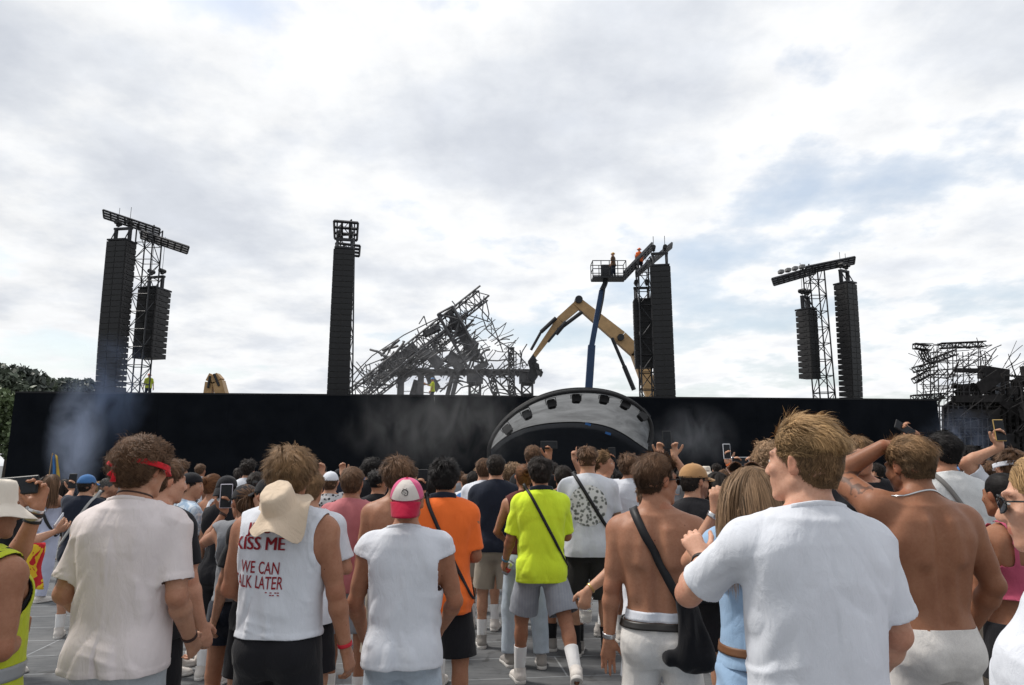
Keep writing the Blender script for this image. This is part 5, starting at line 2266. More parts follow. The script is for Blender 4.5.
for px in (1003, 1010, 1017, 1023, 1031, 1040):
    a = bp_(px, 470, .6)
    a[2] = 0
    c.tube(a, bp_(px + rng.uniform(-3, 3), rng.uniform(372, 382), .6), .12, 6)
for k in range(16):
    y0 = 376 + 6 * k
    c.tube(bp_(990, y0 + rng.uniform(-2, 2), .7), bp_(1052, y0 + rng.uniform(-3, 3), .7), .07, 5)
for k in range(110):
    x, y = rng.uniform(930, 1040), rng.uniform(392, 462)
    c.tube(bp_(x, y, rng.uniform(-.3, 2.5)), bp_(x + rng.uniform(-10, 10), y + rng.uniform(-8, 8), rng.uniform(-.3, 2.5)), .05, 4)
c.build('charred_frame', BURNT, root)
wp_keep = wp
wp = lambda x, y, Y_: at(x, y, Y_) - off
tg_ = tangle(110, lambda: (rng.uniform(920, 1035), rng.uniform(360, 440)), .03, BY, 2.0, .8, 2.4, .10)
tag(tg_.build('charred_bars', BURNT, root), kind='stuff')
c = MB()
for i in range(34):
    x, y = rng.uniform(948, 1036), rng.uniform(382, 455)
    c.box(bp_(x, y, rng.uniform(-.5, 2.5)), (rng.uniform(.4, 2.0), .12, rng.uniform(.15, .9)), rotm(y=rng.gauss(0, .35), x=rng.uniform(-.4, .4)))
tag(c.build('charred_debris', BURNT, root), kind='stuff')
wp = wp_keep
c = MB()
top_ = [(944, 470)] + [(944 + 6 * i, np.interp(944 + 6 * i, [944, 955, 975, 990, 1000, 1012, 1060], [408, 402, 397, 404, 392, 398, 394]) + rng.uniform(-5, 5)) for i in range(20)] + [(1060, 470)]
P = [bp_(x, y, 3.2) for x, y in top_]
c.prism(P, (0, 0, 0), (0, .3, 0))
c.build('charred_wall', BURNT, root)
o = MB()
P = [bp_(x, y, 1.0) for x, y in ((997, 377), (1008, 379), (1014, 392), (1012, 404), (1000, 402), (996, 392))]
o.prism(P, (0, 0, 0), (0, .1, 0))
o.build('torn_sheet', plain('sooty_white_sheet', (.30, .32, .36), .7, 0, .5, 3.0), root)


# ------------------------------------------------------------------ trees
def tree(label, px, top_py, Y, width, group=None, seed=0, col=0):
    rg = random.Random(seed)
    g0 = at(px, 465, Y)
    H = at(px, top_py, Y)[2]
    root = empty('tree', (g0[0], Y, 0))
    tag(root, label, 'tree', group)
    t = MB()
    t.tube((0, 0, 0), (.1, 0, H * .45), .32, 9, .20)
    t.tube((.1, 0, H * .45), (0, .1, H * .85), .20, 8, .05)
    cl = []
    for k in range(11):
        a, z = rg.uniform(0, 6.28), rg.uniform(.30, .85) * H
        r = width * .5 * rg.uniform(.4, .95) * (1.15 - z / H * .7)
        e = np.array((math.cos(a) * r, math.sin(a) * r, min(H * .95, z + r * .45)))
        t.tube((.1, 0, z * .8), e, .09, 6, .03)
        cl.append((e, width * rg.uniform(.16, .26)))
    for k in range(9):
        a, z = rg.uniform(0, 6.28), rg.uniform(.45, .92) * H
        r = width * .33 * rg.random() * (1.2 - z / H * .8)
        cl.append((np.array((math.cos(a) * r, math.sin(a) * r, z)), width * rg.uniform(.15, .24)))
    t.build('trunk', plain('bark', (.07, .055, .045), .9, 0, .3, 4), root)
    r_ = np.random.default_rng(seed)
    n = 7000
    ci = r_.integers(0, len(cl), n)
    C = np.array([c[0] for c in cl])[ci]
    R0 = np.array([c[1] for c in cl])[ci]
    v = r_.normal(0, 1, (n, 3))
    v /= np.linalg.norm(v, axis=1)[:, None]
    P = C + v * (R0 * r_.uniform(.45, 1.08, n))[:, None] * np.array((1, 1, .75))
    P[:, 2] = np.minimum(P[:, 2], H * 1.0 + r_.normal(0, .12, n))
    a, b_ = r_.normal(0, 1, (n, 3)), r_.normal(0, 1, (n, 3))
    a /= np.linalg.norm(a, axis=1)[:, None]
    b_ = np.cross(a, b_)
    b_ /= np.linalg.norm(b_, axis=1)[:, None]
    sz = r_.uniform(.20, .46, n)[:, None] * (Y / 80)
    V = np.stack([P - a * sz, P + b_ * sz * .6, P + a * sz, P - b_ * sz * .6], 1).reshape(-1, 3)
    F = np.arange(4 * n).reshape(-1, 4)
    tint = np.repeat(np.clip(r_.normal(1, .25, n) * (.75 + .5 * vn(P * .5, seed)), .4, 1.8), 4)[:, None].repeat(3, 1)
    key = ('leaf', col)
    if key not in MATS:
        m, nt, b = new_mat('foliage')
        at_ = N(nt, 'ShaderNodeAttribute', attribute_name='tint')
        rgb = N(nt, 'ShaderNodeRGB')
        rgb.outputs[0].default_value = (*[(.080, .100, .066), (.095, .130, .055), (.068, .082, .068)][col], 1)
        L(nt, mulcol(nt, rgb.outputs[0], at_.outputs['Color']), b.inputs['Base Color'])
        b.inputs['Roughness'].default_value = .6
        b.inputs['Transmission Weight'].default_value = 0.0
        MATS[key] = m
    link('crown', mesh_np('crown', V, F, tint, False), MATS[key], root)
    return root


for i, (px, tp_, Y, w_, c_, lab) in enumerate((
        (-22, 362, 78, 10, 0, 'tall dark tree cut by the picture edge behind the wall'),
        (6, 366, 84, 10, 2, 'big dark crowned tree rising over the wall corner'),
        (28, 374, 92, 9, 0, 'rounded tree a little lower, second in from the corner tree'),
        (45, 372, 96, 7, 2, 'narrow pointed tree in the middle of the tree row'),
        (60, 376, 98, 8, 0, 'low broad tree between the pointed tree and the array'),
        (76, 378, 100, 8, 2, 'low tree next to last before the long array'),
        (92, 380, 104, 8, 0, 'lowest tree of the row, beside the long array'),
        (-14, 388, 52, 7, 1, 'bright green tree standing at the end of the black wall'),
        (108, 384, 108, 8, 2, 'tree mostly hidden behind the long array'))):
    tree(lab, px, tp_, Y, w_, 'trees beyond the wall', 40 + i, c_)


# ------------------------------------------------------------------ smoke
def smoke(label, c, size, dens, col, seed, rise=(0, 0)):
    m = bpy.data.materials.new('smoke')
    m.use_nodes = True
    nt = m.node_tree
    nt.nodes.clear()
    out = nt.nodes.new('ShaderNodeOutputMaterial')
    pv = nt.nodes.new('ShaderNodeVolumePrincipled')
    pv.inputs['Color'].default_value = (*col, 1)
    pv.inputs['Anisotropy'].default_value = .2
    tc = nt.nodes.new('ShaderNodeTexCoord')
    ln = N(nt, 'ShaderNodeVectorMath', operation='LENGTH')
    mp = nt.nodes.new('ShaderNodeMapping')
    mp.inputs['Scale'].default_value = (1 / (size[0] * .5), 1 / (size[1] * .5), 1 / (size[2] * .5))
    L(nt, tc.outputs['Object'], mp.inputs['Vector'])
    L(nt, mp.outputs[0], ln.inputs[0])
    fall = N(nt, 'ShaderNodeMapRange')
    L(nt, ln.outputs['Value'], fall.inputs['Value'])
    fall.inputs['From Min'].default_value = 1.0
    fall.inputs['From Max'].default_value = 0.15
    no = N(nt, 'ShaderNodeTexNoise', Scale=0.75 + .1 * seed, Detail=5.0, Roughness=0.6, Distortion=0.7)
    mp2 = nt.nodes.new('ShaderNodeMapping')
    mp2.inputs['Location'].default_value = (seed * 7.3, seed * 3.1, seed)
    mp2.inputs['Scale'].default_value = (1, 1, .6)
    L(nt, tc.outputs['Object'], mp2.inputs['Vector'])
    L(nt, mp2.outputs[0], no.inputs['Vector'])
    mr = N(nt, 'ShaderNodeMapRange')
    L(nt, no.outputs['Fac'], mr.inputs['Value'])
    mr.inputs['From Min'].default_value = .38
    mr.inputs['From Max'].default_value = .72
    mu = N(nt, 'ShaderNodeMath', operation='MULTIPLY')
    L(nt, fall.outputs[0], mu.inputs[0])
    L(nt, mr.outputs[0], mu.inputs[1])
    m2 = N(nt, 'ShaderNodeMath', operation='MULTIPLY')
    L(nt, mu.outputs[0], m2.inputs[0])
    m2.inputs[1].default_value = dens
    L(nt, m2.outputs[0], pv.inputs['Density'])
    L(nt, pv.outputs[0], out.inputs['Volume'])
    F = Field((-size[0] * .56, -size[1] * .56, -size[2] * .56), (size[0] * .56, size[1] * .56, size[2] * .56), min(size) / 10)
    F.ell((0, 0, 0), np.array(size) * .5)
    V, Q = F.nets()
    o = link('smoke', mesh_np('smoke', V, Q), m)
    o.location = tuple(c)
    tag(o, label, 'smoke', kind='stuff')
    return o


smoke('thin blue smoke plume rising in front of the wall near the trees', at(76, 438, 30), (2.7, 2.2, 5.8), .75, (.58, .68, .90), 1)
smoke('faint upper wisp of blue smoke drifting over the long array', at(108, 392, 31), (4.2, 2.4, 5.8), .22, (.45, .60, .95), 2)
smoke('pale grey smoke drifting along the wall beside the canopy', at(440, 424, 32), (10.5, 2.6, 4.8), .17, (.85, .85, .86), 3)
smoke('small grey smoke cloud by the steep end of the canopy', at(693, 436, 31), (4.4, 2.2, 3.2), .20, (.75, .78, .85), 4)
smoke('blue smoke hanging before the burnt stage', at(962, 444, 40), (5.6, 2.6, 4.6), .26, (.55, .66, .92), 5)
smoke('dusty haze of smoke around the collapsed stage', at(445, 372, 58), (19, 6, 8), .055, (.9, .9, .92), 6)

# ------------------------------------------------------------------ people near the lens
WHITE = cloth('white_cotton', (.68, .705, .76))
PALEPINK = cloth('pale_pink_cotton', (.74, .67, .665))
BLACKC = cloth('black_cotton', (.014, .014, .017))
NAVY = cloth('navy_cotton', (.018, .023, .038))
PALEDENIM = cloth('pale_denim', (.46, .53, .60), 'denim')
OFFWHITE = cloth('offwhite_twill', (.72, .69, .65), 'denim')
GREYSH = cloth('grey_shorts', (.30, .32, .36), 'stripe')
ORANGE = cloth('orange_cotton', (.92, .175, .035))
NEON = cloth('neon_yellow_cotton', (.70, .90, .045))
KHAKI = cloth('khaki_cotton', (.36, .31, .25))
PINK = cloth('faded_pink_cotton', (.50, .17, .185))
BEIGE = cloth('beige_canvas', (.66, .53, .40))
CREAM = cloth('cream_canvas', (.72, .65, .56))
STRAP = plain('black_webbing', (.012, .012, .014), .55)
REDW = plain('red_woven_band', (.55, .02, .035), .6)
STEEL = plain('brushed_steel', (.55, .55, .56), .28, 1.0)
BLKP = plain('black_plastic', (.012, .012, .013), .5)
LENS = plain('dark_lens', (.010, .010, .012), .06, 0, spec=.8)
SOLEW = plain('white_rubber', (.62, .60, .57), .55)
SOLEB = plain('black_rubber', (.02, .02, .02), .6)
SHW = cloth('white_trainer', (.66, .62, .58))
SHB = cloth('black_trainer', (.03, .03, .032))
SHG = cloth('grey_trainer', (.30, .28, .26))
SOCKW = cloth('white_sock', (.78, .78, .78))
SOCKB = cloth('black_sock', (.016, .016, .018))


def person(label, group=None, **kw):
    h = Human(**kw)
    h.place()
    tag(h.root, label, 'person', group)
    h.body()
    return h


def text_on(h, parent, mat, lines, name='lettering'):
    """lines: (string, px centre, py centre, px width or None, px cap height, rotation, boldness); letters laid on the cloth"""
    bt = h.surf()
    for (st, px, py, wpx, hpx, rot, bold, lift) in [(l[0], l[1] + dx, l[2], l[3], l[4], l[5], 0.0 if l[6] > .012 else l[6], dz) for l in lines for dx, dz in (((-.55, .0035), (.55, .0047)) if l[6] > .012 else ((0, .0035),))]:
        cu = bpy.data.curves.new('lettering', 'FONT')
        cu.body = st
        cu.align_x = 'CENTER'
        cu.align_y = 'CENTER'
        cu.offset = bold
        cu.resolution_u = 3
        ob = bpy.data.objects.new('lettering', cu)
        COL.objects.link(ob)
        dg = bpy.context.evaluated_depsgraph_get()
        me = bpy.data.meshes.new_from_object(ob.evaluated_get(dg))
        bpy.data.objects.remove(ob)
        import bmesh
        bm = bmesh.new()
        bm.from_mesh(me)
        bmesh.ops.triangulate(bm, faces=bm.faces[:])
        for _ in range(2):
            le = [e for e in bm.edges if e.calc_length() > .12]
            if le:
                bmesh.ops.subdivide_edges(bm, edges=le, cuts=1)
                bmesh.ops.triangulate(bm, faces=[f for f in bm.faces if len(f.verts) > 3])
        xs = [v.co.x for v in bm.verts]
        ys = [v.co.y for v in bm.verts]
        W, Hh = max(xs) - min(xs), max(ys) - min(ys)
        c = h.to_local(at(px, py, h.Y))
        ux = h.to_local(at(px + 1, py, h.Y)) - c
        sx_ = np.linalg.norm(ux)
        cr, sr = math.cos(rot), math.sin(rot)
        dirv = h.Rz.T @ np.array((0, 1., 0))
        rgt = h.Rz.T @ np.array((1., 0, 0))
        for v in bm.verts:
            x = (v.co.x - (max(xs) + min(xs)) / 2) / W * wpx * sx_
            y = (v.co.y - (max(ys) + min(ys)) / 2) / Hh * hpx * sx_
            x, y = x * cr - y * sr, x * sr + y * cr
            p = c + rgt * x + np.array((0, 0, y))
            hit = bt.ray_cast(Vector(p - dirv * .6), Vector(dirv), 1.2)
            if hit[0] is not None:
                q = np.array(hit[0]) - dirv * lift
            else:
                q = p
            v.co = Vector(q)
        bm.to_mesh(me)
        bm.free()
        me.materials.clear()
        o = link(name, me, mat, parent)


# 1 pale pink T-shirt, curly hair, red bandana
h = person('man in pale pink T-shirt with a red bandana tied round curly brown hair', px=143, top=430, Y=3.1, rz=-6, bw=1.0, hair_h=.05,
           aL=('d', 13, -8, 66, .6), aR=('d', 12, -8, 50, .35), tone='light', head=(-10, 4, 0), res=.0065, hR=dict(curl=.55))
A = h
put_hair(h, 'curly', 'brown', 1)
h.top('t_shirt', PALEPINK, hem=.865, sleeve=.225, loose=.022, seed=11, amp=.026, collar=PALEPINK)
h.bottom('jeans', cloth('light_grey_denim', (.50, .54, .57), 'denim'), length=.80, loose=.025)
hb = bvh(h.V, h.Q)
h.ring('bandana', cloth('red_bandana', (.60, .018, .03), 'pattern' if False else 'jersey'), h.hp(0, -.018, .018), h.Rh @ np.array((0, .20, 1.)), .0125, .026, .25, bt=hb, rmin=.096)
k = MB()
for (a, b_, r) in (((0.0, -.145, .002), (-.018, -.150, -.030), .012), ((0.0, -.145, .002), (-.040, -.140, .022), .011), ((0.0, -.145, .0), (.004, -.150, -.055), .011)):
    k.tube(a, b_, .005, 8, r)
k.box((0, -.143, .002), (.022, .016, .02), bev=.006)
k.build('bandana_knot', cloth('red_bandana', (.60, .018, .03)), h.root, True, h.headM())
h.ring('necklace', plain('brown_cord', (.05, .025, .02), .6), h.tp(0, -.012, 1.545), h.R @ np.array((0, .35, 1.)), .003, .002, .2, thick=.004)
f = h.J['wrR'] - h.J['elR']
h.ring('bracelet', plain('brown_cord', (.05, .025, .02), .6), h.J['wrR'] - unit(f) * .015, f, .007, .003, .08)

# 2 white tank with red lettering, hat on the nape
h = person('man in red lettered white tank top, beige bucket hat hanging at his neck', px=291, top=443, Y=3.3, rz=-4, hair_h=.035,
           aL=('d', 14, 6, 70, .7), aR=('d', 13, -2, 12), tone='tan', head=(4, 6, 3), res=.0068, hR=dict(curl=.55))
B = h
put_hair(h, 'wavy', 'darkblond', 2)
tk = h.top('tank_top', WHITE, hem=.968, kind='tank', loose=.008, seed=21, amp=.019)
RED = plain('dark_red_print', (.26, .012, .022), .8)
text_on(h, tk, RED, [('JUST', 274, 527, 34, 13, -.01, .03), ('KISS ME', 270, 540, 50, 12, -.02, .014),
                     ('WE CAN', 270, 563, 39, 11.5, -.05, .008), ('TALK LATER', 266, 577, 54, 11.5, -.04, .008), ('- - --', 283, 587, 13, 1.0, -.06, .01), ('-- -', 285, 589.5, 9, 1.0, -.06, .01)])
mk = MB()
h.bottom('shorts', BLACKC, length=.40, loose=.04, waist=1.0)
M = h.headM()
T = h.tp(.03, -.140, 1.525)
bucket_hat(h, BEIGE, Matrix.Translation(Vector(T)) @ Matrix.Rotation(R_(34), 4, 'X') @ Matrix.Rotation(R_(-4), 4, 'Y') @ Matrix.Scale(.86, 4), flare=.085, floppy=.035)
f = h.J['wrR'] - h.J['elR']
h.ring('wristband', REDW, h.J['wrR'] - unit(f) * .02, f, .008, .003, .08)

# 3 white sleeveless shirt, pink and white cap worn backwards
h = person('man in white sleeveless shirt with a pink and white cap on backwards', px=408, top=473, Y=3.5, rz=2, hair_h=.03, bw=.98,
           aL=('d', 15, 2, 40, .6), aR=('d', 16, 4, 55, .7), tone='tan', head=(0, -4, 0), res=.0085)
C = h
put_hair(h, 'buzz', 'brown', 3)
h.top('sleeveless_shirt', WHITE, hem=.86, kind='wide', loose=.02, seed=31, amp=.021, collar=WHITE)
h.bottom('jean_shorts', PALEDENIM, length=.42, loose=.04)
CAPPINK = cloth('pink_cap_cloth', (.62, .10, .22))
cp = cap_hat(h, CAPPINK, cloth('crimson_visor', (.42, .012, .045)), back=True, front_mat=cloth('offwhite_cap_panel', (.62, .57, .53)), tilt=-8)
k = MB()   # the dark emblem of a running animal
for a, b_, r in (((-.016, .016), (-.004, .022), .004), ((-.004, .022), (.012, .018), .005), ((.012, .018), (.020, .006), .005), ((.020, .006), (.016, -.006), .004), ((.016, -.006), (.004, -.010), .003), ((.004, -.010), (-.006, .0), .003), ((-.016, .016), (-.020, .004), .003), ((-.020, .004), (-.012, -.002), .0025), ((-.012, .010), (.004, .008), .002), ((.002, .002), (.010, .004), .0025), ((.006, .020), (.012, .030), .002), ((-.010, .020), (-.014, .028), .002)):
    def on(p):
        t = math.pi / 2 + p[0] / .1
        a_ = R_(24) + p[1] / .1
        return (.0925 * math.cos(a_) ** .9 * math.cos(t), -.016 + .1145 * math.cos(a_) ** .9 * math.sin(t), .03 + .105 * math.sin(a_))
    k.tube(on(a), on(b_), r * .6, 5, r * .5)
k.build('emblem', BLKP, cp)

# 4 orange shirt
h = person('man in bright orange polo shirt with a black strap across his back', px=446, top=456, Y=4.75, rz=-4, hair_h=.03, bw=.93,
           aL=('d', 10, 4, 30), aR=('d', 8, 2, 85, .6), tone='tan', lL=(3, 6, 5), lR=(-5, 3, 5))
put_hair(h, 'messy', 'black', 4)
h.top('polo_shirt', ORANGE, hem=.80, sleeve=.24, loose=.016, seed=41, amp=.019)
h.neck_ring(NAVY, h.outer_obj, .010, 'collar', .010)
h.bottom('shorts', BLACKC, length=.40, loose=.035)
h.shoes(SHW, SOLEW, SOCKW, .20)
bag = h.world_empty('crossbody_bag')
tag(bag, 'thin black bag strap running across the orange polo shirt', 'bag')
h.strap(STRAP, -1, .012, bag, .006, 1.0)

# 5 neon yellow shirt, walking
h = person('man in neon yellow polo shirt and grey shorts stepping across the floor', px=540, top=453, Y=5.8, rz=6, hair_h=.03,
           aL=('d', 12, 8, 30, .1), aR=('d', 10, 14, 95, .5), bw=.95, tone='tan', lL=(14, 6, 8), lR=(-22, 22, 12), res=.0105, hL=dict(curl=.9))
E = h
put_hair(h, 'messy', 'dark', 5)
h.top('polo_shirt', NEON, hem=.82, sleeve=.25, loose=.026, seed=51, amp=.019)
h.neck_ring(NAVY, h.outer_obj, .010, 'collar', .010)
h.bottom('shorts', GREYSH, length=.36, loose=.045)
h.shoes(SHW, SOLEW, SOCKW, .20)
bag = h.world_empty('crossbody_bag')
tag(bag, 'thin black bag strap running across the neon yellow shirt', 'bag')
h.strap(STRAP, -1, .012, bag, .006, 1.02)

# 6 bare back with black strap, white trousers, head to the right
h = person('shirtless man in white trousers with a black bag strap over his bare back', px=654, top=450, Y=3.5, rz=-14, hair_h=.03,
           aL=('d', 8, -3, 10), aR=('d', 14, 30, 100, .3), tone='tan', head=(-50, 2, 0), bare=True, face=True, res=.0068, hL=dict(curl=.18, spread=.06, n=(.35, -.95, 0)))
F_ = h
put_hair(h, 'swept', 'brown', 6)
shades(h, BLKP, LENS)
eyes(h)
h.outer = (h.V, h.Q)
bt = bvh(h.V, h.Q)
h.ring('underwear', WHITE, h.tp(0, -.01, 1.025), (0, 0, 1), .022, .005, .3, bt=bt)
h.bottom('trousers', OFFWHITE, waist=1.0, length=.80, loose=.03, amp=.010)
h.ring('belt', plain('black_leather', (.015, .013, .012), .4), h.tp(0, -.01, .988), (0, 0, 1), .016, .021, .3, bt=bt)
f = h.J['wrL'] - h.J['elL']
h.ring('watch', STEEL, h.J['wrL'] - unit(f) * .02, f, .011, .003, .08)
bag = h.world_empty('crossbody_bag')
tag(bag, 'slack black cloth bag hanging at the bare backed man on its strap', 'bag')
h.strap(STRAP, -1, .020, bag, .006, .98)
pts = [h.tp(.105, -.20, 1.10), h.tp(.13, -.185, 1.10)]
F = Field(h.tp(-.1, -.45, .6), h.tp(.45, .2, 1.2), .009)
F.cap(h.tp(.12, -.150, 1.10), h.tp(.125, -.160, .87), .035, .055, .05)
F.cap(h.tp(.16, -.13, 1.06), h.tp(.21, -.12, .86), .03, .045, .05)
F.cap(h.tp(.05, -.160, .865), h.tp(.21, -.145, .85), .035, .035, .04)
V, Q = F.nets()
nn = normals(V, Q)
V = V + nn * (.026 * (vn(V * np.array((26, 26, 7)), 5) - .5))[:, None]
link('pouch', mesh_np('pouch', V, Q), cloth('black_nylon', (.010, .010, .012)), bag)

# 7 the big white T-shirt at right
h = person('tall blond man in plain white T-shirt, arm out to the woman beside him', px=797, top=413, Y=2.25, rz=4, hair_h=.035, bw=1.02,
           aL=('w', (703, 560, 2.62), (-.8, -.25, -.75)), aR=('d', 15, 4, 40, .5), tone='fair', head=(38, -2, 0), face=True, res=.0062, lean=(-2, 0, 0),
           hL=dict(d=(-.25, .6, .75), n=(.3, .5, -.55), curl=.7))
G = h
put_hair(h, 'quiff', 'blond', 7)
put_hair(h, 'under', 'darkblond', 7)
eyes(h)
h.top('t_shirt', WHITE, hem=.82, sleeve=.225, loose=.022, seed=71, amp=.022, collar=WHITE)
h.bottom('jeans', PALEDENIM, length=.8)
f = h.J['wrL'] - h.J['elL']
h.ring('watch', STRAP, h.J['wrL'] - unit(f) * .025, f, .012, .004, .08)

# 8 woman with long hair in pale blue
h = person('woman with long light brown hair in a pale blue dress with a brown belt', px=750, top=463, Y=2.9, rz=4, sex='f', hair_h=.02, bw=1.0,
           aL=('w', (716, 512, 3.1), (-.5, 0, -.9)), aR=('d', 12, 10, 20), tone='light', head=(0, 4, 0), res=.0072, hL=dict(d=(.1, .1, 1), n=(.2, 1, 0), curl=.6))
H_ = h
put_hair(h, 'long', 'light', 8)
PBLUE = cloth('pale_blue_linen', (.30, .44, .62))
h.top('bodice', PBLUE, hem=.99, kind='wide', loose=.015, seed=81)
h.ring('belt', plain('brown_leather', (.16, .07, .03), .5), h.tp(0, -.005, 1.055), h.R @ np.array((0, 0, 1.)), .016, .004, .3, bt=h.surf())
h.bottom('skirt', PBLUE, waist=1.03, length=.62, kind='skirt', loose=.07, amp=.03)
shades(h, plain('tortoise_frame', (.12, .05, .02), .3), LENS, up=True)
f = h.J['wrL'] - h.J['elL']
h.ring('watch', STEEL, h.J['wrL'] - unit(f) * .02, f, .010, .003, .08)

# 9 muscular bare back, silver chain, hand on head
h = person('muscular shirtless man with a silver chain resting one hand on his head', px=910, top=432, Y=3.2, rz=8, hair_h=.03, bw=1.10, mu=1.16,
           aL=('l', (-.080, .075, 1.745), (-.6, .75, -.5)), aR=('d', 18, -6, 45, .5), tone='brown', head=(10, 10, 0), bare=True, res=.0068, tattoo='L', beard=(.40, .34, .32),
           hL=dict(d=(.9, -.25, .15), n=(.1, 0, -1), curl=.45))
I_ = h
put_hair(h, 'swept', 'darkblond', 9)
h.bottom('trousers', OFFWHITE, waist=1.0, length=.80, loose=.025, amp=.010)
h.ring('necklace', STEEL, h.tp(0, -.01, 1.500), h.R @ np.array((0, .75, 1.)), .0032, .002, .2, thick=.004)

# 10 woman at the right edge
h = person('blonde woman in white T-shirt and sunglasses at the edge, seen from the side', px=1050, top=448, Y=1.75, rz=50, sex='f', hair_h=.015,
           aL=('d', 12, 4, 12), aR=('d', 12, 4, 20), tone='fair', head=(6, 4, 0), face=True, res=.0065)
J_ = h
put_hair(h, 'bob', 'blond', 10)
shades(h, BLKP, LENS)
eyes(h)
h.top('t_shirt', WHITE, hem=.80, sleeve=.24, loose=.075, seed=101, amp=.019, collar=WHITE)
h.bottom('jeans', PALEDENIM, length=.8)

# 11 hi-vis vest at the left edge
HIVIS = cloth('hi_vis_yellow', (.50, .56, .035))
h = person('person in cream bucket hat and yellow hi vis vest at the edge', px=-8, top=471, Y=2.7, rz=-20, hair_h=.03, bw=1.02,
           aR=('d', 9, -6, 104, .9), aL=('w', (38, 508, 3.0), (-.3, .2, -1)), tone='tan', head=(-10, 2, 0), res=.0065, hL=dict(d=(-.15, .1, 1), n=(.5, -1, 0), curl=.75))
K = h
put_hair(h, 'buzz', 'brown', 11)
h.top('t_shirt', BLACKC, hem=.84, kind='tank', loose=.0, seed=111)
h.top('vest', HIVIS, hem=.92, kind='tank', loose=.06, seed=112)
bt = h.surf()
h.ring('reflective_band', plain('reflective_grey', (.30, .31, .32), .35), h.tp(0, -.01, 1.045), (0, 0, 1), .026, .004, .4, bt=bt)
h.bottom('trousers', BLACKC, length=.8)
bucket_hat(h, CREAM, flare=.06)
f = h.J['wrL'] - h.J['elL']
for i, (dd, m) in enumerate(((.01, STEEL), (.026, STRAP), (.042, STEEL), (.055, STRAP))):
    h.ring('bracelet', m, h.J['wrL'] - unit(f) * dd, f, .006, .003, .08)
# shoes for everyone near, also where the picture edge cuts them
for q in (A, B, C, F_, G, I_, K, J_):
    q.shoes(SHW, SOLEW, SOCKW)
H_.shoes(SHW, SOLEW, None)

# ------------------------------------------------------------------ things in hands
SCREEN = plain('phone_screen', (.012, .014, .018), .3, 0, .5, 20, spec=.25)


def place_rot(o, pos, xa, ya, za):
    M = Matrix.Identity(4)
    for i in range(3):
        M[i][0], M[i][1], M[i][2], M[i][3] = xa[i], ya[i], za[i], pos[i]
    o.matrix_world = M


def phone(h, side, label, wide=False, case=BLKP, shift=(0, 0, 0), tilt=0.0, group='phones held up to film'):
    d, pn, t = h.hand_frame(side)
    if tilt:
        d, pn = turn(d, t, tilt), turn(pn, t, tilt)
    pos = h.J['wr' + side] + d * (.115 if not wide else .135) * h.s + pn * .026 * h.s + t * shift[0] + d * shift[1]
    up = d if not wide else t
    W = lambda v: h.Rz @ np.asarray(v)
    za, ya = W(up), W(-pn)
    xa = np.cross(ya, za)
    o = empty('phone')
    place_rot(o, h.to_world(pos), xa, ya, za)
    tag(o, label, 'phone', group)
    MB().box((0, 0, 0), (.078, .010, .160), bev=.004).build('case', case, o)
    MB().box((0, -.0062, 0), (.069, .002, .149)).build('screen', SCREEN, o)
    MB().box((-.018, .0068, .055), (.032, .004, .034), bev=.002).build('camera_bump', BLKP, o)
    return o


UP = dict(d=(0, .1, 1), n=(0, -1, 0), curl=.8)
MAT = {}


def C_(name, col, kind='jersey'):
    return cloth(name, col, kind)


TOPS = {
    'black': BLACKC, 'navy': NAVY, 'white': WHITE, 'grey': C_('grey_marl', (.25, .26, .28)), 'pink': PINK, 'blue': C_('mid_blue_cotton', (.06, .16, .36)),
    'pattern': C_('black_white_print', (.55, .55, .56), 'pattern'), 'tiedye': C_('pale_blue_tie_dye', (.62, .68, .74), 'tiedye'), 'stripe': C_('white_stripe_shirt', (.72, .74, .80), 'stripe'),
    'linen': C_('white_linen', (.70, .71, .70), 'denim'), 'burgundy': C_('burgundy_rib', (.10, .025, .022)), 'olive': C_('olive_cotton', (.10, .105, .05)), 'lavender': C_('pale_lavender_cotton', (.46, .49, .62)),
    'red': C_('red_cotton', (.45, .03, .03)), 'green': C_('green_cotton', (.04, .16, .08)), 'cream': CREAM, 'neonpink': C_('neon_pink_mesh', (.46, .085, .15)), 'teal': C_('teal_cotton', (.03, .20, .22)), 'yellow': C_('yellow_cotton', (.62, .45, .06)),
    'lightblue': C_('light_blue_cotton', (.38, .52, .68)), 'darkprint': C_('dark_print', (.16, .16, .17), 'pattern'), 'tan': BEIGE,
}
BOTS = {
    'black': BLACKC, 'khaki': KHAKI, 'grey': GREYSH, 'denim': C_('blue_denim', (.10, .17, .29), 'denim'), 'darkdenim': C_('dark_denim', (.022, .028, .042), 'denim'), 'palejean': PALEDENIM, 'white': OFFWHITE,
    'lavender': TOPS['lavender'], 'charcoal': C_('charcoal_cotton', (.035, .034, .033)), 'lightshort': C_('light_denim_short', (.22, .33, .50), 'denim'),
}


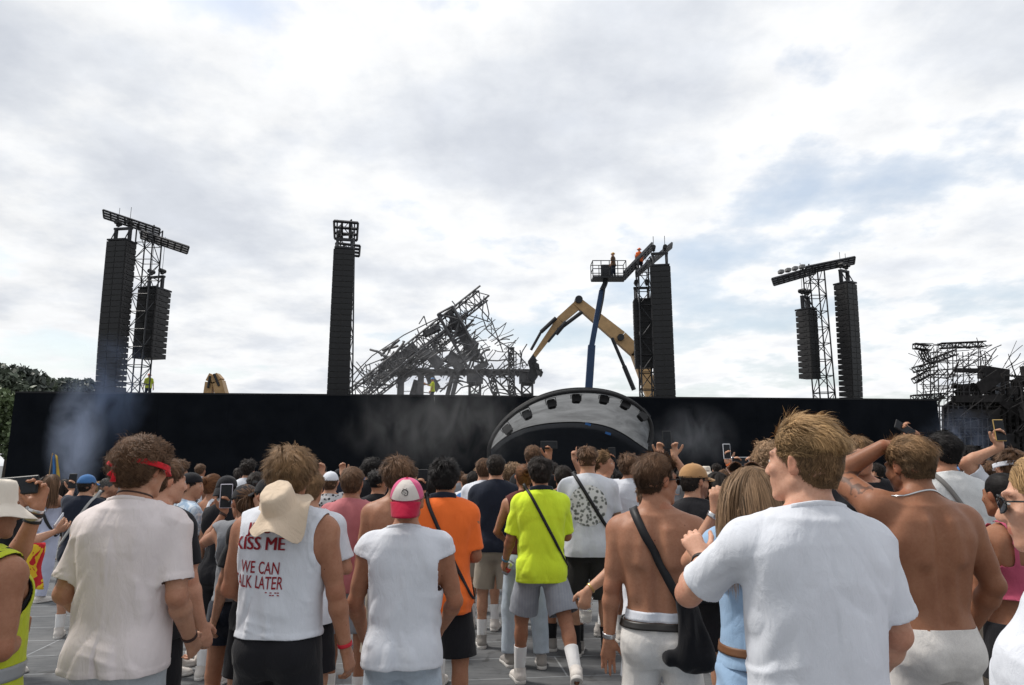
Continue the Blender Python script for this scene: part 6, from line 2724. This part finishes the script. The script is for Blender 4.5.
def crowd(label, px, top, Y, hair, shirt, bottom=('black', .38), rz=0, sex='m', tone='light', hat=None, aL=None, aR=None, hL=None, hR=None, group=None,
          head=(0, 0, 0), bw=.96, shoes='white', sock=True, glasses=False, lL=(4, 5, 5), lR=(-4, 5, 5), beard=None, bare=False, face=False, size=None, seed=None, lean=(0, 0, 0)):
    global SEED
    sd = seed if seed is not None else int(px * 7 + Y * 13)
    h = Human(px=px, top=top, Y=Y, rz=rz, sex=sex, bw=bw, aL=aL, aR=aR, lL=lL, lR=lR, hL=hL, hR=hR, tone=tone, head=head, bare=bare, face=face, beard=beard, hair_h=.02, size=size, lean=lean)
    h.place()
    tag(h.root, label, 'person', group)
    h.body()
    if hair and hat and hair[0] not in ('long', 'bob', 'pony', 'bun'):
        hair = ('under', hair[1])
    if hair:
        put_hair(h, hair[0], hair[1], sd % 3)
    if shirt:
        kind, col, hem = shirt[0], shirt[1], shirt[2] if len(shirt) > 2 else .84
        nm = {'tee': 't_shirt', 'tank': 'tank_top', 'wide': 'sleeveless_shirt', 'long': 'shirt', 'strap': 'top'}[kind]
        k_ = {'long': 'tee'}.get(kind, kind)
        h.top(nm, TOPS[col], hem=hem, kind=k_, sleeve=.50 if kind == 'long' else .22, loose=.006 if (sex == 'f' and kind != 'tee') else .022, seed=sd, amp=.017)
    else:
        h.outer = (h.V, h.Q)
    if bottom:
        if bottom[0] == 'skirt':
            h.bottom('skirt', BOTS[bottom[1]], length=bottom[2], kind='skirt', loose=.03)
        else:
            ln = bottom[1]
            h.bottom('trousers' if ln > .5 else 'shorts', BOTS[bottom[0]], length=ln, loose=.03 if ln < .5 else .022)
    if Y < 13:
        up = {'white': (SHW, SOLEW), 'black': (SHB, SOLEB), 'grey': (SHG, SOLEW), 'blackw': (SHB, SOLEW)}[shoes]
        h.shoes(up[0], up[1], (SOCKW if sock is True else SOCKB if sock == 'black' else None) if Y < 9 else None, .17)
    if hat:
        if hat[0] == 'cap':
            cap_hat(h, TOPS.get(hat[1]) or hat[1])
        elif hat[0] == 'back':
            cap_hat(h, TOPS.get(hat[1]) or hat[1], back=True, tilt=-6)
        elif hat[0] == 'bucket':
            bucket_hat(h, TOPS[hat[1]])
    if glasses:
        shades(h, BLKP, LENS, up=glasses == 'up', on_back=glasses == 'back')
    if face:
        eyes(h)
    return h


# phone for the hi-vis person
phone(K, 'L', 'black phone held sideways by the person in the cream bucket hat', True, shift=(.075, -.03), group=None)

# ---- around the left
h = crowd('man in black T-shirt looking down at his phone near the bucket hat', 22, 474, 6.0, ('short', 'brown'), ('tee', 'black'), ('charcoal', .38), rz=-60, tone='light',
          aL=('d', 10, 20, 95, .3), aR=('d', 10, 25, 95, .4), head=(0, 25, 0), hR=dict(curl=.7))
phone(h, 'R', 'phone in a pale case held low by the man in black', case=WHITE, tilt=.6, group=None)
fl = MB()
vs, fs = [], []
for j in range(13):
    for i in range(9):
        u, v = i / 8, j / 12
        vs.append(((u - .5) * (.20 + .10 * v) + .01 * math.sin(v * 9), .035 * math.sin(u * 9 + v * 3) + .02, -v * .42))
for j in range(12):
    for i in range(8):
        fs.append((j * 9 + i, j * 9 + i + 1, (j + 1) * 9 + i + 1, (j + 1) * 9 + i))
fl.add(vs, fs)
m, nt, b = new_mat('red_yellow_cloth')
tc = N(nt, 'ShaderNodeTexCoord')
no = N(nt, 'ShaderNodeTexNoise', Scale=7.0, Detail=2.0, Distortion=1.0)
L(nt, tc.outputs['Object'], no.inputs['Vector'])
r = ramp(nt, no.outputs['Fac'], [(0.46, (.55, .02, .03)), (0.50, (.80, .55, .03))])
r.color_ramp.interpolation = 'CONSTANT'
L(nt, r.outputs[0], b.inputs['Base Color'])
b.inputs['Roughness'].default_value = .85
o = fl.build('flag', m, None, True)
o.location = tuple(at(33, 543, 5.55))
o.scale = (.8, .8, .82)
o.modifiers.new('thickness', 'SOLIDIFY').thickness = .004
tag(o, 'red and yellow flag cloth hanging beside the man in black', 'flag')

h = crowd('woman in pale lavender top and wide trousers with long brown hair', 53, 480, 9.3, ('long', 'brown'), ('strap', 'lavender', .98), ('lavender', .83), rz=-20, sex='f', tone='light',
          aL=('d', 12, 15, 60), aR=('d', 14, 55, 70, .3), hR=UP, size=.90)
phone(h, 'R', 'phone held by the woman in pale lavender', group='phones held up to film')
bag = h.world_empty('crossbody_bag')
tag(bag, 'black bag strap across the pale lavender top', 'bag')
h.strap(STRAP, -1, .022, bag, .006, 1.02)
h = crowd('spectator lifting a small flag on a stick near the blue smoke', 46, 476, 11.0, ('short', 'dark'), ('tee', 'grey'), aR=('w', (48, 482, 10.8)), hR=UP, rz=-10)
fr = empty('hand_flag')
p = h.to_world(h.J['wrR'] + np.array((0, 0, .08)))
fr.location = tuple(p)
tag(fr, 'little blue and yellow flag on a stick held up in the smoke', 'flag')
MB().tube((0, 0, -.15), (.02, 0, .36), .008, 6).build('stick', plain('wood_stick', (.30, .2, .1), .7), fr)
for nm, x0, col in (('blue_half', 0.0, (.04, .16, .42)), ('yellow_half', .055, (.45, .30, .05))):
    c = MB()
    vs = [(.01 + x0 + .055 * u + .05 * v, .02 * math.sin(5 * u + 3 * v), .34 - .34 * v - .05 * u) for v in np.linspace(0, 1, 6) for u in (0, .5, 1)]
    c.add(vs, [(j * 3 + i, j * 3 + i + 1, j * 3 + i + 4, j * 3 + i + 3) for j in range(5) for i in range(2)])
    q = c.build(nm, plain('flag_' + nm, col, .8), fr, True)
    q.modifiers.new('thickness', 'SOLIDIFY').thickness = .003

h = crowd('man in blue cap and navy T-shirt with a pale strap, filming the smoke', 88, 473, 7.4, ('short', 'dark'), ('tee', 'navy'), ('charcoal', .38), rz=15, hat=('cap', 'blue'), head=(-25, 0, 0),
          aL=('w', (73, 487, 7.9)), hL=UP)
phone(h, 'L', 'phone raised by the man in the blue cap')
bag = h.world_empty('backpack_strap')
tag(bag, 'pale strap over the shoulder of the navy T-shirt', 'bag')
h.strap(C_('pale_webbing', (.45, .45, .44)), 1, .013, bag, .004, 1.05)
crowd('man with cropped grey hair in black beside the blue cap', 109, 476, 7.9, ('buzz', 'grey'), ('tee', 'black'), rz=-40, head=(-25, 0, 0), beard=(.55, .5, .48))
crowd('man whose brown hair shows just past the bandana man\'s ear', 166, 456, 3.9, ('short', 'brown'), ('tee', 'black'), rz=-20, tone='fair', head=(-25, 4, 0), face=True)
crowd('man with thick light brown hair between the bandana man and the smiling man', 180, 459, 8.0, ('messy', 'brown'), ('tee', 'darkprint'), rz=-10)
crowd('smiling man in black cap on backwards and pale blue tie dye shirt', 192, 471, 6.2, ('short', 'dark'), ('tee', 'tiedye'), rz=-50, hat=('back', 'black'), head=(-30, 0, 0), face=True, tone='light', bw=1.0)
crowd('dark haired man in sunglasses and dark print shirt behind the tie dye shirt', 210, 481, 8.2, ('short', 'dark'), ('tee', 'darkprint'), rz=50, head=(20, 0, 0), glasses=True, face=True, tone='tan')
crowd('woman with brown hair in a bun, white top and light denim shorts', 214, 472, 6.6, ('bun', 'auburn'), ('strap', 'white', 1.02), ('lightshort', .20), rz=-25, sex='f', tone='tan', aL=('d', 10, 10, 60), aR=('d', 10, 20, 70))
crowd('person in round black cap between the bun and the raised phone', 228, 474, 6.0, ('short', 'black'), ('tank', 'black'), rz=-8, hat=('back', 'black'), sex='f')
h = crowd('woman in black visored cap and dark denim shorts raising her phone', 246, 482, 4.55, ('pony', 'brown'), ('tank', 'grey', 1.0), ('darkdenim', .20), rz=22, sex='f', tone='tan', hat=('cap', 'black'), head=(25, 0, 0),
          aL=('w', (225, 512, 4.75), (-.6, .1, -.9)), hL=UP, bw=.98)
phone(h, 'L', 'black phone in a pale case held up by the woman in the black cap', case=C_('pale_case_cloth', (.5, .48, .55)))
f = h.J['wrL'] - h.J['elL']
h.ring('wristband', plain('brown_cord', (.05, .025, .02), .6), h.J['wrL'] - unit(f) * .02, f, .008, .003, .08)
crowd('tall dark haired spectator behind the man with sunglasses on his head', 249, 459, 9.5, ('messy', 'dark'), ('tee', 'white'))
crowd('man in white with sunglasses hooked on the back of his head', 257, 470, 6.3, ('short', 'dark'), ('tee', 'white'), rz=10, head=(25, 0, 0), glasses='back', face=True, tone='tan')
crowd('man in a grey peaked cap close behind the lettered tank top', 270, 475, 4.4, ('short', 'dark'), ('tee', 'black'), rz=30, head=(30, 0, 0), hat=('cap', 'black'))

# ---- between the lettered tank and the orange shirt
crowd('fair haired person in white T-shirt, bare elbow out behind the lettered tank', 311, 467, 4.4, ('short', 'darkblond'), ('tee', 'white'), ('black', .38), aR=('d', 14, 8, 80, .4), bw=.98)
crowd('person in white cap and black and white print shirt filming', 331, 470, 7.2, ('short', 'brown'), ('tee', 'pattern'), hat=('cap', 'white'), aL=('w', (322, 474, 7.5)), aR=('w', (342, 474, 7.5)), hL=UP, hR=UP)
crowd('man in faded pink sleeveless shirt and grey shorts', 353, 465, 5.3, ('short', 'brown'), ('wide', 'pink', .86), ('grey', .36), tone='tan', bw=1.0, rz=-3)
crowd('curly dark haired man rising behind the faded pink shirt', 372, 458, 8.4, ('curly', 'black'), ('tee', 'black'), head=(-30, 0, 0), glasses='up')
crowd('man with black faded haircut at the shoulder of the pink shirt', 379, 469, 6.9, ('fade', 'black'), ('tee', 'black'), head=(-35, 0, 0), tone='tan')
crowd('person in pale blue cap and black shirt beyond the faded haircut', 387, 467, 9.2, ('short', 'brown'), ('tee', 'black'), hat=('cap', 'lightblue'), head=(-20, 0, 0))
crowd('shirtless man with wavy brown hair behind the pink and white cap', 399, 456, 4.8, ('wavy', 'brown'), None, ('khaki', .40), tone='tan', bare=True, rz=8, aL=('d', 10, 4, 20), aR=('d', 10, 4, 20))
h = crowd('dark haired spectator hidden behind the orange shirt, one hand high', 430, 474, 5.9, ('short', 'black'), ('tee', 'charcoal' if False else 'black'), aL=('w', (427, 487, 5.3), (-.3, .2, -1)), hL=UP, rz=0)
phone(h, 'L', 'large black phone held up between the pink cap and the orange shirt')
crowd('person in mid blue T-shirt between the orange and navy shirts', 474, 470, 8.6, ('short', 'dark'), ('tee', 'blue'), rz=-8)
crowd('tall brown haired man in white and navy shirt beside the navy T-shirt', 484, 457, 7.8, ('short', 'brown'), ('tee', 'stripe'), ('khaki', .38))
h = crowd('man in plain navy T-shirt and khaki shorts', 496, 453, 7.0, ('short', 'dark'), ('tee', 'navy', .88), ('khaki', .38), tone='light', bw=1.04, shoes='grey', aL=('d', 14, 6, 40), aR=('d', 20, 20, 60, .3))
crowd('woman in burgundy top and light jeans with curled brown bun', 524, 462, 6.4, ('bun', 'auburn'), ('tank', 'burgundy', .98), ('palejean', .80), sex='f', tone='tan', rz=10, aL=('d', 20, 10, 70, .8), aR=('d', 10, 8, 20), shoes='grey')
crowd('fair haired person looking sideways above the burgundy top', 513, 463, 8.6, ('curly', 'light'), ('tee', 'black'), rz=-70, face=True, sex='f')
crowd('tallest man at the canopy, short brown hair above the neon shirt', 533, 444, 8.0, ('short', 'brown'), ('tee', 'black'))
h = crowd('man in dark navy T-shirt, grey shorts and black socks filming beyond the neon shirt', 563, 464, 6.9, ('short', 'dark'), ('tee', 'navy'), ('grey', .36), sock='black', shoes='grey', tone='tan',
          aL=('w', (549, 459, 6.7), (-.2, .3, -1)), hL=UP)
phone(h, 'L', 'black phone held above the neon yellow shirt', True)
h = crowd('man in white T-shirt with a round grey print on the back and a strap', 587, 445, 6.7, ('fade', 'brown'), ('tee', 'white', .84), ('charcoal', .44), tone='light', bw=1.08, sock='black', shoes='blackw', rz=-4, aL=('d', 12, 8, 60), aR=('d', 12, 8, 60))
# the round print
bt = h.surf()
n_ = 28
vs, fs = [(0, 0)], []
for j in range(1, 9):
    for i in range(n_):
        t = 2 * math.pi * i / n_
        vs.append((j / 8 * math.cos(t), j / 8 * math.sin(t)))
for i in range(n_):
    fs.append((0, 1 + i, 1 + (i + 1) % n_))
for j in range(7):
    for i in range(n_):
        a = 1 + j * n_
        fs += [(a + i, a + n_ + i, a + n_ + (i + 1) % n_), (a + i, a + n_ + (i + 1) % n_, a + (i + 1) % n_)]
V3 = []
for x, y in vs:
    o = h.tp(x * .165 - .005, -.6, 1.27 + y * .175)
    hit = bt.ray_cast(Vector(o), Vector(h.R @ np.array((0, 1., 0))), 1.0)
    V3.append((np.array(hit[0]) if hit[0] is not None else o) - h.R @ np.array((0, .004, 0)))
m, nt, b = new_mat('grey_round_print')
tc = N(nt, 'ShaderNodeTexCoord')
vo = N(nt, 'ShaderNodeTexVoronoi', Scale=30.0)
no = N(nt, 'ShaderNodeTexNoise', Scale=24.0, Detail=4.0)
L(nt, tc.outputs['Object'], vo.inputs['Vector'])
L(nt, tc.outputs['Object'], no.inputs['Vector'])
ad = N(nt, 'ShaderNodeMath', operation='ADD')
L(nt, vo.outputs['Distance'], ad.inputs[0])
L(nt, no.outputs['Fac'], ad.inputs[1])
r = ramp(nt, ad.outputs[0], [(0.70, (.12, .13, .12)), (0.92, (.36, .37, .36)), (1.0, (.72, .72, .72))])
L(nt, r.outputs[0], b.inputs['Base Color'])
b.inputs['Roughness'].default_value = .9
link('print', mesh_np('print', np.array(V3), np.array(fs)), m, h.outer_obj)
bag = h.world_empty('crossbody_bag')
tag(bag, 'black bag strap crossing the round grey print', 'bag')
h.strap(STRAP, -1, .016, bag, .009, 1.05)
crowd('young man with fair fringe turning round beside the round print shirt', 603, 450, 7.6, ('swept', 'darkblond'), ('tee', 'black'), rz=-80, face=True, tone='light', head=(-30, 0, 0))
h = crowd('spectator pointing one finger up at the canopy', 566, 470, 8.0, ('short', 'dark'), ('tee', 'grey'), aR=('w', (574, 460, 7.8)), hR=dict(d=(0, 0, 1), n=(0, -1, 0), curl=.9, point=True))
crowd('dark haired person low between the round print and the white towel', 617, 470, 8.2, ('messy', 'black'), ('tee', 'black'))
h = crowd('man with brown hair and a white towel on bare shoulders', 629, 453, 7.2, ('messy', 'brown'), ('tank', 'white', 1.2), ('khaki', .38), tone='tan', head=(-40, 0, 0), aL=('w', (612, 466, 7.6)), hL=UP)
phone(h, 'L', 'dark phone held low beside the white towel man', group='phones held up to film')

# ---- right of the black strap
h = crowd('person in white T-shirt mostly hidden by the bare back, holding a cup', 649, 476, 4.3, ('short', 'brown'), ('tee', 'white', .84), ('grey', .38), tone='light', aL=('w', (588, 590, 4.05), (-.1, -.8, -.5)),
          hL=dict(d=(-.25, .1, -1), n=(.3, .9, .0), curl=.75), bw=1.0)
f = h.J['wrL'] - h.J['elL']
h.ring('bracelet', plain('gold', (.6, .4, .15), .3, 1.0), h.J['wrL'] - unit(f) * .02, f, .005, .003, .08)
d, pn, t = h.hand_frame('L')
cp_ = empty('plastic_cup', h.to_world(h.J['wrL'] + d * .10 + pn * .045 + np.array((0, 0, -.085))))
tag(cp_, 'clear plastic cup of pale drink held at hip height', 'cup')
CLEAR = new_mat('clear_plastic')
CLEAR[2].inputs['Base Color'].default_value = (.9, .92, .93, 1)
CLEAR[2].inputs['Transmission Weight'].default_value = .85
CLEAR[2].inputs['Roughness'].default_value = .15
CLEAR[2].inputs['IOR'].default_value = 1.2
c = MB()
c.tube((0, 0, 0), (0, 0, .13), .032, 20, .043, caps=False)
c.tube((0, 0, .127), (0, 0, .132), .0445, 20)
q = c.build('cup_wall', CLEAR[0], cp_, True)
MB().tube((0, 0, .003), (0, 0, .06), .031, 20, .036).build('drink', plain('pale_drink', (.62, .58, .52), .2), cp_, True)
d, pn, t = E.hand_frame('L')
cn = empty('drink_can', E.to_world(E.J['wrL'] + d * .085 * E.s + pn * .04))
tag(cn, 'silver and red drink can in the hand of the neon shirt man', 'can')
cn.rotation_euler = (.3, .5, 0)
MB().tube((0, 0, -.055), (0, 0, .055), .031, 18).build('can_body', plain('can_silver', (.55, .55, .57), .3, .8), cn, True)
MB().tube((0, 0, -.03), (0, 0, .01), .0316, 18).build('label_band', plain('can_red', (.5, .04, .04), .4), cn, True)
f = E.J['wrL'] - E.J['elL']
E.ring('wristband', plain('blue_woven_band', (.10, .25, .42), .6), E.J['wrL'] - unit(f) * .02, f, .010, .003, .08)

h = crowd('spectator hidden behind the bare back, both hands lifting a phone', 667, 468, 6.4, ('short', 'brown'), ('tee', 'grey'), aL=('w', (661, 456, 6.2)), aR=('w', (674, 456, 6.2)), hL=UP, hR=UP)
phone(h, 'R', 'black phone held up in two hands above the bare back', shift=(-.06, .03))
crowd('bearded man in tan cap and black tank top', 693, 460, 4.9, ('short', 'dark'), ('tank', 'black'), ('black', .38), rz=-30, hat=('cap', C_('tan_cap_cloth', (.42, .24, .11))), head=(-38, 0, 0), beard=(.35, .27, .24), tone='light', tattoo=False if False else None or False) if False else None
h = Human(px=693, top=460, Y=4.9, rz=-30, head=(-36, 0, 0), beard=(.38, .30, .27), tone='light', hair_h=.03, tattoo='R', aR=('d', 12, 40, 95, .4), bw=.98)
h.place()
tag(h.root, 'bearded man in tan cap and black tank top', 'person')
h.body()
put_hair(h, 'under', 'dark', 1)
h.top('tank_top', BLACKC, kind='tank', loose=.015, seed=61, amp=.017)
h.bottom('shorts', BLACKC, length=.38)
h.shoes(SHB, SOLEB, SOCKW)
cap_hat(h, C_('tan_cap_cloth', (.42, .24, .11)))
shades(h, BLKP, LENS)
h = crowd('spectator with an orange wristband lifting a phone over the long haired woman', 724, 468, 7.6, ('short', 'brown'), ('tee', 'white'), aR=('w', (727, 462, 7.4)), hR=UP)
phone(h, 'R', 'pale phone lifted by the hand with the orange wristband', case=WHITE)
f = h.J['wrR'] - h.J['elR']
h.ring('wristband', plain('orange_woven_band', (.8, .18, .04), .6), h.J['wrR'] - unit(f) * .03, f, .012, .003, .08)
h = crowd('spectator filming with a sideways phone just above the long haired woman', 744, 470, 6.6, ('short', 'brown'), ('tee', 'navy'), aL=('w', (738, 470, 6.4)), aR=('w', (748, 470, 6.4)), hL=UP, hR=UP)
phone(h, 'L', 'grey phone held sideways above the long haired woman', True, case=STEEL, shift=(-.02, -.05))
crowd('woman with dark wavy hair beside the tan cap', 716, 470, 6.3, ('long', 'dark'), ('tank', 'white', .9), sex='f', tone='tan')
h = crowd('curly fair haired man in white striped shirt beside the tall blond', 771, 441, 4.7, ('curly', 'light'), ('tee', 'stripe'), rz=-15, head=(-35, 0, 0), tone='light')

# ---- the right
h = crowd('man in sunglasses and black T-shirt facing the camera', 857, 433, 4.6, ('short', 'darkblond'), ('tee', 'black'), rz=172, face=True, tone='fair', glasses=True, beard=(.70, .58, .50), head=(-6, 0, 0), bw=1.02)
h = crowd('dark haired man in white linen shirt holding a phone high', 940, 432, 4.9, ('swept', 'black'), ('tee', 'linen', .80), ('khaki', .80), tone='tan', aL=('w', (916, 435, 5.1), (-.5, .2, -.9)), hL=dict(d=(-.8, 0, .5), n=(.3, -1, .3), curl=.8), rz=0, head=(30, 0, 0), bw=1.04)
phone(h, 'L', 'black phone held sideways by the man in white linen', shift=(.03, -.02), group='phones held up to film')
bag = h.world_empty('crossbody_bag')
tag(bag, 'grey bag strap across the white linen shirt', 'bag')
h.strap(C_('grey_webbing', (.22, .21, .20)), -1, .016, bag, .007, 1.05)
crowd('dark bearded man in black T-shirt raising a hand to his face', 970, 444, 6.8, ('fade', 'black'), ('tee', 'black'), rz=25, head=(40, 0, 0), tone='tan', beard=(.3, .26, .24), aL=('w', (958, 458, 6.9), (-.9, .1, -.5)), hL=dict(d=(.6, .2, .6), curl=.8))
crowd('woman with dark ponytail in white strap top', 975, 468, 5.6, ('pony', 'black'), ('strap', 'white', 1.0), ('denim', .22), sex='f', tone='light', rz=-10, aR=('d', 14, 30, 100, .5))
crowd('person with short light brown hair beside the dark ponytail', 987, 459, 7.0, ('short', 'brown'), ('tee', 'tan'), rz=-20)
h = crowd('woman with black hair in a neon pink mesh strap top', 1000, 470, 3.7, ('pony', 'black'), ('strap', 'neonpink', 1.12), ('black', .22), sex='f', tone='brown', rz=10, aL=('d', 12, 6, 20), aR=('d', 12, 6, 20))
h = crowd('person with a white headband lifting a phone beside the burnt stage', 1009, 448, 5.2, ('messy', 'brown'), ('tee', 'white'), aL=('w', (1000, 447, 5.1), (-.2, .3, -1)), hL=UP)
h.ring('headband', WHITE, h.hp(0, -.018, .02), h.Rh @ np.array((0, .2, 1.)), .016, .024, .25, rmin=.095)
phone(h, 'L', 'gold edged phone lifted before the burnt stage', case=plain('gold', (.6, .4, .15), .3, 1.0))

# ---- the far rows
G_ = 'far spectators by the wall'
FAR = [
    (66, 478, 13, 'f', ('bob', 'dark'), 'black', None, 'far woman with dark bob in black right under the blue smoke'),
    (98, 481, 12, 'm', ('messy', 'blond'), 'tan', None, 'far blond spectator between the blue cap and the grey cropped man'),
    (122, 474, 14, 'm', ('short', 'dark'), 'grey', None, 'far dark haired spectator in grey hidden by the bandana man'),
    (152, 468, 15, 'm', ('short', 'brown'), 'olive', None, 'far spectator in olive hidden behind the bandana'),
    (201, 463, 13, 'm', ('short', 'brown'), 'white', None, 'far brown haired spectator in white above the tie dye shirt'),
    (238, 467, 13, 'f', ('pony', 'dark'), 'blue', None, 'far woman with ponytail in blue over the round black cap'),
    (280, 466, 14, 'm', ('short', 'black'), 'red', None, 'far spectator in red behind the lettered tank man'),
    (322, 465, 14, 'm', ('messy', 'dark'), 'black', None, 'far spectator in black above the white cap'),
    (339, 468, 12, 'm', ('short', 'dark'), 'navy', ('cap', 'black'), 'far spectator in black cap between the white cap and the pink shirt'),
    (364, 464, 13, 'm', ('short', 'dark'), 'blue', None, 'far spectator in blue beyond the pink shirt'),
    (394, 470, 12, 'f', ('long', 'light'), 'white', None, 'far long haired woman in white beyond the pale blue cap'),
    (414, 466, 13, 'm', ('short', 'brown'), 'teal', None, 'far spectator in teal above the pink and white cap'),
    (438, 468, 12, 'm', ('short', 'dark'), 'white', ('cap', 'white'), 'far white capped spectator beside the large raised phone'),
    (459, 470, 13, 'm', ('messy', 'brown'), 'grey', None, 'far brown haired spectator over the orange shoulder'),
    (466, 473, 10, 'f', ('bun', 'brown'), 'white', None, 'woman with a small bun in white beyond the orange shoulder'),
    (478, 466, 14, 'm', ('short', 'light'), 'lightblue', None, 'far fair haired spectator in light blue before the canopy edge'),
    (506, 470, 12, 'm', ('short', 'black'), 'red', None, 'far spectator in red past the navy T-shirt'),
    (520, 468, 14, 'm', ('short', 'dark'), 'cream', None, 'far spectator in cream under the canopy'),
    (553, 462, 11, 'm', ('fade', 'dark'), 'black', None, 'far spectator with faded haircut beside the raised arm'),
    (557, 470, 13, 'f', ('long', 'dark'), 'grey', None, 'far long haired woman in grey beyond the neon shirt'),
    (576, 471, 12, 'm', ('messy', 'black'), 'green', None, 'far spectator in green under the pointing hand'),
    (597, 464, 13, 'm', ('short', 'brown'), 'navy', None, 'far spectator in navy behind the round print'),
    (611, 465, 14, 'm', ('short', 'dark'), 'yellow', None, 'far spectator in yellow under the canopy end'),
    (639, 466, 13, 'm', ('short', 'brown'), 'black', None, 'far spectator in black past the towel man'),
    (648, 470, 11, 'f', ('bob', 'brown'), 'lightblue', None, 'far woman with brown bob behind the bare back'),
    (681, 468, 12, 'm', ('short', 'dark'), 'grey', None, 'far spectator in grey between the bare back and the tan cap'),
    (706, 465, 13, 'm', ('short', 'brown'), 'olive', ('bucket', 'cream'), 'far spectator in cream bucket hat beyond the tan cap'),
    (716, 463, 15, 'm', ('messy', 'dark'), 'blue', None, 'far dark haired spectator near the grey smoke'),
    (734, 466, 12, 'm', ('short', 'dark'), 'black', None, 'far spectator in black between the two raised phones'),
    (756, 463, 13, 'm', ('short', 'brown'), 'red', None, 'far spectator in red by the curly fair hair'),
    (785, 464, 12, 'm', ('short', 'brown'), 'navy', None, 'far spectator hidden behind the tall blond man'),
    (832, 458, 9, 'm', ('short', 'light'), 'white', None, 'spectator in white between the tall blond and the sunglasses man'),
    (876, 462, 10, 'm', ('short', 'dark'), 'grey', None, 'spectator in grey past the sunglasses man'),
    (926, 462, 10, 'f', ('long', 'dark'), 'black', None, 'woman with long dark hair behind the linen shirt'),
    (958, 466, 11, 'm', ('short', 'brown'), 'lightblue', ('cap', 'blue'), 'spectator in blue cap in front of the blue smoke'),
    (981, 452, 11, 'm', ('short', 'grey'), 'white', None, 'grey haired spectator near the burnt stage'),
    (992, 462, 10, 'f', ('bob', 'auburn'), 'green', None, 'woman with auburn bob near the burnt stage'),
    (1016, 462, 9, 'm', ('short', 'dark'), 'black', None, 'dark haired spectator in black beside the headband'),
]
rr = random.Random(3)
for (px, tp_, Y, sex, hr, sh, hat, lab) in FAR:
    up = rr.random()
    kw = {}
    h = crowd(lab, px, tp_, Y, hr, ('tee', sh), (rr.choice(('black', 'khaki', 'denim', 'grey', 'charcoal')), rr.choice((.38, .38, .8))), rz=rr.uniform(-25, 25), sex=sex, tone=rr.choice(('light', 'tan', 'light', 'fair', 'brown')), hat=hat, group=G_,
              head=(rr.uniform(-25, 25), 0, 0), size=None)

# ------------------------------------------------------------------ workers on the structures
def worker(label, px, foot_py, Y, hard, vest, rz=0, aL=None, aR=None, size=1.0):
    g = at(px, foot_py, Y)
    h = Human(px=px, top=400, Y=Y, rz=rz, res=.03, size=size, aL=aL, aR=aR, tone='light')
    h.loc = g
    h.res = .03
    h.place()
    tag(h.root, label, 'person')
    h.body()
    h.top('vest', vest, kind='tee', sleeve=.25)
    h.bottom('trousers', NAVY, length=.8)
    b = MB()
    dome(b, (0, -.016, .03), (.105, .13, .12))
    b.tube((0, -.01, .028), (0, -.01, .04), .15, 20)
    b.build('hard_hat', hard, h.root, True, h.headM())
    return h


ORH = plain('orange_helmet', (.75, .16, .06), .4)
WHH = plain('blue_helmet', (.10, .22, .42), .4)
worker('worker in an orange helmet on the tilted platform', 640, 275, 41.6, ORH, HIVO, 20, size=.98)
worker('worker in a dark jacket and ochre helmet in the lift basket', 613.5, 278.6, 44.1, plain('ochre_helmet', (.55, .30, .05), .4), C_('brown_work_jacket', (.10, .06, .035)), 60)
worker('worker in a yellow vest and blue helmet below the wreck', 432, 405, 45.0, WHH, HIVIS, 90, aR=('d', 25, 60, 60))
worker('worker in a yellow vest and orange helmet behind the wall by the first mast', 147, 402, 43.0, ORH, HIVIS, 30)
